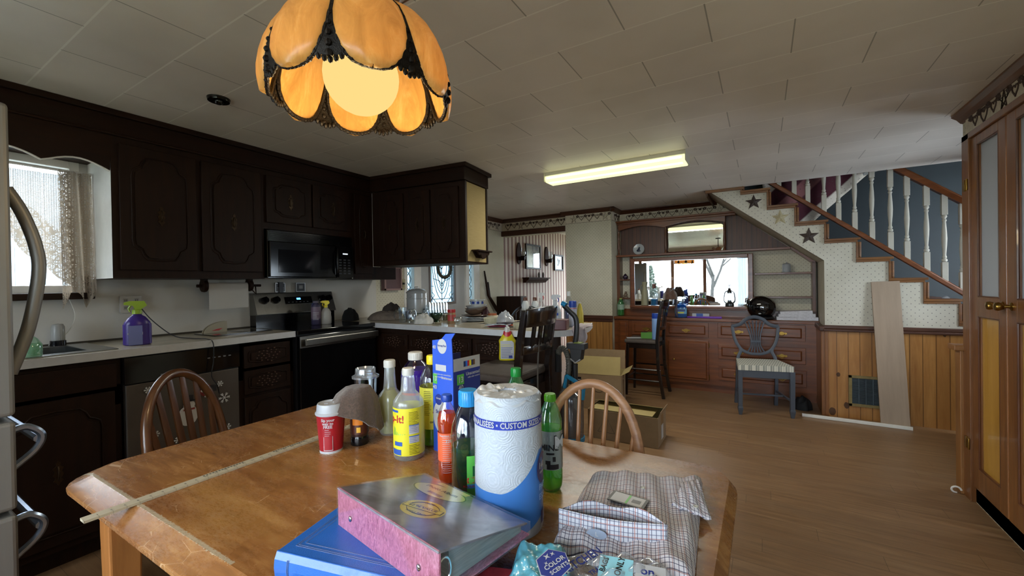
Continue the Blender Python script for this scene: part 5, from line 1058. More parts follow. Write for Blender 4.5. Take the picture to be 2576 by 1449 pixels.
m=MB(); m.box(0,L,0,Dp,0,.004); m.build('back_cover',PINK,al,bev=.002)
m=MB(); m.prism([(.03,.008),(Dp-.012,.008),(Dp-.012,TH2-.006),(.03,Th-.016)],.012,L-.012,'x'); m.build('pages',pm('grey_page_block','#7b7f80',.6,nz=250,amt=.3,stretch=(.05,.05,1)),al)
for x_ in (.055,L-.05): m=MB(); m.ball((x_,-.002,Th*.42),.0045,0,10,(1,.5,1.3)); m.build('rivet',M_CHROME,al)
m=MB(); m.tube([(L-.008,.016+.013*cos(t),.036+.022*sin(t)) for t in [2*pi*k/18 for k in range(18)]],.0025,6,closed=True); m.build('ring',M_CHROME,al)
STK=pm('sticker_yellow','#d8c41c',.3); STP=pm('sticker_pale','#bdb878',.3); S1=Matrix.Translation((.12,.155,Th+.0006))@Matrix.Rotation(RD(8),4,'Z')@Matrix.Rotation(-pi/2,4,'X')
def flat(x_,y_,rot=0,dz=.0): return Matrix.Translation((x_,y_,Th+.0006+dz))@Matrix.Rotation(RD(rot),4,'Z')@Matrix.Rotation(-pi/2,4,'X')
def ell(m,cx,cy,a,b,z,mi,rot=0,n=28): 
    c_,s_=cos(RD(rot)),sin(RD(rot)); m.add([(cx+a*cos(t)*c_-b*sin(t)*s_,cy+a*cos(t)*s_+b*sin(t)*c_,z) for t in [2*pi*k/n for k in range(n)]],[tuple(range(n))],mi)
m=MB(); m.T=TILT; Z0=Th+.0004
ell(m,.115,.175,.072,.036,Z0,2,6); ell(m,.115,.175,.069,.033,Z0+.0002,1,6); m.text('Photo Album',.017,flat(.115,.183,6,.0004),2); m.box(.10,.145,.152,.162,Z0+.0004,Z0+.0006,3)
for k in range(12): m.box(.102+.0035*k,.1035+.0035*k,.152,.162,Z0+.0006,Z0+.0008,2)
m.box(.07,.165,.207,.222,Z0,Z0+.0003,1); m.text('7¼ x 8½',.010,flat(.13,.135,6,.0004),2)
ell(m,.175,.085,.047,.042,Z0,0); m.tube([(.175+.034*cos(t),.085+.030*sin(t),Z0+.0004) for t in [2*pi*k/28 for k in range(28)]],.0007,4,2,closed=True)
m.box(.132,.218,.076,.094,Z0+.0006,Z0+.0008,2,R=Matrix.Rotation(.35,3,'Z')); m.box(.134,.216,.0775,.0925,Z0+.0008,Z0+.001,0,R=Matrix.Rotation(.35,3,'Z')); m.text('$2.96 VALUE',.0115,flat(.175,.085,20,.0012),2); m.text('FREE',.010,flat(.165,.110,20,.0006),2); m.text('REFILL PACK',.008,flat(.186,.060,20,.0006),2)
m.build('stickers',[STK,STP,LK,LW],al)
m=MB(); m.prism([(-.001,-.001),(Dp+.001,-.001),(Dp+.001,TH2+.0022),(-.001,Th+.0024)],-.001,L+.001,'x'); m.build('shrink_wrap',SHR,al,bev=.003)
BLU=pm('blue_leatherette','#1f5fb4',.32,nz=12,amt=.08,bump=.2,bs=500,coat=.2); GLD=pm('faint_tooling','#5f6f95',.4)
ab=thing('blue_photo_album','bright blue photo album under the pink one at the table front','photo album',(-.776,.434,T),RD(12.8)); Lb=.34
m=MB(); m.box(0,Lb,0,.27,.050,.055); m.build('front_cover',BLU,ab,bev=.003); m=MB(); m.box(0,Lb,0,.27,0,.005); m.build('back_cover',BLU,ab,bev=.003); m=MB(); m.prism([(0,0),(-.006,.012),(-.008,.028),(-.006,.043),(0,.055),(.004,.055),(.004,0)],0,Lb,'x'); m.build('spine',BLU,ab,bev=.001)
m=MB(); m.box(.01,Lb-.01,.01,.26,.006,.049); m.build('pages',pm('cream_pages','#a9a58f',.7),ab)
m=MB()
for o_ in (.022,.026,.034): m.tube([(o_,o_,.0552),(Lb-o_,o_,.0552)],.0006,4); m.tube([(o_,o_,.0552),(o_,.25,.0552)],.0006,4)
for x_ in (.03,.033): m.tube([(x_,-.007,.012),(x_,-.0085,.028),(x_,-.006,.046)],.0006,4)
m.build('tooled_lines',GLD,ab); m=MB(); m.ball((.032,-.009,.012),.005,0,10); m.build('rivet',M_CHROME,ab)
# loose books and papers beneath the album's right end
def slabobj(name,lab,cat,x,y,z,w,d,hh_,rz,mat,bev=.001): m=MB(); m.box(-w/2,w/2,-d/2,d/2,0,hh_); o=m.build(name,mat,bev=bev); o.location=(x,y,z); o.rotation_euler=(0,0,RD(rz)); tag(o,lab,cat); return o
slabobj('dark_book','dark grey closed book lowest under the right end of pink album','book',-.36,.575,T,.20,.13,.018,14,pm('dark_grey_book','#3b4248',.4)); slabobj('red_folder','frayed red cloth folder squeezed beneath the pink album','folder',-.37,.60,T+.0185,.20,.10,.006,20,pm('red_cloth','#8e2430',.7,nz=40,amt=.3))
slabobj('folded_papers','cream folded papers lying on the dark book near plastic bag','papers',-.335,.56,T+.025,.12,.08,.003,34,pm('cream_paper','#b8ab93',.7))
# ---- shirt
g=G('checked_shirt_cloth'); v=g.mp(g.obj(),rot=(0,0,RD(-13))); o=g.xyz(v)
def ln(a,p,w,off=0): return g.m('LESS_THAN',g.m('FRACT',g.m('ADD',g.m('DIVIDE',a,p),off)),w)
c=hx('#d2d1da'); c=g.mix(g.m('MULTIPLY',ln(o[0],.0078,.15),.85),c,hx('#2c3152')); c=g.mix(g.m('MULTIPLY',ln(o[1],.0078,.15),.85),c,hx('#2c3152')); c=g.mix(g.m('MULTIPLY',ln(o[0],.0234,.06,.45),.6),c,hx('#8a4a34')); c=g.mix(g.m('MULTIPLY',ln(o[1],.0234,.06,.4),.6),c,hx('#8a4a34'))
g.bsdf(c,.8,spec=.2,normal=g.bump(g.noise(g.obj(),500,2),.15,.001)); SH=g.mt
g=G('checked_collar_cloth'); o=g.xyz(); c=hx('#bec1ca'); 
for a,p,w,off,cl in ((o[0],.0088,.16,0,'#2c3152'),(o[2],.0088,.14,0,'#4a4d6c'),(o[0],.0264,.06,.2,'#a05a48'),(o[2],.0176,.07,.4,'#a05a48')): c=g.mix(g.m('MULTIPLY',ln(a,p,w,off),.8),c,hx(cl))
g.bsdf(c,.8,spec=.2); SC=g.mt
sh=thing('folded_shirt','folded blue and brown checked dress shirt with price tag at table right','shirt',(-.28,.95,T))
A=onz(1385,1400,T); B=onz(1745,1500,T); C_=onz(1768,1222,T); D=onz(1488,1205,T)
def sf(u,v):
    p=(A*(1-u)+B*u)*(1-v)+(D*(1-u)+C_*u)*v; e=min(u,1-u,v,1-v); z=.006+.030*min(1,e*14)**.5+.004*sin(u*9+v*5)+.003*sin(v*21-u*6)*(1-v)+.0025*sin(u*31+v*11); return Vector((p.x,p.y,T+max(.001,z)))
m=MB(); m.grid(sf,60,60); m.build('body',SH,sh,world=True)
m=MB(); S0=onz(1700,1240,T+.04); 
P4=[onz(1718,1212,T+.05),onz(1758,1206,T+.045),onz(1790,1308,T+.012),onz(1690,1268,T+.05)]
def slf(u,v): p=(P4[3]*(1-u)+P4[2]*u)*(1-v)+(P4[0]*(1-u)+P4[1]*u)*v; return p+Vector((0,0,.010*sin(u*3.1)*sin(v*3.1)+.002*sin(u*20+v*9)))
m.grid(slf,16,16); m.build('cuff',SH,sh,world=True,sol=.004)
m=MB(); cL=onz(1404,1352,T+.012); cR=onz(1680,1400,T+.012); ca=atan2(cR.y-cL.y,cR.x-cL.x); W2=(cR-cL).length
m.grid(lambda u,v:(W2*u, -.012*sin(pi*u)+.010*v, .004+.052*v),30,6,0); m.grid(lambda u,v:(W2*u, .012+.055*sin(pi*u)*.75, .018+.040*v-.006*cos(u*12)),30,4,0); 
o=m.build('collar',SC,sh,sol=.003); o.location=cL-sh.location; o.rotation_euler=(0,0,ca)
m=MB(); m.grid(lambda u,v:(W2*u, .004+.05*sin(pi*u)*v, .016),20,4); o=m.build('collar_painted_shadow',LK,sh); o.location=cL-sh.location; o.rotation_euler=(0,0,ca)  # black sheet laid in as the shade inside the collar
m=MB(); ox=.0+W2*.38; m.add([(ox+.020*cos(t),-.0165,.030+.010*sin(t)) for t in [2*pi*k/20 for k in range(20)]],[tuple(range(20))[::-1]],0); m.text('L',.012,Matrix.Translation((ox,-.017,.030)),1); o=m.build('size_tag',[pm('grey_size_tag','#8d9aae',.4),LW],sh); o.location=cL-sh.location; o.rotation_euler=(0,0,ca)
m=MB(); m.grid(lambda u,v:(W2*(.02+.98*u), -.014-.010*sin(pi*u)-.004*v, .001+.014*v),24,2,0); o=m.build('collar_stay_strip',LW,sh,sol=.001); o.location=cL-sh.location; o.rotation_euler=(0,0,ca)
tcn=onz(1580,1258,T+.042); m=MB(); m.box(-.042,.042,-.022,.022,0,.0015,0); m.box(-.036,.036,-.018,.018,.0015,.0018,1); m.box(-.002,.003,-.018,.018,.0018,.002,2); 
for k in range(10): m.box(.010+.002*k,.0112+.002*k,-.008,.006,.0018,.002,0)
o=m.build('price_tag',[LK,LW,LG],sh); o.location=tcn-sh.location; o.rotation_euler=(RD(3),0,RD(-5))
BT=pm('pearl_button','#a5a79e',.25)
for a,b in ((1617,1228),(1598,1287),(1750,1275)):
    q=onz(a,b,T+.044); m=MB(); m.lathe([(0,.0012),(.0035,.001),(.0052,.0022),(.0056,.001),(.0052,0)],14); o=m.build('button',BT,sh); o.location=q-sh.location
# ---- plastic bag bundle at the front
LBL=pm('sky_blue_film','#62b4cf',.2,nz=14,amt=.12,coat=.5,bump=.4,bs=60); CRF=clear('crinkled_clear_film',(.93,.95,.97),.12,.08,body=.10,bcol=(.8,.85,.9))
pb_=thing('trash_bag_pack','crumpled sky blue pack of scented bags with hexagon badge at table front','bag pack',(-.30,.70,T))
P=[onz(1240,1520,.90),onz(1470,1540,.90),onz(1425,1352,.91),onz(1300,1350,.91)]
def bf(u,v): p=(P[0]*(1-u)+P[1]*u)*(1-v)+(P[3]*(1-u)+P[2]*u)*v; e=min(u,1-u,v,1-v)*7; return Vector((p.x,p.y,T+.008+.045*min(1,e)**.6+.0035*sin(u*13+v*7)+.003*sin(v*19-u*9)+.0015*sin(u*41+v*29)))
m=MB(); m.grid(bf,36,30); m.build('blue_pack',LBL,pb_,world=True)
m=MB(); q_=onz(1392,1418,.925); m.T=Matrix.Translation(q_)@Matrix.Rotation(RD(12),4,'Z')@Matrix.Rotation(RD(14),4,'X'); hxp=lambda r:[(r*cos(k*pi/3),r*sin(k*pi/3),0) for k in range(6)]
HB=Matrix.Rotation(-pi/2,4,'X'); m.add([(a,b,0) for a,b,_ in hxp(.031)],[tuple(range(6))],1); m.add([(a,b,.0005) for a,b,_ in hxp(.0295)],[tuple(range(6))],0)
HM=Matrix.Rotation(-pi/2,4,'X'); FM=lambda x_,y_,rt=0:Matrix.Translation((x_,y_,.001))@Matrix.Rotation(RD(rt),4,'Z')@HM
m.text('COLOR',.012,FM(.002,.001,50),1); m.text('SCENTS',.0105,FM(.012,-.007,50),1)
for a,b,s in ((-.014,.010,.007),(-.006,.018,.005),(-.012,-.003,.004)): m.add([(a+(s if k%2==0 else s*.3)*cos(k*pi/4),b+(s if k%2==0 else s*.3)*sin(k*pi/4),.001) for k in range(8)],[tuple(range(8))],1)
m.build('hexagon_badge',[LDB,LW],pb_,world=True)
bg=thing('clear_plastic_bag','crinkled clear plastic bag printed in blue in front of folded shirt','plastic bag',(-.20,.72,T))
P5=[onz(1390,1510,.90),onz(1720,1520,.89),onz(1690,1418,.89),onz(1420,1362,.91)]
def cf(u,v): p=(P5[0]*(1-u)+P5[1]*u)*(1-v)+(P5[3]*(1-u)+P5[2]*u)*v; e=min(u,1-u,v,1-v)*5; return Vector((p.x,p.y,T+.015+.032*min(1,e)**.6+.005*sin(u*23+v*9)+.005*sin(v*19-u*13)))
m=MB(); m.grid(cf,44,30); m.build('film',CRF,bg,world=True)
m=MB(); 
def onfilm(u,v,rt): p=cf(u,v); return Matrix.Translation((p.x,p.y,p.z+.005))@Matrix.Rotation(RD(rt),4,'Z')@Matrix.Rotation(RD(15),4,'X')@HM
m.text('KITCHEN',.022,onfilm(.20,.55,68),0); m.text('TRASH',.012,onfilm(.33,.50,68),0)
p=cf(.52,.52); m.T=Matrix.Translation((p.x,p.y,p.z+.004))@Matrix.Rotation(RD(12),4,'Z')@Matrix.Rotation(RD(12),4,'X'); m.box(-.035,.022,-.05,.022,0,.001,2); m.text('BAGS',.013,FM(-.026,.002,80),1); m.text('ONLY',.015,FM(.0,.004,80),1); m.box(.026,.075,-.05,.018,0,.001,3); m.text('on.',.022,FM(.048,.004,0),0)
m.build('print',[LDB,LK,pm('pale_aqua_print','#8fcfe0',.4),LW],bg,world=True)
# ================================================================ windsor chairs
def windsor(name,lab,x,y,rz,mat,matx,flat_=False,W=.215,top=1.07,grp=None):
    t=thing(name,lab,'chair',(x,y,0),rz,grp); sz=.53; lean=.20
    def bp(a): # bow: angle 0..pi
        zz=sz+(top-sz)*sin(a)**.75 if 0<a<pi else sz; xx=W*cos(a)*(1.0-.18*(1-sin(a))**1.5); return Vector((xx,.19+lean*(zz-sz),zz))
    m=MB(); pts=[bp(pi*k/32) for k in range(33)]; pts[0].x=W*.80; pts[-1].x=-W*.80
    m.tube(pts,.0175 if not flat_ else .019,10,flat=.75 if not flat_ else .9); m.build('bow_back',matx,t)
    n=7 if not flat_ else 6
    for k in range(n):
        f=(k+.5)/n*2-1; xt=f*W*.88; a=math.acos(max(-1,min(1,xt/W))); tp=bp(a); b0=Vector((f*W*.62,.185,sz)); m=MB()
        if flat_: m.tube([b0,(b0+tp)/2+Vector((0,.008,0)),tp],[.016,.019,.015],6,flat=.35,up=(1,0,0))
        else: m.tube([b0,b0.lerp(tp,.3),b0.lerp(tp,.6),tp],[.0065,.0088,.0085,.0065],8)
        m.build('spindle',mat,t)
    m=MB(); m.lathe([(0,sz-.018),(.19,sz-.018),(.215,sz-.006),(.218,sz+.008),(.19,sz+.018),(.1,sz+.010),(0,sz+.006)],32,sx=1.0,sy=.97); m.build('seat',mat,t)
    for sx_ in (-1,1):
        for sy_ in (-1,1):
            p=Vector((sx_*.13,sy_*.12,sz-.01)); q=Vector((sx_*.20,sy_*.20,0)); m=MB(); L_=[p.lerp(q,s) for s in (0,.1,.2,.35,.5,.55,.6,.8,1)]; m.tube(L_,[.014,.019,.013,.019,.019,.013,.018,.015,.011],10); m.build('leg',mat,t)
    for sx_ in (-1,1): m=MB(); m.tube([(sx_*.168,-.163,.26),(sx_*.168,0,.255),(sx_*.168,.163,.26)],[.008,.013,.008],8); m.build('stretcher',mat,t)
    m=MB(); m.tube([(-.168,0,.257),(0,0,.257),(.168,0,.257)],[.008,.013,.008],8); m.build('stretcher',mat,t); return t
OKN=wood('natural_oak_chair','#7b5232','#b98a5e','z',1.6,.4,c3='#8a6040'); OKX=wood('natural_oak_bow','#6f4a30','#b48a66','x',1.6,.4,c3='#8b6446')
DKC=wood('dark_honey_chair','#3b2110','#6b4425','z',1.4,.3,coat=.3,c3='#4b2c15')
ap=ony(1497,965,1.49)
windsor('windsor_chair','natural oak bow-back windsor chair at the far side of the dining table',ap.x-.005,1.20,0,OKN,OKX,W=.215,top=ap.z)
windsor('windsor_chair','dark bow-back chair with flat slats at the left end of table before the dishwasher',-1.89,.935,RD(122),DKC,DKC,True,W=.24,top=1.048)
# ================================================================ loose things on the kitchen run and peninsula
def at(px,y): return ony(px,800,y).x
def fit(px,y,pt,hwpx,z=CT):
    x=at(px,y); h=ztop(x,y,pt)-z; q=proj((x,y,z)); w=proj((x+.0858,y+.0514,z)); ppm=hypot(w[0]-q[0],w[1]-q[1])*10; return x,y,h,hwpx/ppm
def fitx(px,x,pt,hwpx,z=CT):
    p=onx(px,800,x); h=ztop(x,p.y,pt)-z; q=proj((x,p.y,z)); w=proj((x+.0858,p.y+.0514,z)); return x,p.y,h,hwpx/(hypot(w[0]-q[0],w[1]-q[1])*10)
def spray(name,lab,xy,body,head,z=CT,liq=None,band=None,side=-1,rz=None,group=None,headz=.72,bandx=None,sy=.62,neck=None):
    x,y,h,r=xy; rz=facing(x,y) if rz is None else rz; t=thing(name,lab,'spray bottle',(x,y,z),rz,group); H=h*headz
    pr=[(.88,0),(1,.03),(1,.40),(.92,.58),(.95,.70),(.60,.88),(.34,.94),(.32,1.0)]
    m=MB(); m.lathe([(a*r,b*H) for a,b in pr],22,sy=sy); m.build('body',body,t,ang=50)
    if liq: m=MB(); m.lathe([(a*r*.94,max(.004,b*H)) for a,b in pr if b<liq[1]]+[(r*.9,liq[1]*H)],22,sy=sy); m.build('liquid',liq[0],t)
    m=MB(); k=side; s=(h-H); w=r*.95
    m.lathe([(r*.36,H-.004),(r*.36,H+s*.28),(r*.26,H+s*.32)],14); m.prism([(-k*w*.75,H+s*.62),(-k*w*.55,H+s*.98),(k*w*.55,H+s),(k*w*.95,H+s*.88),(k*w*.95,H+s*.70),(k*w*.3,H+s*.62),(k*w*.15,H+s*.30),(-k*w*.28,H+s*.30)],-r*.22,r*.22,'y'); m.build('trigger_head',head,t,bev=.0015)
    m=MB(); m.tube([(k*w*.45,0,H+s*.62),(k*w*.62,0,H+s*.40),(k*w*.50,0,H+s*.12)],[r*.10,r*.09,r*.07],6); m.build('trigger',neck or head,t)
    if band:
        b0,b1,bm=band[:3]; m=MB(); m.lathe([(r*1.012,b0*H),(r*1.012,b1*H)],22,sy=sy,cap=False); mats=[bm]
        if bandx: bandx(m,mats,r,H)
        m.build('label',mats,t)
    return t
def fl(y_,sy=.62): return None
def ftext(s,size,x_,z_,r,mi,sy=.62): return lambda m,ms: m.text(s,size,Matrix.Translation((x_,-r*1.02*sy-.001,z_)),mi)
OX=pm('violet_plastic','#3b2480',.3); OXL=pm('pale_violet_label','#6d74a8',.4); LIME=pm('lime_plastic','#8fae2e',.4)
def oxl(m,ms,r,H):
    ms+=[LW,LY,LIME,OXL]; m.box(-r*.62,r*.35,-r*.64-.002,-r*.635,.02*H,.62*H,4); m.text('OXI',.026,Matrix.Translation((-r*.15,-r*.66,H*.47)),1); m.text('CLEAN',.022,Matrix.Translation((-r*.15,-r*.66,H*.37)),1); m.box(-r*.55,r*.25,-r*.655,-r*.65,.28*H,.31*H,2)
    for k in range(4): m.box(-r*.1,r*.3,-r*.655,-r*.65,(.12+.03*k)*H,(.13+.03*k)*H,1)
x,y,h,r=fitx(345,-3.19,757,27); spray('spray_bottle','violet spray bottle with lime green trigger beside the kitchen sink',(x,y,h,r),OX,LIME,band=(.03,.66,OX),bandx=oxl,side=-1)
m=MB(); 
o=None
spray('spray_bottle','small white spray bottle with yellow nozzle on range cooktop',(*fitx(820,-3.30,756,13,CT+.003),),pm('white_bottle','#a9a69e',.5),CY,z=CT+.003,side=-1)
bottle('cleaner_bottle','grey-violet cleaner bottle with red label on the range cooktop','bottle',0,0,0,0,[(.9,0),(1,.03),(1,.7),(.92,.82),(.6,.92),(.5,.94)],pm('dim_violet_plastic','#3a3550',.35),(.92,1,.62),pm('cap_grey_violet','#55505e',.4),None,(.25,.75,1.01,pm('label_dusty','#6c5a6b',.45)),(('',.018,.66,-8,LR),),z=CT+.003,xy=(*fitx(795,-3.32,757,11,CT+.003),),extra=lambda m,ms,R,h:(ms.append(LW),lines(m,R,-40,40,h*.52,.012,6,2,.003,2)))
# sink side: soap, jar
bottle('dish_soap_bottle','pale green clear dish soap bottle behind the refrigerator handle','bottle',0,0,0,0,[(.9,0),(1,.04),(1,.5),(.6,.75),(.3,.85)],clear('pale_green_pet',(.75,.92,.82),.1,.06,body=.2,bcol=(.6,.8,.7)),(.85,1,.28),CW,z=CT+.007,xy=(*fitx(76,-3.07,838,20,CT+.007),),liq=(liquid('soap_liquid','#8fc4a4',.5),.55))
gj=thing('soap_dispenser','frosted pump dispenser with black base at the back of the sink','dispenser',(-3.56,.735,CT+.007)); m=MB(); m.lathe([(.028,.03),(.030,.035),(.029,.11),(.022,.125),(0,.128)],20); m.build('jar',pm('frosted_jar','#9a9a96',.3),gj); m=MB(); m.lathe([(.034,0),(.034,.028),(.030,.03)],20); m.build('base',M_BLK,gj)
# outlet with cord
ot=thing('wall_outlet','white duplex outlet box on the backsplash with a black plug','outlet',(-3.645,1.09,1.312),R90)
m=MB(); m.box(-.055,.055,-.022,0,-.055,.055,0)
for dx in (-.028,.028):
    for dz in (-.024,.024): m.box(dx-.012,dx+.012,-.0235,-.022,dz-.014,dz+.014,1); m.box(dx-.006,dx-.003,-.024,-.0235,dz-.006,dz+.008,2); m.box(dx+.003,dx+.006,-.024,-.0235,dz-.006,dz+.008,2)
m.build('plate',[pm('aged_white_plate','#b5b2aa',.4),pm('outlet_face','#9d9a92',.4),BK],ot,bev=.004)
m=MB(); m.box(.012,.044,-.05,-.024,-.036,-.010); m.build('plug',BK,ot,bev=.004)
m=MB(); C1=[(-3.60,1.13,1.29),(-3.50,1.16,1.20),(-3.35,1.22,1.10),(-3.20,1.27,CT+.004),(-3.05,1.29,CT+.005),(-2.975,1.29,1.06),(-2.965,1.285,.95),(-2.97,1.275,.86),(-2.962,1.30,.80),(-2.968,1.315,.74)]
m.tube(smooth(C1,6),.0032,6); m.box(-2.985,-2.955,1.262,1.295,.765,.80); o=m.build('appliance_cable',BK); tag(o,'thin black cord running from outlet over counter and down the dishwasher','cord')
m=MB(); m.tube(smooth([(-3.63,.80,1.36),(-3.61,.82,1.25),(-3.60,.78,1.15),(-3.58,.70,CT+.01)],6),.0025,6); o=m.build('window_string',M_WHITE); tag(o,'thin pale cord hanging from window sill to the sink counter','cord')
# paper towel holder
ph=thing('paper_towel_holder','dark wooden under-cabinet paper towel holder with nearly empty roll','paper towel holder',(-3.45,1.60,1.44),R90)
for x_ in (-.155,.155): m=MB(); m.lathe([(.0,-.014),(.045,-.012),(.048,0),(.045,.012),(0,.014)],20,(x_,0,-.01),0,'x'); m.box(x_-.012,x_+.012,-.03,.03,0,.037); m.build('bracket',M_DARK,ph)
m=MB(); m.tube([(-.20,0,-.012),(-.155,0,-.012)],.012,10); m.tube([(.155,0,-.012),(.24,0,-.012)],.010,10); m.tube([(.20,0,-.012),(.20,-.01,-.08),(.16,0,-.03)],.006,8); m.build('dowel',M_DARK,ph)
m=MB(); m.lathe([(.024,-.135),(.024,.135)],24,(0,0,-.012),0,'x'); m.grid(lambda u,v:(-.135+.27*u,-.024-.004*sin(u*5)*(1-v),-.012-.17*(1-v)+.006*(u-.5)),16,6); m.build('paper_roll',pm('paper_towel_white','#b9b8b4',.8),ph)
nh=thing('napkin_holder','cream fan-shaped napkin holder on the counter by the backsplash','napkin holder',(-3.46,1.51,CT),R90)
m=MB(); P=[(-.075,0),(.075,0),(.075,.085)]+[(.075-.15*sin(t),.085-.085*(1-cos(t))) for t in [k*pi/16 for k in range(1,8)]]; m.prism(P,-.02,-.012,'y'); m.prism(P,.012,.02,'y'); m.box(-.07,.07,-.02,.02,0,.008); m.build('shell',pm('cream_plastic','#a39c88',.45),nh,bev=.002); m=MB(); m.prism([(-.03,.02),(.02,.02),(.045,.035),(.01,.032)],-.0215,-.0205,'y'); m.build('red_motif',LR,nh)
m=MB(); m.box(-.20,.20,-.14,.14,0,.006,0); 
for k in range(4): m.box(-.01+.012*k,-.005+.012*k,-.12,.12,.006,.0064,1)
o=m.build('glass_cutting_board',[pm('smoked_glass_board','#2e2f2b',.08),pm('board_pattern','#4c4b44',.3)],bev=.003); o.location=(-3.36,1.60,CT+.001); o.rotation_euler=(0,0,RD(92)); tag(o,'smoked glass cutting board on the counter left of the range','cutting board')
for px,lab,mt in ((706,'small black and white framed card on range backguard, left of the two',0),(757,'small black and white framed picture on range backguard, right of the two',1)):
    p=onx(px,735,-3.60); t=thing('small_picture','' or lab,'picture',(-3.61,p.y,1.367),R90,'small framed cards on the range'); m=MB(); m.box(-.045,.045,-.008,.008,0,.085); m.build('frame',pm('silver_frame_edge','#8c8c8c',.3,.7),t,bev=.002); m=MB(); m.box(-.037,.037,-.010,-.008,.008,.077,0)
    if mt: m.box(-.018,.018,-.011,-.010,.03,.06,1); m.lathe([(0,-.0112),(.012,-.0112),(.012,-.0105)],10,(0,0,.04),1,'y')
    else:
        for k in range(3): m.box(-.03,.03,-.011,-.010,.015+.012*k,.019+.012*k,1)
    m.build('print',[LK,pm('print_grey','#8d8d8d',.5)],t)
m=MB(); m.box(-.018,.018,-.01,.03,0,.09); o=m.build('spice_box',LK); o.location=(-3.60,2.09,1.367); o.rotation_euler=(0,0,R90); tag(o,'narrow black box between the two framed cards on the range','box')
# folded towels and cap on the corner
CL1=pm('taupe_cloth','#6d6157',.9,nz=30,amt=.25,bump=.4,bs=200); CL2=pm('dark_striped_cloth','#3a322d',.9,nz=25,amt=.5,stretch=(1,6,6))
def heap(name,lab,cat,x,y,z,w,d,hh_,mat,seed,rz=0,pw=.5,jit=0):
    R=random.Random(seed); ph_=[R.uniform(0,6) for _ in range(6)]
    def f(u,v):
        a=u*2*pi; q=v; rad=1+.10*sin(3*a+ph_[0])+.07*sin(5*a+ph_[1]); zz=hh_*(1-q**2.2)**pw*(1+.12*sin(q*9+a*2+ph_[2])*(1-q)); 
        return (w*q*rad*cos(a), d*q*rad*sin(a), max(0.0005,zz+.012*hh_/.06*sin(a*4+q*11+ph_[3])*q*(1-q)*2))
    m=MB()
    if jit:
        nu,nv=20,8; J={}
        def f2(u,v):
            i,j=round(u*nu)%nu,round(v*nv); k=J.setdefault((i if j else 0,j),(R.uniform(-1,1),R.uniform(-1,1),R.uniform(-1,1))); p=f(i/nu,v); return (p[0]+k[0]*jit*w,p[1]+k[1]*jit*d,max(.001,p[2]*(1+k[2]*jit*2.6)))
        m.grid(f2,nu,nv,0,True)
    else: m.grid(f,48,18)
    o=m.build(name,mat,sol=0,sub=2 if jit else 0,ang=180 if jit else 40); o.location=(x,y,z+.001); o.rotation_euler=(0,0,rz); tag(o,lab,cat); return o
heap('folded_towels','crumpled taupe towels heaped on the corner of the counter','towel',-3.20,2.92,CT,.22,.15,.075,CL1,1,.4,jit=.04)
heap('knit_hat','dark knitted cap lying on the taupe towels at counter corner','cap',-3.28,3.05,CT+.06,.10,.09,.09,CL2,2,jit=.05)
heap('dark_cloth','dark cloth bundle at the right end of range','cloth',-3.42,2.66,CT+.003,.09,.07,.11,pm('near_black_cloth','#0f0f11',.9),5)
# peninsula clutter
GL=clear('kitchen_glass',(.93,.96,.97),.10,.03)
def glass(name,lab,cat,xy,prof,mat=None,handle=False,z=CT):
    x,y,h,r=xy; t=thing(name,lab,cat,(x,y,z),facing(x,y)); m=MB(); m.lathe([(a*r,b*h) for a,b in prof],28,cap=False); m.build('bowl' if cat=='bowl' else 'body',mat or GL,t,sol=.002)
    if handle: m=MB(); m.tube(smooth([(-r*.95,0,h*.8),(-r*1.9,0,h*.75),(-r*1.9,0,h*.3),(-r*.95,0,h*.2)],5),.006,8); m.build('handle',mat or GL,t)
    return t
TUM=[(0,.01),(.8,.01),(.85,.03),(1,.97),(1,1)]
glass('glass_mug','clear glass mug with handle at front of the peninsula','mug',fit(1013,2.70,773,10),TUM,handle=True)
glass('glass_jar','squat clear glass jar just right of the glass mug','jar',fit(1036,2.73,778,12),[(0,.01),(.9,.01),(1,.08),(1,.75),(.8,.9),(.85,1)])
glass('glass_tumbler','clear glass goblet in front of green casserole','glass',fit(1072,2.95,776,9),[(0,0),(.7,.01),(.15,.05),(.12,.4),(.9,.6),(.95,1)])
glass('glass_tumbler','clear glass standing beside the green footed bowl','glass',fit(1084,2.86,780,7),TUM)
pot=thing('enamel_pot','tall white enamel stock pot with domed lid on the peninsula','pot',(at(1049,3.12),3.12,CT)); x,y,h,r=fit(1049,3.12,722,25); EN=pm('grey_white_enamel','#9c9c9a',.25,coat=.4)
m=MB(); m.lathe([(r,0),(r,h*.62),(r*1.04,h*.63),(r*1.04,h*.645),(r*.99,h*.65),(r*.99,h*.80),(r*1.04,h*.81)],36); m.tube([(r*.55*cos(t)*.5+.0,-r*1.03,h*.72+.012*sin(t)) for t in [2*pi*k/16 for k in range(16)]],.004,6,closed=True); m.build('body',EN,pot)
m=MB(); m.lathe([(r*1.06,h*.81),(r*1.05,h*.83),(r*.8,h*.91),(r*.3,h*.955),(0,h*.96)],36); m.tube([(-r*.25,0,h*.95),(-r*.25,0,h),(r*.25,0,h),(r*.25,0,h*.95)],.005,6); m.build('lid',EN,pot)
m=MB(); m.box(-.07,.07,-.035,.035,0,.075); o=m.build('grey_box','' or pm('slate_violet_box','#3f3d55',.5),bev=.002); o.location=(at(1024,3.02),3.02,CT+.001); o.rotation_euler=(0,0,.1); tag(o,'dark slate box standing before the enamel pot','box')
DG=pm('dark_green_ceramic','#14321f',.15,coat=.5)
cs=thing('green_casserole','dark green rectangular casserole dish with pale sides behind the jars','casserole',(at(1088,3.05),3.05,CT),.1); m=MB()
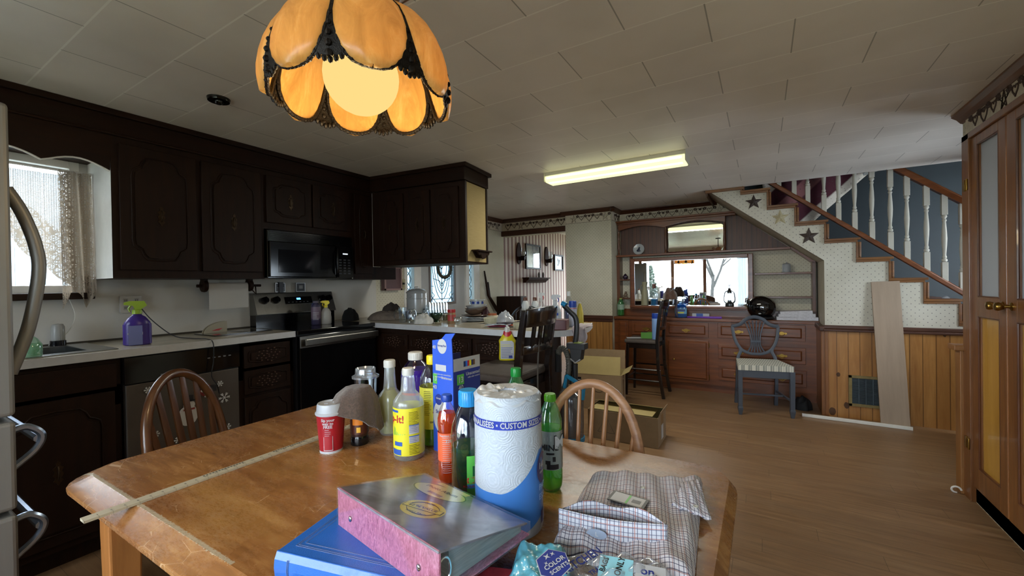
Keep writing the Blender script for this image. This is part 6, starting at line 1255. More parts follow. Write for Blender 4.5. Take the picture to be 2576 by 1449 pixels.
for s in (.0,): 
    vs=[]; 
    for sx_,z_ in ((.80,.0),(1.0,.06),(.93,.06),(.74,.008)): vs+=[(a*.155*sx_,b*.10*sx_,z_) for a,b in ((-1,-1),(1,-1),(1,1),(-1,1))]
    m.add(vs,[(i+4*k,(i+1)%4+4*k,(i+1)%4+4*k+4,i+4*k+4) for k in range(3) for i in range(4)]+[(3,2,1,0),(12,13,14,15)],0)
m.m=[1 if k<4 else 0 for k in range(len(m.m))]; m.build('dish',[DG,pm('pale_ceramic','#9fa08f',.3)],cs,bev=.004)
gb=fit(1098,2.86,788,17); glass('green_bowl','dark green footed bowl in front of the casserole','bowl',gb,[(0,0),(.45,0),(.4,.12),(.25,.2),(.6,.4),(.95,.8),(1,1)],DG)
rk=thing('glass_rack','row of wavy clear glass plates standing in a rack on peninsula','glass plates',(at(1100,3.18),3.18,CT),.3)
for k in range(7): m=MB(); m.lathe([(0,-.001),(.075,-.001),(.078,.001),(.075,.002),(0,.002)],20,(-.09+.03*k,0,.085),0,'x'); m.build('plate',GL,rk)
m=MB(); [m.tube([(-.12,s,.01),(.12,s,.01)],.004,6) for s in (-.04,.04)]; m.tube([(-.12,-.04,.01),(-.12,.04,.01)],.004,6); m.tube([(.12,-.04,.01),(.12,.04,.01)],.004,6); m.build('rack',M_CHROME,rk)
heap('crumpled_napkin','crumpled off-white napkin at the front edge of peninsula','napkin',at(1064,2.67),2.67,CT,.10,.055,.075,pm('napkin_white','#c0beb6',.8,nz=20,amt=.2),8,.2,jit=.14)
bottle('dropper_bottle','small clear dropper bottle with white tip on peninsula','bottle',0,0,0,0,[(.9,0),(1,.03),(1,.55),(.5,.68),(.3,.72)],CLP,(.72,1,.25),CW,(liquid('amber_drops','#8f8a50',.4),.35),z=CT,xy=fit(1121,3.0,768,8))
bottle('red_lid_jar','peanut butter style jar with red lid and red label on peninsula','jar',0,0,0,0,[(.92,0),(1,.04),(1,.72),(.9,.78)],pm('tan_jar','#8a6a4a',.35),(.78,1,.98),pm('lid_red','#a01f22',.35),None,(.2,.62,1.01,pm('label_red_dusty','#a03a36',.4)),(('',.014,.42,-12,LW),),z=CT,xy=fit(1136,2.79,778,10))
glass('clear_bowl','small clear plastic bowl right of the red-lidded jar','bowl',fit(1152,2.76,798,12),[(0,.01),(.6,.01),(.8,.3),(1,1)])
PWt=pm('white_china','#a9adae',.2,coat=.4); PBr=pm('brown_stoneware','#5d4a3c',.25,coat=.3)
px_,py_=at(1194,3.05),3.05; z0=CT
for k,(rr2,lab) in enumerate(((.125,'white dinner plate at the bottom of the peninsula dish stack'),(.12,'white dinner plate second from the bottom of dish stack'),(.118,'white dinner plate directly under the brown plate'))):
    m=MB(); m.lathe([(0,.002),(rr2*.6,.002),(rr2*.68,.006),(rr2,.013),(rr2*.99,.016),(rr2*.66,.010),(0,.007)],36); o=m.build('dinner_plate',PWt); o.location=(px_,py_,z0+.0115*k); tag(o,lab,'plate','stacked dishes')
zz=CT+.036; m=MB(); m.lathe([(0,.002),(.06,.002),(.12,.02),(.118,.024),(.06,.008),(0,.006)],36); o=m.build('brown_plate',PBr); o.location=(px_,py_,zz); tag(o,'brown stoneware plate resting on the white dinner plates','plate','stacked dishes')
for k,(rr2,hh2,mt,lab) in enumerate(((.095,.050,PBr,'large brown stoneware bowl tilted lowest in bowl stack'),(.10,.045,pm('grey_stoneware','#70665e',.3),'grey stoneware bowl nested in the large brown bowl'),(.098,.042,PWt,'pale bowl topmost of the nested stack'))):
    m=MB(); m.lathe([(0,.002),(rr2*.4,.0),(rr2*.8,hh2*.5),(rr2,hh2),(rr2*.97,hh2),(rr2*.76,hh2*.5),(rr2*.38,.006),(0,.008)],36); o=m.build('stacked_bowl',mt); o.location=(px_+.012+.006*k,py_+.0,zz+.022+.021*k); o.rotation_euler=(RD(3),RD(-7+3*k),0); tag(o,lab,'bowl','stacked dishes')
bw=thing('blue_white_dish','blue and white patterned china dish on top of the stacked bowls','dish',(px_+.022,py_+.01,zz+.112)); m=MB(); m.lathe([(.055,0),(.062,.038),(.075,.042),(.075,.046),(.06,.042),(.052,.004)],28,m=0); 
for a in (-40,0,40,90,150,220,270,320): arcbox(m,.0605,a-14,a+14,.008,.034,1,5)
m.build('dish',[PWt,pm('delft_blue','#24397e',.25)],bw)
heap('berry_garland','dark red berry and pine cone sprig right of the dish stack','garland',at(1222,3.12),3.12,CT,.05,.04,.10,pm('dark_berry','#3a1416',.6,nz=60,amt=.6),12,jit=.2)
cd_=fit(1238,3.14,778,14); glass('candle_dish','cream dish holding an orange candle on the peninsula','candle',(cd_[0],cd_[1],.05,.055),[(0,.02),(.7,.02),(1,1)],pm('cream_dish','#aaa48f',.4)); m=MB(); m.lathe([(.04,.02),(.042,.065),(.0,.068)],20); o=m.build('orange_candle',pm('candle_orange','#8f4a22',.5)); o.location=(cd_[0],cd_[1],CT); tag(o,'short orange candle inside the cream dish','candle')
def ramekin(px,y,rr2,lab):
    m=MB(); P=[]; m.lathe([(rr2*.85,0),(rr2,.045),(rr2*.94,.045),(rr2*.8,.006),(0,.006)],40)
    for k in range(36): a=k*pi/18; m.tube([(rr2*.86*cos(a),rr2*.86*sin(a),.003),(rr2*1.0*cos(a),rr2*1.0*sin(a),.043)],.0022,4)
    o=m.build('fluted_ramekin',pm('cream_ceramic','#b2ad93',.35)); o.location=(at(px,y),y,CT+.001); tag(o,lab,'ramekin','fluted cream dishes')
ramekin(1236,2.93,.065,'fluted cream baking dish behind the pink flyers'); ramekin(1306,2.62,.045,'small fluted cream dish mostly hidden by the bar stool')
fy=thing('flyer_pile','crumpled pink, orange and white flyers on the peninsula','flyers',(at(1262,2.72),2.72,CT),.1)
for k,(cl,dx,dy,rz_) in enumerate((('#96324f',0,0,.1),('#b35a3a',.03,.03,-.2),('#9aa3ae',-.02,-.03,.3),('#2a2433',.06,.01,.5))):
    m=MB(); m.grid(lambda u,v:(dx+(u-.5)*.20,dy+(v-.5)*.11,.003+.007*k+.012*abs(sin(u*5+k))*u+.004*sin(v*9)),14,6); o=m.build('flyer',pm('flyer_%d'%k if 0 else 'flyer_tint_'+'abcd'[k],cl,.4,nz=40,amt=.5),fy,sol=.001); o.rotation_euler=(0,0,rz_)
heap('grey_plastic_bag','knotted grey plastic bag lying on the flyers','plastic bag',at(1270,2.90),2.90,CT,.10,.06,.09,clear('grey_bag_film',(.75,.78,.8),.12,.2,body=.5,bcol=(.6,.61,.62)),15,-.3,jit=.09)
BRN=pm('brown_cap','#5a3320',.4)
for px,lab in ((1322,'white bottle with brown cap behind the bar stool, left of two'),(1346,'white bottle with brown cap behind the bar stool, right of two')):
    bottle('white_bottle',lab,'bottle',0,0,0,0,[(.9,0),(1,.03),(1,.68),(.7,.82),(.55,.86)],pm('white_glossy_bottle','#b8bab8',.35),(.86,1,.55),BRN,None,(.2,.55,1.01,pm('label_grey_white','#a2a39c',.5)),(('',.012,.4,0,LK),),z=CT,xy=fit(px,3.18,748,9),group='white bottles with brown caps')
spray('spray_bottle','clear spray bottle with red and white trigger behind the bar stool',fit(1362,3.12,736,11),CLP,pm('head_white','#b9b7b2',.4),neck=LR,side=1,group=None)
spray('spray_bottle','white spray bottle with blue trigger standing behind red box',fit(1397,2.98,741,15),pm('white_spray_body','#aeb3b6',.4),pm('head_white2','#b5b8ba',.4),neck=CB,side=1,band=(.12,.6,pm('label_pale_blue','#a7b2bd',.4)),bandx=lambda m,ms,r,H:(ms.append(CB),m.box(-r*.5,r*.5,-r*.66,-r*.64,.45*H,.56*H,1)))
bottle('blue_liquid_bottle','clear squeeze bottle of dark blue liquid with white cap near peninsula end','bottle',0,0,0,0,[(.9,0),(1,.03),(1,.5),(.9,.66),(.5,.82),(.35,.86)],CLP,(.86,1,.38),CW,(liquid('dark_blue_liquid','#141a6b',.9),.62),z=CT,xy=fit(1431,3.10,733,12))
bottle('aerosol_can','blue-capped white aerosol can near the rounded peninsula end','can',0,0,0,0,[(1,0),(1,.72),(.9,.76)],pm('can_body','#8f97ac',.3,.3),(.76,1,.92),CB,None,(.05,.70,1.01,pm('can_label','#a3a9bd',.4)),(('',.015,.5,0,LDB),),z=CT,xy=fit(1441,2.93,757,10),extra=lambda m,ms,R,h:(ms.append(LR),arcbox(m,R,-90,90,h*.70,h*.72,2)))
bottle('yellow_spray_bottle','slim yellow and white bottle right of aerosol can','bottle',0,0,0,0,[(.9,0),(1,.05),(1,.5),(.6,.8),(.3,.95)],pm('yellow_body','#b9a83a',.4),(.93,1,.3),CW,z=CT,xy=fit(1459,3.02,760,9))
m=MB(); m.box(-.062,.062,-.05,.05,0,.072); o=m.build('red_recipe_box',pm('dark_red_box','#561512',.35,nz=10,amt=.15),bev=.004); q=fit(1403,2.68,800,10); o.location=(q[0],2.70,CT+.001); o.rotation_euler=(0,0,RD(12)); tag(o,'dark red box at the front edge of the peninsula right of stool','box')
m=MB()
def rag(u,v):
    x0=at(1452,2.68); 
    return (x0+.02+.10*(u-.5)+.012*sin(v*9)*v, 2.80-.13*min(1,v*1.6)-.02*max(0,v-.6)-.006*sin(u*14), CT+.012+.02*(1-v)-.155*max(0,v-.55)/.45*(1-.55*abs(2*u-1))+.006*sin(u*11+v*5))
m.grid(rag,24,24); o=m.build('white_rag',pm('pink_white_rag','#a99ea0',.85,nz=14,amt=.15),sol=.004); tag(o,'white and pink striped rag draped over the rounded peninsula edge','cloth')
# wall items by the entry
t=thing('wall_telephone_box','dusty pink framed box hung on the wall left of the entry door','wall box',(-3.645,3.38,1.36),R90); m=MB(); m.box(-.13,.13,-.05,0,0,.27); m.build('box',pm('dusty_pink_box','#5e4345',.5,nz=8,amt=.1),t,bev=.004); m=MB()
for a,b,c_,d in ((-.13,-.11,0,.27),(.11,.13,0,.27),(-.13,.13,0,.02),(-.13,.13,.25,.27)): m.box(a,b,-.058,-.05,c_,d)
m.build('frame',pm('tan_pink_frame','#8b6c66',.5),t)
t=thing('wall_outlet','cream duplex outlet on papered wall beside the entry door sidelight','outlet',(-3.645,3.57,1.43),R90); m=MB(); m.box(-.035,.035,-.012,0,-.06,.06,0); m.box(-.015,.015,-.014,-.012,-.04,-.01,1); m.box(-.015,.015,-.014,-.012,.01,.04,1); m.box(-.01,.012,-.03,-.014,-.005,.018,2); m.build('plate',[pm('cream_plate','#a99f78',.4),pm('cream_face','#8f8665',.4),BK],t,bev=.002)
m=MB(); m.box(-3.65,-3.62,3.2,3.6,CT+.10,1.34); 
sh_=thing('carved_shelf','small dark carved wall shelf on the tan end of the peninsula cabinet','shelf',(-3.245+1.053*cos(PA)-.235*sin(PA),2.785+1.053*sin(PA)+.235*cos(PA),1.66),PA+pi/2)
m=MB(); m.box(-.13,.13,-.075,0,.045,.058); m.build('shelf_top',M_DARK,sh_,bev=.003); m=MB(); m.prism([(-.11,.045),(.11,.045),(.095,.02),(.07,.01),(.055,.025),(.035,-.012),(0,-.02),(-.035,-.012),(-.055,.025),(-.07,.01),(-.095,.02)],-.055,-.04,'y'); m.prism([(-.11,.045),(.11,.045),(.05,-.01),(-.05,-.01)],-.012,0,'y'); m.build('carved_apron',M_DARK,sh_,bev=.002)
# ================================================================ bar stools
SEATM=pm('taupe_seat_pad','#4a413b',.7,nz=30,amt=.2,bump=.3,bs=150); ESP=wood('espresso_stool_wood','#0d0807','#1f1410','z',1.3,.22,coat=.5,c3='#140c09')
def barstool(lab,x,y,rz,sz,top,D=.40,Wd=.40):
    t=thing('bar_stool',lab,'bar stool',(x,y,0),rz,'espresso wooden bar stools'); hw=Wd/2
    m=MB(); m.box(-hw-.02,hw+.02,-D/2-.02,D/2-.01,sz-.05,sz); m.build('seat',SEATM,t,bev=.02,seg=3)
    m=MB(); m.box(-hw+.0,hw,-D/2,D/2-.02,sz-.11,sz-.055); m.build('seat_frame',ESP,t,bev=.003)
    for s in (-1,1):
        m=MB(); m.tube([(s*(hw-.01),-D/2+.02,sz-.06),(s*hw,-D/2,0)],[.026,.020],4,up=(1,0,0),sm=False); m.build('leg',ESP,t,bev=.004)
        m=MB(); m.tube([(s*(hw+.01),D/2+.07,0),(s*hw,D/2+.01,sz*.5),(s*(hw-.004),D/2,sz),(s*(hw-.004),D/2+.02,sz+(top-sz)*.5),(s*(hw-.004),D/2+.055,top)],[.026,.027,.028,.026,.021],4,up=(1,0,0),sm=False,flat=1.0); m.build('back_post',ESP,t,bev=.004)
    for z_ in (.25,.42):
        for s in (-1,1): m=MB(); m.tube([(s*(hw-.0),-D/2+.01,z_*sz/.88),(s*(hw+.002),D/2+.035,z_*sz/.88)],.011,6); m.build('rail',ESP,t)
    m=MB(); m.tube([(-hw+.01,-D/2+.008,.22),(hw-.01,-D/2+.008,.22)],.013,6); m.build('foot_rail',ESP,t)
    yb=lambda z:D/2+.055*((z-sz)/(top-sz))**1.2
    m=MB(); m.grid(lambda u,v:((u-.5)*(Wd-.02), yb(top)+.035*(1-(2*u-1)**2)-.012*(1-v), top-.095+.10*v+.012*(1-(2*u-1)**2)*v),14,3); m.build('top_rail',ESP,t,sol=.022,bev=.003)
    zl=sz+.14; m=MB(); m.grid(lambda u,v:((u-.5)*(Wd-.03), yb(zl)+.025*(1-(2*u-1)**2), zl-.02+.045*v),12,1); m.build('lower_rail',ESP,t,sol=.02,bev=.002)
    for k in range(4): 
        xx=(-.105+.07*k)*Wd/.40; m=MB(); w=.019 if k in (1,2) else .017; b_=1-(2*(xx/Wd))**2; m.prism([(xx-w,zl),(xx+w,zl),(xx+w,top-.08),(xx-w,top-.08)],0,.012,'y'); 
        for i,v in enumerate(m.v): v.y += yb(v.z)+.030*b_
        m.build('slat',ESP,t)
    return t
barstool('dark espresso bar stool pulled up to the peninsula with a grey cord over its back',-1.40,2.245,-R90,.88,1.255)
barstool('dark espresso bar stool before the sideboard holding a green box on its seat',-1.29,5.43,-R90,.70,1.18,.38,.38)
m=MB(); m.tube(smooth([(-1.19,2.17,1.25),(-1.165,2.17,1.27),(-1.125,2.19,1.22),(-1.14,2.20,1.05),(-1.15,2.20,.8),(-1.14,2.22,.5),(-1.08,2.24,.2),(-1.05,2.3,.01)],6),.005,6); o=m.build('extension_cable',pm('grey_cord','#4c4a46',.6)); tag(o,'grey electrical cord hanging down the back of peninsula bar stool','cord')
def yl(m,ms,r,H):
    ms+=[LW,LDB,LK]; m.box(-r*.75,r*.75,-r*.66,-r*.645,.08*H,.80*H,1); 
    for k in range(8): m.box(-r*.65,r*random.Random(k).uniform(.2,.65),-r*.67,-r*.66,(.12+.075*k)*H,(.14+.075*k)*H,2)
    m.box(.0,r*.3,-r*.67,-r*.66,.1*H,.14*H,3)
x_,y_=onz(1277,905,.882).x,onz(1277,905,.882).y; q=proj((x_,y_,.882)); w=proj((x_+.0858,y_+.0514,.882)); ppm=hypot(w[0]-q[0],w[1]-q[1])*10
yb_=thing('yellow_trigger_bottle','yellow and red cleaner bottle with white label standing on peninsula stool seat','bottle',(x_,y_,.882),facing(x_,y_)); h=ztop(x_,y_,817)-.882; r=22/ppm
m=MB(); m.lathe([(.92*r,0),(r,.01),(r*.95,h*.25),(r*.93,h*.45),(r*1.0,h*.55),(r*.6,h*.70),(r*.48,h*.74)],24,sy=.55); m.build('body',pm('lemon_plastic','#c9bd1e',.3),yb_)
m=MB(); m.lathe([(r*.55,h*.66),(r*.42,h*.82)],18,sy=.7); m.build('collar',LR,yb_); m=MB(); m.lathe([(r*.36,h*.80),(r*.26,h*.93),(r*.14,h*.95),(r*.12,h)],14); m.build('nozzle',CW,yb_)
m=MB(); m.prism([(-r*.78,h*.05),(r*.72,h*.05),(r*.74,h*.50),(r*.5,h*.56),(-r*.80,h*.56)],-r*.60,-r*.57,'y',0)
for k in range(9): m.box(-r*.7,r*random.Random(k).uniform(.3,.66),-r*.61,-r*.60,h*(.09+.045*k),h*(.10+.045*k),1 if k<7 else 2)
m.box(r*.15,r*.55,-r*.61,-r*.60,h*.07,h*.15,1); m.build('label',[LW,LDB,LY],yb_)
# windsor chair behind the counter, dark
windsor('windsor_chair','dark windsor chair top showing beyond the peninsula against the striped wall',at(1300,4.35),4.35,RD(10),ESP,ESP,W=.25,top=ztop(at(1300,4.35),4.35,775))
# ================================================================ vacuum and cartons
VX,VY=-1.075,2.54; vc_=thing('vacuum_cleaner','upright black vacuum cleaner with grey hose and teal trim between stool and cartons','vacuum cleaner',(VX,VY,0)); TEAL=pm('teal_blue_plastic','#14729c',.35); HOSE=pm('grey_ribbed_hose','#4a4a46',.5)
fV=Matrix.Translation(Vector((-VX,-VY,0)))
def vp(px,py,dy=0): p=ony(px,py,VY+dy); return Vector((p.x-VX,p.y-VY,p.z))
m=MB(); m.tube(smooth([vp(1418,768),vp(1432,782),vp(1449,803),vp(1449,850),vp(1438,905),vp(1432,965)],5),[.026]*26 if 0 else .017,8,flat=.8); m.build('handle_pole',M_BLKM,vc_)
m=MB(); m.tube([vp(1414,762),vp(1424,768)],[.017,.019],10); m.build('handle_tip',TEAL,vc_)
m=MB(); hp=smooth([vp(1404,890,-.03),vp(1412,876,-.03),vp(1424,884,-.03),vp(1431,912,-.03),vp(1428,950,-.03),vp(1416,985,-.03),vp(1404,1010,-.03)],10); m.tube(hp,[.0205 if i%2 else .017 for i in range(len(hp))],12); m.build('hose',HOSE,vc_)
m=MB(); m.tube([vp(1404,880,0),vp(1405,935,0)],.022,8); m.build('hose_port',M_BLKM,vc_)
c0=vp(1452,872,-.02); m=MB(); m.T=Matrix.Translation(c0)@Matrix.Scale(.68,4); m.box(-.09,.09,-.05,.05,-.02,.035,0); m.prism([(-.06,-.02),(.06,-.02),(.045,-.12),(.0,-.15),(-.04,-.12)],-.045,.045,'y',0); m.box(-.02,.05,-.04,.04,.035,.042,1); m.tube([(-.05,-.05,-.11),(0,-.052,-.145),(.05,-.05,-.11)],.008,8,2); m.build('turbine_tool',[M_BLKM,pm('lime_window','#7b8a3a',.4),pm('tool_grey','#8a8c90',.4)],vc_,bev=.006)
m=MB(); m.tube([vp(1447,915,-.02),vp(1447,975,-.02)],.017,10); m.build('tool_wand',M_BLKM,vc_)
m=MB(); m.tube([vp(1425,945,-.06),vp(1448,960,-.07),vp(1468,978,-.06),vp(1465,1005,-.06)],.014,8); m.tube([vp(1425,945,-.06),vp(1420,975,-.06)],.012,8); m.build('carry_handle',TEAL,vc_)
DUSTC=clear('smoked_dust_bin',(.55,.57,.6),.15,.1,body=.5,bcol=(.10,.10,.11))
m=MB(); bz0,bz1=vp(1440,1100).z,vp(1440,985).z; m.lathe([(.066,bz0),(.072,bz0+.01),(.074,bz1-.06),(.066,bz1-.02),(.04,bz1),(.0,bz1+.005)],28,(.0,.0,0)); m.build('dust_bin',DUSTC,vc_); m=MB(); m.lathe([(.045,bz0),(.045,bz1-.03),(.0,bz1-.02)],20); m.build('filter_core',pm('grey_core','#55555a',.6),vc_)
m=MB(); m.lathe([(.07,bz0-.02),(.078,bz0-.015),(.078,bz0+.01),(.07,bz0+.015)],28); m.build('bin_ring',TEAL,vc_); m=MB(); m.tube([(0,0,.10),(0,0,bz0-.015)],[.06,.066],16); m.build('motor_housing',M_BLKM,vc_)
m=MB(); m.box(-.04,.24,-.10,.10,.015,.11); m.build('floor_head',M_BLK,vc_,bev=.02)
CARD=pm('brown_cardboard','#8a7356',.8,nz=12,amt=.10); CARDI=pm('inner_cardboard','#a3915f',.8,nz=10,amt=.06); TAPE=pm('packing_tape','#7a6142',.25)
def carton(lab,P0,P1,depth,h,flaps,marks,nm='cardboard_box'):
    # P0,P1 floor corners of the front face (left, right)
    d=(P1-P0); L_=d.length; rz=atan2(d.y,d.x); t=thing(nm,lab,'cardboard box',(P0.x,P0.y,0.001),rz,'cardboard boxes on the floor'); m=MB(); w=.005
    m.box(0,L_,0,w,0,h,0); m.box(0,L_,depth-w,depth,0,h,0); m.box(0,w,w,depth-w,0,h,0); m.box(L_-w,L_,w,depth-w,0,h,0); m.box(w,L_-w,w,depth-w,0,w,1); m.box(w,L_-w,w,w+.001,w,h,1); m.box(w,L_-w,depth-w-.001,depth-w,w,h,1); m.box(L_-.001,L_+.001,depth*.35,depth*.65,h*.2,h,2); m.build('carton',[CARD,CARDI,TAPE],t,bev=.001)
    for kind,len_,ang,mat in flaps:
        m=MB(); 
        if kind=='front': m.T=Matrix.Translation((0,0,h))@Matrix.Rotation(RD(ang),4,'X'); m.box(.01,L_-.01,-.002,.002,0,len_)
        if kind=='back': m.T=Matrix.Translation((0,depth,h))@Matrix.Rotation(RD(ang),4,'X'); m.box(0,L_,-.002,.002,0,len_)
        if kind=='right': m.T=Matrix.Translation((L_,0,h))@Matrix.Rotation(RD(ang),4,'Y'); m.box(-.002,.002,.01,depth-.01,0,len_)
        if kind=='left': m.T=Matrix.Translation((0,0,h))@Matrix.Rotation(RD(ang),4,'Y'); m.box(-.002,.002,.01,depth-.01,0,len_)
        m.build('flap',mat,t)
    m=MB(); marks(m,L_,h); 
    if m.v: m.build('printed_mark',[LK,LW],t)
    return t
def mkA(m,L_,h): 
    m.tube([(L_*.60+.05*cos(t),-.001,h*.62+.05*sin(t)) for t in [2*pi*k/24 for k in range(24)]],.0018,4,closed=True); m.box(L_*.2,L_*.28,-.0015,-.0005,h*.62,h*.9,0)
    for k in range(4): m.box(L_*.21,L_*.27,-.002,-.0015,h*(.66+.05*k),h*(.68+.05*k),1)
A0=Vector((-1.93,4.40,0)); A1=Vector((-1.33,4.50,0)); zA=ztop(A1.x,A1.y,946)
carton('tall open cardboard box with upright flaps behind the vacuum cleaner',A0,A1,.40,zA,[('back',.22,-4,CARD),('front',.20,-14,CARDI),('right',.10,60,CARDI)],mkA)
def mkB(m,L_,h): m.tube([(L_*.15,-.001,h*.25),(L_*.28,-.001,h*.8),(L_*.40,-.001,h*.25)],.002,4,closed=True)
B0=Vector((-1.56,3.66,0)); B1=Vector((-.765,3.63,0))
B0=B1+Vector((-.62,.0,0))
tB=carton('low cardboard box with loose yellowish lid flap right of the vacuum cleaner',B0,B1,.33,.255,[('back',.17,74,CARDI),('right',.05,20,CARD)],mkB)
m=MB(); m.box(.02,.57,.02,.30,.256,.260); o=m.build('top_sheet',CARDI,tB); m=MB(); m.box(.621,.623,.12,.20,.04,.16); m.build('shipping_label',LW,tB)
# ================================================================ grey shield-back chair
GP=pm('slate_grey_paint','#454b55',.45,nz=10,amt=.06)
gc=thing('dining_chair','slate grey painted shield-back dining chair with patterned seat before sideboard','chair',(-.025,5.25,0),RD(12)); SZ=.50
g=G('woven_grey_white_fabric'); o=g.xyz(g.mp(g.obj(),rot=(0,0,.78))); a=g.m('GREATER_THAN',g.m('FRACT',g.m('MULTIPLY',o[0],42)),.5); b=g.m('GREATER_THAN',g.m('FRACT',g.m('ADD',g.m('MULTIPLY',o[1],21),g.m('MULTIPLY',a,.5))),.45); c=g.mix(b,hx('#8d8f86'),hx('#c9c6b8')); g.bsdf(c,.85,spec=.15); FAB=g.mt
m=MB(); P=[(-.255,-.23),(.255,-.23),(.205,.20),(-.205,.20)]; m.prism(P,SZ-.03,SZ+.025,'z'); m.build('seat_cushion',FAB,gc,bev=.018,seg=3)
for nm,pp in (('apron',[(-.245,-.225,.245,-.205)]),('apron',[(-.20,.18,.20,.20)])):
    a=pp[0]; m=MB(); m.box(a[0],a[2],a[1],a[3],SZ-.105,SZ-.03); m.build(nm,GP,gc,bev=.003)
for s in (-1,1):
    m=MB(); m.add([(s*.245,-.22,SZ-.105),(s*.22,-.22,SZ-.105),(s*.18,.19,SZ-.105),(s*.205,.19,SZ-.105),(s*.245,-.22,SZ-.03),(s*.22,-.22,SZ-.03),(s*.18,.19,SZ-.03),(s*.205,.19,SZ-.03)],[(0,1,2,3),(4,7,6,5),(0,4,5,1),(1,5,6,2),(2,6,7,3),(3,7,4,0)]); m.build('side_rail',GP,gc)
    m=MB(); vs=[]
    for z,w in ((SZ-.03,.022),(.085,.019),(.08,.023),(.06,.023),(.0,.013)): vs+=[(s*.236+a*w,-.213+b*w,z) for a,b in ((-1,-1),(1,-1),(1,1),(-1,1))]
    m.add(vs,[(i+4*k,i+4*k+4,(i+1)%4+4*k+4,(i+1)%4+4*k) for k in range(4) for i in range(4)]+[(0,1,2,3),(19,18,17,16)]); m.build('leg',GP,gc)
    m=MB(); m.tube([(s*.20,.26,0),(s*.195,.205,SZ*.5),(s*.19,.195,SZ)],[.024,.022,.022],4,up=(1,0,0),sm=False); m.build('leg',GP,gc)
    m=MB(); m.tube([(s*.232,-.205,.17),(s*.196,.21,.17)],.012,4,up=(0,0,1),sm=False); m.build('stretcher',GP,gc)
m=MB(); m.tube([(-.213,.0,.17),(.213,.0,.17)],.012,4,up=(0,0,1),sm=False); m.build('stretcher',GP,gc); m=MB(); m.box(-.24,.24,-.225,-.205,.10,.103)
by=lambda z:.19+.10*(z-SZ)/.5
def bk(pts,r,nm,fl=.7): m=MB(); q=smooth([(x,0,z) for x,z in pts],6); q=[Vector((p.x,by(p.z),p.z)) for p in q]; m.tube(q,r,8,flat=fl); return m.build(nm,GP,gc)
bk([(-.235,.885),(-.20,.888),(-.14,.912),(-.08,.965),(0,.99),(.08,.965),(.14,.912),(.20,.888),(.235,.885)],.021,'crest_rail')
for s in (-1,1): bk([(s*.230,.89),(s*.226,.84),(s*.214,.76),(s*.185,.68),(s*.135,.615),(s*.06,.582),(0,.578)],.017,'shield_side'); bk([(s*.19,.50),(s*.18,.55),(s*.155,.605),(s*.16,.64)],.018,'back_support')
m=MB(); m.box(-.052,.052,by(.72)-.012,by(.72)+.012,.705,.728); m.build('splat_collar',GP,gc,bev=.003)
for k in range(6):
    f=(k-2.5)/2.5; bk([(f*.10,.955-.02*abs(f)),(f*.085,.90),(f*.055,.80),(f*.042,.72)],.0075,'splat_rib',.9)
    bk([(f*.042,.715),(f*.05,.66),(f*.08,.595+.01*abs(f))],.0075,'splat_rib',.9)
# ================================================================ things on the sideboard
HZ=.938
bottle('green_soda_bottle','small green soda bottle at the left end of sideboard','bottle',0,0,0,0,[(.5,0),(.9,.02),(1,.1),(.95,.3),(1,.6),(.7,.8),(.4,.92)],GRP,(.93,1,.42),pm('cap_olive','#8a9a4a',.4),(liquid('lime_soda2','#5fae1e',.5),.45),(.35,.65,.99,pm('soda_label','#87a08a',.4)),z=HZ,xy=fit(1562,5.92,750,8.5,HZ),texts=(('',.01,.4,0,LW),))
spray('spray_bottle','clear spray bottle of bright blue window cleaner on sideboard',fit(1713,5.88,747,14,HZ),clear('blue_pet',(.35,.6,.9),.1,.05,body=.3,bcol=(.1,.3,.7)),CLP,z=HZ,liq=(liquid('window_cleaner','#1a62c0',.8),.85),band=(.25,.62,pm('label_aqua','#6fa6c6',.4)),bandx=lambda m,ms,r,H:(ms.append(LDB),ms.append(LY),m.box(-r*.7,r*.7,-r*.65,-r*.64,.42*H,.55*H,1),m.box(-r*.5,r*.5,-r*.66,-r*.65,.28*H,.38*H,2)),side=1)
m=MB(); a=Vector((at(1728,5.84),5.86,HZ+.008)); b=Vector((at(1816,5.82),5.80,HZ+.012)); m.tube([a,a.lerp(b,.45)],[.010,.009],8,flat=.7); m.tube([a.lerp(b,.45),a.lerp(b,.5),b],[.012,.014,.016],8,flat=.6); o=m.build('purple_wand',pm('violet_wand','#6a35a8',.4)); tag(o,'long purple plastic lighter wand lying on the sideboard','lighter')
m=MB(); x0=at(1742,5.99); x1=at(1785,5.99); m.box(x0,x1,5.965,6.03,HZ,HZ+.048,0); m.box(x0+.05,x1-.075,5.964,5.9655,HZ+.001,HZ+.047,1); o=m.build('blue_white_carton',[LW,LB],bev=.001); tag(o,'small white and blue carton lying at the back of sideboard','box')
# helmet
hl=thing('motorcycle_helmet','glossy black full-face helmet resting on the sideboard behind the grey chair','helmet',(at(1912,5.90),5.885,HZ),RD(-15)); HB_=pm('helmet_black','#08080a',.08,coat=.8)
m=MB()
def hf_(u,v):
    a=u*2*pi; t=v*pi*.86; r_=.138*(1+.04*cos(a)); x=r_*sin(t)*cos(a)*1.12; y=.118*sin(t)*sin(a); z=.142+.142*cos(t); return (x+.01,y,z)
m.grid(hf_,40,22); m.build('shell',HB_,hl); m=MB(); m.tube([(.01+.120*cos(a),.098*sin(a),.018) for a in [2*pi*k/30 for k in range(30)]],.018,8,closed=True); m.build('lower_trim',M_BLKM,hl)
m=MB(); m.grid(lambda u,v:(.01-.142*cos((u-.5)*1.9)*1.02-.006, .125*sin((u-.5)*1.9), .185+.06*v-.02*(1-cos((u-.5)*1.9))),16,4); m.build('visor',pm('smoked_visor','#1c1c20',.05,coat=.6),hl,sol=.003)
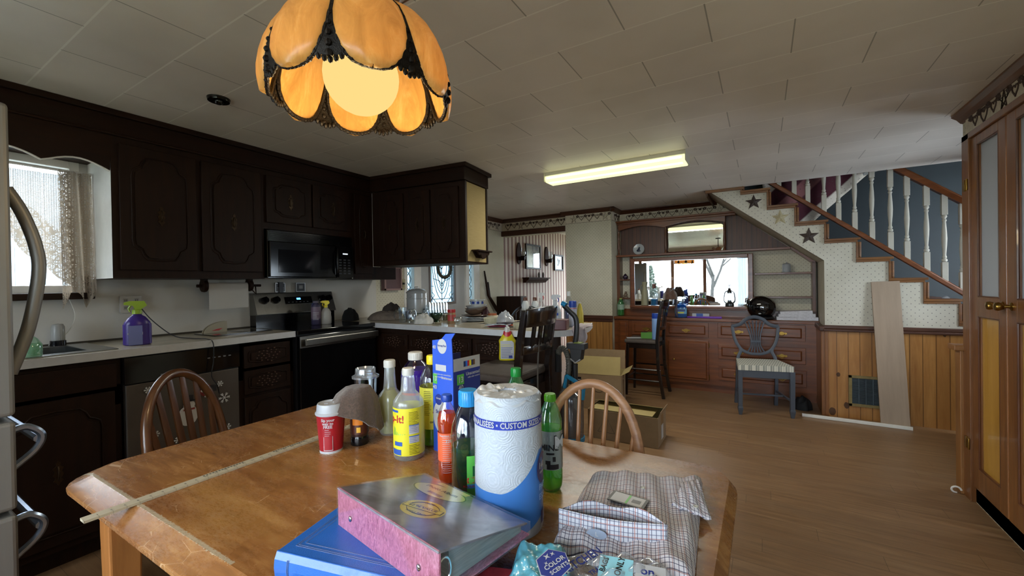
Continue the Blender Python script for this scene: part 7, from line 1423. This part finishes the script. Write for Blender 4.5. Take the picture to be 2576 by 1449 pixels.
m=MB(); m.tube([(-.118,-.09,.135),(-.15,-.03,.15),(-.155,.02,.155)],[.006,.010,.008],8); m.build('pale_visor_edge',pm('tan_lining','#9a8a72',.6),hl); m=MB(); m.ball((.03,-.118,.075),.012,0,10,(1.4,.3,.6)); m.build('vent_tab',LW,hl)
# folded blankets
tb_=pm('quilted_white_throw','#d6d6de',.9,nz=60,amt=.15,bump=.8,bs=90)
fb=thing('folded_throw','folded white quilted throw at the right end of sideboard','blanket',(at(2003,5.90),5.92,HZ),RD(4))
for k in range(3):
    m=MB(); r_=.019; W_b=.20-.012*k; m.prism([(-.09,0)]+[(-.09-.0*0+.0,0)]+[(.09+r_*cos(t),r_+r_*sin(t)) for t in [-pi/2+k2*pi/8 for k2 in range(9)]]+[(-.09,2*r_)],-W_b,W_b-.02*k,'x'); o=m.build('fold',tb_,fb,bev=.006); o.location=(.0+.006*k,0,.038*k*.92); 
    o.rotation_euler=(0,RD(-1.5*k),0)
# mirror ledge
LZ=1.0855
jg=thing('tall_jug','tall cream ceramic jug with thin handle standing on the mirror ledge','jug',(at(1622,5.945),5.945,LZ),RD(180)); h=ztop(at(1622,5.945),5.945,709)-LZ; m=MB(); m.lathe([(.034,0),(.046,.004),(.040,h*.5),(.024,h*.80),(.027,h*.88),(.034,h)],24,sx=1); m.build('body',pm('cream_jug','#8d8768',.5),jg); m=MB(); m.tube(smooth([(.026,0,h*.88),(.052,0,h*.80),(.050,0,h*.55),(.036,0,h*.42)],5),.0035,6); m.build('handle',pm('cream_jug','#8d8768',.5),jg)
bottle('blue_mouthwash_bottle','slim clear bottle of light blue liquid next to the cream jug','bottle',0,0,0,0,[(.9,0),(1,.03),(1,.45),(.8,.65),(.4,.8)],CLP,(.8,1,.4),pm('rust_cap','#6d4236',.5),(liquid('aqua_liquid','#3a9fd0',.6),.3),z=LZ,xy=fit(1645,5.935,714,7.5,LZ))
lt=thing('oil_lantern','pewter hurricane oil lantern standing on the mirror ledge','lantern',(at(1836,5.945),5.945,LZ)); hL=ztop(at(1836,5.945),5.945,717)-LZ; PWT=pm('pewter_metal','#56585a',.3,.9)
m=MB(); m.lathe([(.048,0),(.05,.01),(.048,.035),(.03,.05),(.022,.055),(.022,.07)],24); m.build('fount',PWT,lt)
m=MB(); m.lathe([(.022,.07),(.034,.10),(.035,.125),(.024,.155),(.02,.165)],24,cap=False); m.build('globe',GL,lt)
m=MB(); m.lathe([(.026,.165),(.028,.175),(.02,.19),(.024,.20),(.014,.21),(.016,.225),(.0,.23)],20); m.build('chimney',PWT,lt)
for s in (-1,1): m=MB(); m.tube(smooth([(s*.035,0,.03),(s*.060,0,.06),(s*.062,0,.10),(s*.052,0,.17),(s*.018,0,.195)],5),.006,8); m.build('side_tube',PWT,lt)
m=MB(); m.tube([(-.022,0,hL-.004),(.022,0,hL-.004)],.004,6); m.tube([(0,0,.225),(0,0,hL-.004)],.003,6); m.build('bail',PWT,lt)
# plate, jars
dp=thing('display_plate','small white display plate with dark blue bird standing on hutch shelf','plate',(at(1608,6.0),6.035,1.7975)); m=MB(); m.lathe([(0,0),(.05,0),(.078,.010),(.078,.014),(.05,.005),(0,.004)],30); m.T=Matrix.Identity(4); m.v=[Matrix.Rotation(RD(78),3,'X')@v+Vector((0,0,.078)) for v in m.v]; m.build('plate',PWt,dp); m=MB(); 
for x_,z_,rx,rzz in ((0,.055,.03,.012),(0,.075,.018,.02),(.008,.10,.014,.012),(-.012,.065,.02,.008)): m.ball((x_,-.010+.2*(0),z_),1,0,10,(rx,.002,rzz),Matrix.Rotation(RD(-12),3,'X'))
m.build('painted_bird',pm('delft_dark','#1c2036',.4),dp)
m=MB(); m.lathe([(.025,0),(.036,.02),(.036,.045),(.02,.06),(.025,.062),(.012,.072),(.006,.08),(0,.084)],20); o=m.build('purple_sugar_pot',pm('plum_glaze','#2c1f30',.25,coat=.4)); o.location=(-1.69,6.0,1.4555); tag(o,'small dark purple lidded pot on the upper side shelf','pot')
fg_=thing('figurine','small brown and cream seated figurine on the lower side shelf','figurine',(-1.69,6.0,1.1905)); m=MB(); m.lathe([(.034,0),(.034,.012),(.028,.016)],18); m.ball((0,0,.04),.028,0,12,(1,1,1)); m.ball((.004,-.006,.074),.018,0,12); m.ball((-.02,-.02,.03),.012,0,8); m.ball((.02,-.02,.03),.012,0,8); m.build('figure',pm('mottled_ceramic','#6d5c4a',.5,nz=50,amt=.5),fg_)
lj=thing('lattice_candle_jar','white pierced lattice candle jar on the upper corner shelf','candle jar',(at(1980,6.0),6.02,1.4985)); m=MB(); m.lathe([(.050,0),(.050,.006),(.040,.010),(.040,.095),(.043,.10),(.03,.108),(.006,.112),(.006,.122),(0,.124)],26)
for k in range(40): R=random.Random(k); a=R.uniform(0,6.28); m.tube([(.0415*cos(a+d_*.3),.0415*sin(a+d_*.3),.015+.075*d_+.003*R.uniform(-1,1)) for d_ in (0,.3,.6,1)],.0022,4)
m.build('jar',pm('white_bisque','#9a9c9f',.4),lj); m=MB(); m.lathe([(.0385,.012),(.0385,.09)],20); o=m.build('liner',pm('grey_liner','#55585c',.5),lj)
# stool top things
m=MB(); q=fit(1625,5.43,820,26,.701); m.box(-.075,.075,-.05,.05,0,.075,0); m.box(-.074,-.0,-.049,.049,.075,.0755,1); o=m.build('green_carton',[pm('green_carton','#4f8a2c',.5),LK],bev=.002); o.location=(at(1628,5.40),5.40,.702); o.rotation_euler=(0,0,RD(10)); tag(o,'green tissue-size carton on the seat of the sideboard bar stool','box')
bottle('blue_bottle','slim blue-capped white and blue bottle on far bar stool seat','bottle',0,0,0,0,[(.9,0),(1,.02),(1,.8)],pm('label_ice_blue','#7f9fd0',.4),(.8,1,.95),CB,z=.702,xy=fit(1648,5.32,788,8,.702))
m=MB(); m.box(-.10,.08,-.06,.06,0,.002); o=m.build('letter',LW); o.location=(-1.40,5.36,.703); o.rotation_euler=(0,0,.4); tag(o,'white envelope lying at the front of the far stool seat','envelope')
hat=heap('brown_plush_hat','fuzzy brown plush hat hanging over the far bar stool back','hat',-.985,5.45,1.19,.085,.10,.13,pm('brown_plush','#4a3022',.95,nz=70,amt=.6,bump=1,bs=200,sheen=.5),21,0,.45)
m=MB(); m.grid(lambda u,v:(-.93+.01*sin(u*9)+.012*(1-v),5.50+.05*u,.98+.22*v+.02*sin(u*5)),8,8); o=m.build('hat_strap',pm('plum_grey_strap','#4a4350',.8),hat,sol=.004,world=True); o.matrix_parent_inverse=hat.matrix_basis.inverted()
# floor black cap
cp=heap('crumpled_hat','crumpled black cap on the floor beside the sideboard corner','cap',.36,5.50,0,.085,.07,.13,pm('worn_black_cloth','#16181a',.8,nz=30,amt=.4),31)
# step light
m=MB(); m.lathe([(.028,0),(.03,.006),(.012,.02),(0,.022)],18); o=m.build('step_light',pm('white_puck','#c9cdd2',.2,coat=.5)); p=ony(2379,750,5.50); o.location=(p.x,5.50,SZ_ if 0 else .96+.046+.0); tag(o,'tiny white puck light on the lower stair tread','light')
o.location.z = [SZv for SZv,xv in zip([2.369,2.173,1.975,1.775,1.572,1.364,1.162,.96,.755,.55],SX) if xv<=p.x][-1]+.046
# ================================================================ hall wall things
def hframe(y0,y1,z0,z1,lab,art):
    t=thing('framed_picture',lab,'picture',(-3.65,(y0+y1)/2,(z0+z1)/2),R90,'framed pictures on the striped hall wall'); w=(y1-y0)/2; h=(z1-z0)/2; b=.03; m=MB()
    m.box(-w,w,-.03,0,h-b,h); m.box(-w,w,-.03,0,-h,-h+b); m.box(-w,-w+b,-.03,0,-h+b,h-b); m.box(w-b,w,-.03,0,-h+b,h-b); m.build('frame',M_DARK,t,bev=.003)
    m=MB(); m.box(-w+b,w-b,-.012,-.008,-h+b,h-b,0); m.box(-w*.55,w*.55,-.013,-.012,-h*.6,h*.6,1)
    for k in range(6): R=random.Random(k+art); m.ball((R.uniform(-w*.35,w*.35),-.0135,R.uniform(-h*.4,h*.4)),1,2,8,(w*R.uniform(.06,.2),.001,h*R.uniform(.1,.25)))
    m.build('matted_print',[pm('grey_blue_mat','#8c9297',.3),pm('pale_print','#a8a29a',.4),pm('print_ink','#4a4644',.5)],t)
    if art==1: m=MB(); m.box(-w+b,w-b,-.020,-.018,-h+b,h-b); m.build('glass',M_GLASS,t)
hframe(6.56,7.14,1.685,2.14,'large framed print between the two wall sconces in the hall',1); hframe(7.76,8.19,1.68,2.01,'small framed black and white picture right of the hall sconces',5); hframe(8.44,8.8,1.70,2.03,'framed picture partly hidden by the papered pillar in the hall',9)
for y0,lab in ((6.33,'dark wooden candle sconce left of the large hall print'),(7.42,'dark wooden candle sconce right of the large hall print')):
    t=thing('candle_sconce',lab,'sconce',(-3.65,y0,1.95),R90,'pair of wooden hall sconces'); m=MB(); m.prism([(.085*cos(a)*(1-.15*sin(a)),.19*sin(a)) for a in [2*pi*k/24 for k in range(24)]],-.02,0,'y'); m.build('backplate',pm('walnut_matte','#33190e',.75,spec=.1),t,bev=.004)
    m=MB(); m.prism([(-.02,-.06),(.02,-.06),(.02,-.10),(-.02,-.13)],-.13,-.02,'y'); m.lathe([(.045,-.062),(.045,-.05),(.02,-.048)],18,(0,-.10,0)); m.build('bracket',M_DARK,t,bev=.003); m=MB(); m.lathe([(.022,-.045),(.04,-.01),(.036,.04),(.028,.09)],20,(0,-.10,0),cap=False); m.build('hurricane_glass',GL,t); m=MB(); m.lathe([(.011,-.046),(.011,.02),(0,.021)],12,(0,-.10,0)); m.build('candle',CW,t)
M_WAL=pm('walnut_matte','#33190e',.75,spec=.1); t=thing('wall_shelf','dark moulded wooden display shelf under the hall print','shelf',(-3.65,6.88,1.53),R90); m=MB(); m.box(-.43,.43,-.14,0,-.02,0); m.build('shelf_top',M_WAL,t,bev=.003); m=MB(); m.prism([(0,-.02),(-.12,-.02),(-.11,-.045),(-.08,-.06),(-.06,-.09),(0,-.095)],-.40,.40,'x'); m.build('moulding',M_WAL,t)
for dy,lab in ((.10,'small wooden praying hands figurine, left of two on the hall shelf'),(.27,'small wooden praying hands figurine, right of two on hall shelf')):
    m=MB(); m.lathe([(.022,0),(.022,.01),(.016,.014),(.022,.05),(.014,.09),(0,.105)],12); o=m.build('small_figurine',pm('grey_brown_carving','#5a5048',.6)); o.location=(-3.585,6.88+dy,1.5305); tag(o,lab,'figurine','figurines on the hall shelf')
m=MB(); m.tube([(-3.58,5.52,1.0),(-3.60,5.30,1.25),(-3.61,5.22,1.62)],[.03,.024,.012],8); m.tube([(-3.60,5.36,1.16),(-3.62,5.33,1.45)],.012,8); o=m.build('dark_umbrella',M_DARK); tag(o,'dark wooden pole leaning in the corner right of the entry door','pole')
m=MB(); m.box(-3.645,-3.2,5.60,5.79,0,1.22); o=m.build('hall_cabinet',M_DARK,bev=.006); tag(o,'low dark cabinet in the corner before the hall header','cabinet')
# outside boards near the kitchen window and porch by the entry (dull daylight)
m=MB(); 
for k in range(30): m.box(-6.2,-6.17,-3+.2*k,-2.81+.2*k,-.5,2.6)
o=m.build('neighbour_fence',pm('weathered_grey_boards','#76838f',.9,nz=6,amt=.2)); tag(o,'grey board fence standing outside the kitchen window','fence')
